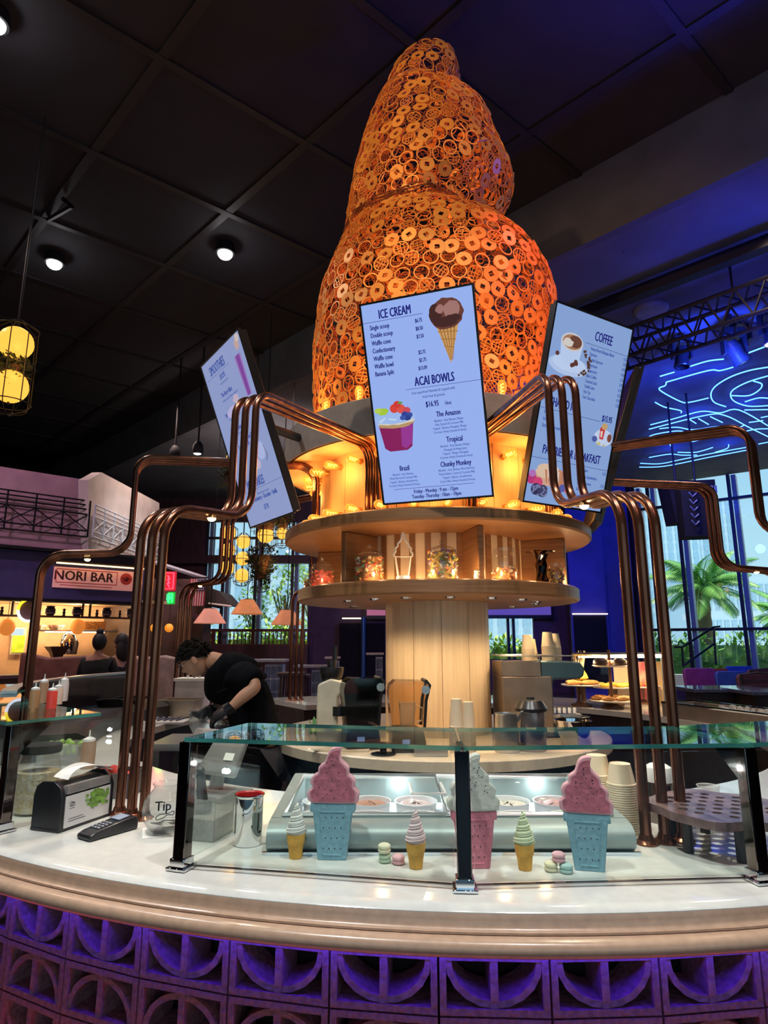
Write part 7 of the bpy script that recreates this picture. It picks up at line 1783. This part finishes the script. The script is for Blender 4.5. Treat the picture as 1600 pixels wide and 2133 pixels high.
for i, (px, py, Y, w_, lab) in enumerate(((1500, 1435, 9.6, 1.15, 'glossy table reflecting the window behind the steel trough'), (1600, 1440, 9.0, .9, 'glossy dark table at the right edge behind the trough'))):
    q = atY(px, py, Y); t = thing('lounge_table', lab, 'table', (q.x, Y, 0)); mb = MB(); mb.box((q.x, Y, q.z), (w_, .8, .05)); mb.build('table_top', mat('glossy_top_%d' % i, (.10, .12, .20), .08), t, bevel=.01); mb = MB(); mb.box((q.x, Y, q.z / 2), (w_ * .7, .5, q.z)); mb.build('pedestal', m_dark, t)
hr = thing('stair_handrail', 'black metal stair handrail in front of the palm', 'handrail', atY(1430, 1385, 16)); 
for ln in ([(1405, 1348), (1421, 1348), (1487, 1306), (1500, 1305)], [(1421, 1348), (1424, 1390)], [(1487, 1306), (1492, 1385)], [(1426, 1385), (1489, 1340)]): mb = MB(); mb.tube([atY(x, y, 16.0) for x, y in ln], .026, 6); mb.build('bar', m_trussm, hr)
# ================================================================ PEOPLE
def skin_body(name, joints, edges, m, parent, levels=2):
    """one continuous skinned surface over a joint graph; joints: name -> (position, radius)"""
    names = list(joints); ix = {n: i for i, n in enumerate(names)}
    off = wloc(parent)
    me = bpy.data.meshes.new(name); me.from_pydata([tuple(Vector(joints[n][0]) - off) for n in names], [(ix[a], ix[b]) for a, b in edges], [])
    o = bpy.data.objects.new(name, me); COL.objects.link(o); o.parent = parent
    sm = o.modifiers.new('skin', 'SKIN'); sm.use_smooth_shade = True
    lay = me.skin_vertices[0].data if me.skin_vertices else None
    if lay is None:
        bm = bmesh.new(); bm.from_mesh(me); bm.verts.layers.skin.verify(); bm.to_mesh(me); bm.free(); lay = me.skin_vertices[0].data
    for n in names:
        r = joints[n][1]; r = r if isinstance(r, tuple) else (r, r); lay[ix[n]].radius = r; lay[ix[n]].use_root = (ix[n] == 0)
    sb = o.modifiers.new('subdivision', 'SUBSURF'); sb.levels = levels; sb.render_levels = levels
    dg = bpy.context.evaluated_depsgraph_get(); ev = bpy.data.meshes.new_from_object(o.evaluated_get(dg)); ev.name = name
    ev.materials.clear(); ev.materials.append(m); ev.shade_smooth(); o.modifiers.clear(); o.data = ev
    return o
# ---- worker: bending to the left over the counter, head down, gloved hands in a bowl
YB = 4.45
def w(px, py, dy=0.0): return atY(px, py, YB + dy)
wk = thing('person', 'man in black T-shirt bending over a bowl behind the counter', 'person', (-.86, YB, 0))
hip = w(548, 1508); 
J = {'pelvis': (Vector((-.80, YB, 1.02)), (.17, .15)), 'waist': (w(520, 1480), (.175, .13)), 'belly': (w(506, 1440), (.18, .135)), 'chest': (w(494, 1400), (.15, .13)), 'neckb': (w(464, 1380), (.085, .08)), 'neck': (w(446, 1376), .066), 'skull': (w(428, 1372), .06),
     'hipL': (Vector((-.86, YB - .09, .92)), .115), 'kneeL': (Vector((-.88, YB - .11, .50)), .075), 'ankL': (Vector((-.84, YB - .11, .09)), .05), 'toeL': (Vector((-1.02, YB - .12, .04)), .04),
     'hipR': (Vector((-.78, YB + .10, .92)), .115), 'kneeR': (Vector((-.82, YB + .12, .50)), .075), 'ankR': (Vector((-.76, YB + .12, .09)), .05), 'toeR': (Vector((-.94, YB + .12, .04)), .04),
     'shA': (w(500, 1400, -.17), .075), 'upA': (w(524, 1416, -.27), .056), 'elA': (w(535, 1430, -.30), .048), 'foA': (w(505, 1452, -.34), .043), 'wrA': (w(482, 1474, -.36), .032), 'palA': (w(470, 1480, -.36), .036),
     'shB': (w(482, 1400, .17), .07), 'elB': (w(470, 1452, .20), .05), 'wrB': (w(440, 1482, .05), .033), 'palB': (w(430, 1486, .0), .036)}
E_ = [('pelvis', 'waist'), ('waist', 'belly'), ('belly', 'chest'), ('chest', 'neckb'), ('neckb', 'neck'), ('neck', 'skull'), ('pelvis', 'hipL'), ('hipL', 'kneeL'), ('kneeL', 'ankL'), ('ankL', 'toeL'), ('pelvis', 'hipR'), ('hipR', 'kneeR'), ('kneeR', 'ankR'), ('ankR', 'toeR'),
      ('chest', 'shA'), ('shA', 'upA'), ('upA', 'elA'), ('elA', 'foA'), ('foA', 'wrA'), ('wrA', 'palA'), ('chest', 'shB'), ('shB', 'elB'), ('elB', 'wrB'), ('wrB', 'palB')]
JB = dict(J)                                            # the body under the clothes is slimmer than the clothes
for q_, k_ in (('pelvis', .85), ('waist', .72), ('belly', .68), ('chest', .66), ('neckb', .75), ('shA', .62), ('upA', .85), ('shB', .62)):
    r_ = J[q_][1] if isinstance(J[q_][1], tuple) else (J[q_][1],) * 2; JB[q_] = (J[q_][0], tuple(v * k_ for v in r_))
skin_body('body', JB, E_, m_skin, wk)
# clothes: shirt over trunk and upper arms, trousers
sj = {k: (J[k][0], tuple(x * 1.25 for x in (J[k][1] if isinstance(J[k][1], tuple) else (J[k][1], J[k][1])))) for k in ('waist', 'belly', 'chest', 'neckb', 'shA', 'upA', 'shB')}
sj['hem'] = (Vector((-.80, YB, .98)), (.21, .19)); sj['neckb'] = (J['neckb'][0].lerp(J['neck'][0], .5), (.092, .09)); sj['slA'] = (w(531, 1424, -.29), (.080, .080)); sj['upA'] = (J['upA'][0], (.088, .088)); sj['shA'] = (J['shA'][0], (.115, .115)); sj['elB'] = (J['shB'][0].lerp(J['elB'][0], .7), (.08, .08)); sj['front'] = (w(462, 1428, .06), (.125, .13)); sj['front2'] = (w(456, 1468, .08), (.12, .13)); sj['hump'] = (w(524, 1404, .02), (.12, .13))
sk_ = {'waist': sj['waist']}; sk_.update(sj)
skin_body('t_shirt', sk_, [('waist', 'hem'), ('waist', 'belly'), ('belly', 'chest'), ('chest', 'neckb'), ('chest', 'shA'), ('shA', 'upA'), ('upA', 'slA'), ('chest', 'shB'), ('shB', 'elB'), ('belly', 'hump'), ('chest', 'front'), ('front', 'front2')], m_shirt, wk)
tj = {'pelvis': (J['pelvis'][0], (.19, .17)), 'hipL': (J['hipL'][0], .13), 'kneeL': (J['kneeL'][0], .09), 'ankL': (J['ankL'][0], .075), 'hipR': (J['hipR'][0], .13), 'kneeR': (J['kneeR'][0], .09), 'ankR': (J['ankR'][0], .075)}
skin_body('trousers', tj, [('pelvis', 'hipL'), ('hipL', 'kneeL'), ('kneeL', 'ankL'), ('pelvis', 'hipR'), ('hipR', 'kneeR'), ('kneeR', 'ankR')], mat('dark_trousers', (.02, .02, .03), .85), wk)
# head: facing down-left. Local x: towards the face, z: crown
hc = w(406, 1374); fdir = Vector((-.80, -.10, -.60)).normalized(); crown = Vector((-.58, 0, .80)); crown = (crown - fdir * crown.dot(fdir)).normalized(); side = crown.cross(fdir)
HM = basis(hc, fdir, side, crown)
def head(M, parent, m_s, m_h, glasses=False, s=1.0):
    NU, NV = 28, 20; vs = []; fs = []
    for j in range(NV + 1):
        ph = PI * j / NV; 
        for i in range(NU):
            a = 2 * PI * i / NU; x, y, z = math.sin(ph) * math.cos(a), math.sin(ph) * math.sin(a), math.cos(ph)
            X, Y_, Z = .098 * x, .074 * y, .118 * z
            if z < 0: Y_ *= 1 - .30 * (-z) ** 1.5; X *= 1 - .10 * (-z) if x > 0 else 1 - .35 * (-z)
            if x > 0:
                f = math.exp(-(y / .20) ** 2)
                X += .024 * f * math.exp(-((z + .16) / .13) ** 2)                                   # nose
                X -= .010 * (math.exp(-((abs(y) - .36) / .17) ** 2) * math.exp(-((z - .10) / .13) ** 2))  # eye sockets
                X += .006 * math.exp(-(y / .5) ** 2) * math.exp(-((z - .28) / .12) ** 2)            # brow
                X += .007 * math.exp(-(y / .32) ** 2) * math.exp(-((z + .47) / .09) ** 2)           # lips
                X += .014 * math.exp(-(y / .35) ** 2) * math.exp(-((z + .86) / .16) ** 2)           # chin
            vs.append((X * s, Y_ * s, Z * s))
    for j in range(NV):
        for i in range(NU): fs.append((j * NU + i, (j + 1) * NU + i, (j + 1) * NU + (i + 1) % NU, j * NU + (i + 1) % NU))
    mb = MB(); mb.add(vs, fs, M); hd = mb.build('head', m_s, parent, sharp=180)
    for sg in (-1, 1):
        mb = MB(); mb.ball((-.005 * s, sg * .076 * s, -.01 * s), (.022 * s, .010 * s, .034 * s), 12, 8, M=M); mb.build('ear', m_s, hd)
        mb = MB(); mb.ball((.080 * s, sg * .030 * s, .012 * s), (.011 * s, .013 * s, .009 * s), 10, 8, M=M); mb.build('eye', mat('eye_white', (.6, .58, .55), .3) if 'eye_white' not in MATS else MATS['eye_white'], hd)
        mb = MB(); mb.ball((.090 * s, sg * .030 * s, .012 * s), (.003 * s, .006 * s, .006 * s), 8, 6, M=M); mb.build('iris', m_bead, hd)
        mb = MB(); mb.tube([M @ Vector((.096 * s, sg * .012 * s, .034 * s)), M @ Vector((.094 * s, sg * .034 * s, .040 * s)), M @ Vector((.078 * s, sg * .054 * s, .034 * s))], .004 * s, 6); mb.build('eyebrow', m_h, hd)
    mb = MB(); mb.tube([M @ Vector((.092 * s, -.024 * s, -.056 * s)), M @ Vector((.101 * s, 0, -.054 * s)), M @ Vector((.092 * s, .024 * s, -.056 * s))], .0045 * s, 6); mb.build('mouth', mat('lips', (.36, .13, .10), .5) if 'lips' not in MATS else MATS['lips'], hd)
    if glasses:
        mb = MB()
        for sg in (-1, 1):
            mb.tube([M @ Vector((.103 * s, sg * (.032 + .020 * math.cos(q)) * s, (.010 + .017 * math.sin(q)) * s)) for q in [2 * PI * k / 16 for k in range(16)]], .0022, 5, closed=True)
            mb.tube([M @ Vector((.100 * s, sg * .052 * s, .014 * s)), M @ Vector((.0, sg * .080 * s, .012 * s)), M @ Vector((-.01, sg * .079 * s, .0))], .0022, 5)
        mb.tube([M @ Vector((.106 * s, -.012 * s, .012 * s)), M @ Vector((.106 * s, .012 * s, .012 * s))], .0022, 5); mb.build('glasses', m_black, hd)
    return hd
hd = head(HM, wk, m_skin, m_hair, glasses=True)
mb = MB(); rnd = random.Random(2)
mb.lathe([(0, 1.0)] + [(math.sin(a), math.cos(a)) for a in [R(x) for x in (15, 30, 45, 60, 75, 90, 100)]], n=24, M=HM @ Matrix.Translation((-.014, 0, .018)) @ Matrix.Rotation(R(-24), 4, 'Y') @ Matrix.Diagonal((.105, .083, .115, 1)))
for k in range(260):
    a = rnd.uniform(0, 2 * PI); ph = math.acos(rnd.uniform(-.05, 1)); n_ = Vector((math.sin(ph) * math.cos(a), math.sin(ph) * math.sin(a), math.cos(ph)))
    T = Matrix.Translation((-.014, 0, .018)) @ Matrix.Rotation(R(-24), 4, 'Y')
    p = T @ Vector((n_.x * .103, n_.y * .081, n_.z * .113)); d = (T.to_3x3() @ n_ + Vector((.7, rnd.uniform(-.5, .5), rnd.uniform(-.3, .3)))).normalized()
    mb.tube([HM @ p, HM @ (p + d * .018), HM @ (p + d * .030 + Vector((.004, 0, -.006)))], [.007, .005, .0015], 4)
mb.build('hair', m_hair, hd)
m_glove = mat('black_glove', (.014, .014, .017), .38)
def hand(p, fdir, pdir, m, parent, name='glove', s=1.0, curl=1.0):
    """palm with five separate curled fingers; fdir: along the fingers, pdir: out of the palm"""
    p = Vector(p); f = Vector(fdir).normalized(); n = Vector(pdir); n = (n - f * n.dot(f)).normalized(); sd = f.cross(n)
    mb = MB(); mb.tube([p - f * .045 * s, p - f * .02 * s, p + f * .02 * s, p + f * .045 * s], [.030 * s, .036 * s, .040 * s, .034 * s], 10)
    for v in range(len(mb.v)):
        q = mb.v[v] - p; mb.v[v] = p + f * q.dot(f) + sd * q.dot(sd) * 1.15 + n * q.dot(n) * .55
    for i, L in enumerate((.068, .078, .073, .058)):
        b = p + f * .040 * s + sd * (-.030 + .020 * i) * s; pts = [b]; a = .25 * curl
        for seg in (.45, .32, .23): pts.append(pts[-1] + (f * math.cos(a) + n * math.sin(a)) * L * seg * s); a += .55 * curl
        mb.tube(pts, [.0095 * s, .009 * s, .0085 * s, .006 * s], 8); mb.ball(pts[-1], .0065 * s, 8, 6)
    b = p - f * .010 * s - sd * .036 * s; q1 = b + (-sd * .8 + f * .6 + n * .35).normalized() * .034 * s; q2 = q1 + (f * .85 + n * .6 - sd * .1).normalized() * .030 * s
    mb.tube([b, q1, q2], [.013 * s, .010 * s, .007 * s], 8); mb.ball(q2, .0075 * s, 8, 6)
    return mb.build(name, m, parent)
mb = MB(); mb.tube([J['foA'][0].lerp(J['wrA'][0], .9), J['wrA'][0], J['palA'][0]], [.046, .040, .040], 12); mb.build('glove_cuff', m_glove, wk)
mb = MB(); mb.tube([J['elB'][0].lerp(J['wrB'][0], .92), J['wrB'][0], J['palB'][0]], [.046, .040, .040], 12); mb.build('glove_cuff', m_glove, wk)
hand(w(462, 1484, -.36), (-.75, -.05, -.6), (.2, .4, -.8), m_glove, wk, s=1.15)
hand(w(424, 1489, .0), (-.6, -.3, -.6), (.3, -.6, -.5), m_glove, wk, s=1.15)
for sg in (-.11, .12): mb = MB(); x_ = -.84 if sg < 0 else -.76; mb.lathe([(0, 0), (.05, 0), (.052, .05), (.04, .085), (0, .10)], n=14, M=Matrix.Translation((x_ - .07, YB + sg, .0)) @ Matrix.Diagonal((2.4, 1, 1, 1))); mb.build('shoe', m_blackmat, wk)
bp = w(432, 1512, -.12); t = thing('mixing_bowl', 'steel mixing bowl tilted under the hands of the worker', 'bowl', bp)
mb = MB(); mb.lathe([(0, -.075), (.07, -.07), (.12, -.02), (.14, .05), (.145, .052), (.132, .048), (.11, -.015), (.06, -.06), (0, -.065)], n=32, M=Matrix.Translation(bp) @ Matrix.Rotation(R(18), 4, 'Y')); mb.build('bowl', m_steel, t)
wp = Vector((bp.x, bp.y, 0)); wt = thing('prep_table', 'dark steel prep table under the mixing bowl', 'table', wp); mb = MB(); mb.box((bp.x - .05, bp.y, bp.z - .10), (.50, .46, .04)); mb.build('table_top', m_steel, wt)
for dx in (-.25, .15):
    for dy in (-.2, .2): mb = MB(); mb.box((bp.x + dx, bp.y + dy, (bp.z - .12) / 2), (.04, .04, bp.z - .12)); mb.build('leg', m_steel, wt)
# ---- guests at the stall counter, seen from behind
def guest(label, px, py_top, Y, shirt, hairc, bun, yaw, dress=False):
    top = atY(px, py_top, Y); h = top.z; c = Vector((top.x, Y, 0)); t = thing('person', label, 'person', c)
    fx, fy = math.cos(R(yaw)), math.sin(R(yaw)); F_ = Vector((fx, fy, 0)); S_ = Vector((-fy, fx, 0)); k = h / 1.68; Z = lambda z: Vector((0, 0, z * k))
    j = {'pelvis': (c + Z(.92), (.15 * k, .13 * k)), 'belly': (c + Z(1.10), (.135 * k, .115 * k)), 'chest': (c + Z(1.28) + F_ * .02, (.135 * k, .105 * k)), 'neck': (c + Z(1.43), .05 * k), 'skull': (c + Z(1.52), .05 * k)}
    e = [('pelvis', 'belly'), ('belly', 'chest'), ('chest', 'neck'), ('neck', 'skull')]
    for n, s in (('L', 1), ('R', -1)):
        j['hip' + n] = (c + S_ * s * .09 + Z(.82), .10 * k); j['knee' + n] = (c + S_ * s * .10 + Z(.46), .065 * k); j['ank' + n] = (c + S_ * s * .10 + Z(.08), .042 * k); j['toe' + n] = (c + S_ * s * .10 + F_ * .15 + Z(.035), .032 * k)
        j['sh' + n] = (c + S_ * s * .17 + Z(1.35), .058 * k); j['el' + n] = (c + S_ * s * .23 + F_ * .05 + Z(1.08), .044 * k); j['wr' + n] = (c + S_ * s * .18 + F_ * .24 + Z(1.10), .03 * k); j['pal' + n] = (c + S_ * s * .15 + F_ * .31 + Z(1.12), .03 * k)
        e += [('pelvis', 'hip' + n), ('hip' + n, 'knee' + n), ('knee' + n, 'ank' + n), ('ank' + n, 'toe' + n), ('chest', 'sh' + n), ('sh' + n, 'el' + n), ('el' + n, 'wr' + n), ('wr' + n, 'pal' + n)]
    skin_body('body', j, e, m_skin, t)
    sj = {q: (j[q][0], tuple(x * 1.3 for x in (j[q][1] if isinstance(j[q][1], tuple) else (j[q][1],) * 2))) for q in ('belly', 'pelvis', 'chest', 'shL', 'shR')}
    ee = [('belly', 'pelvis'), ('belly', 'chest'), ('chest', 'shL'), ('chest', 'shR')]
    if not dress:
        for n in 'LR': sj['sl' + n] = (j['sh' + n][0].lerp(j['el' + n][0], .75), (.068 * k,) * 2); ee.append(('sh' + n, 'sl' + n))
    skin_body('top', sj, ee, mat('guest_top_' + label[:12], shirt, .85), t)
    tj = {'pelvis': (j['pelvis'][0] - Vector((0, 0, .02)), (.165 * k, .145 * k))}; te = []
    for n in 'LR':
        for q, r in (('hip', .115), ('knee', .08), ('ank', .06)): tj[q + n] = (j[q + n][0], r * k)
        te += [('pelvis', 'hip' + n), ('hip' + n, 'knee' + n), ('knee' + n, 'ank' + n)]
    skin_body('trousers', tj, te, mat('guest_legs_' + label[:12], (.10, .10, .11) if dress else (.015, .015, .02), .85, var=.5, scale=30), t)
    HMg = basis(c + Z(1.575) + F_ * .015, F_, S_, Vector((0, 0, 1))); hd = head(HMg, t, m_skin, m_hair, s=k * .95)
    mb = MB(); mb.ball((-.02 * k, 0, .02 * k), (.105 * k, .085 * k, .115 * k), 18, 12, M=HMg)
    if bun: mb.ball((-.03 * k, 0, .14 * k), (.045 * k, .045 * k, .045 * k), 14, 10, M=HMg)
    else: mb.ball((-.06 * k, 0, -.09 * k), (.07 * k, .095 * k, .17 * k), 16, 10, M=HMg)
    mb.build('hair', mat('guest_hair_' + label[:12], hairc, .6), hd)
    for n in 'LR': hand(j['pal' + n][0] + F_ * .02, F_, (0, 0, -1), m_skin, t, 'hand', s=.9 * k, curl=.7)
guest('guest with a hair bun in a black jacket seen from behind at the stall', 209, 1322, 8.6, (.008, .009, .01), (.012, .01, .01), True, 95)
guest('guest with long dark hair in a dark sleeveless top at the stall', 254, 1323, 8.8, (.02, .015, .02), (.015, .01, .01), False, 150, dress=True)
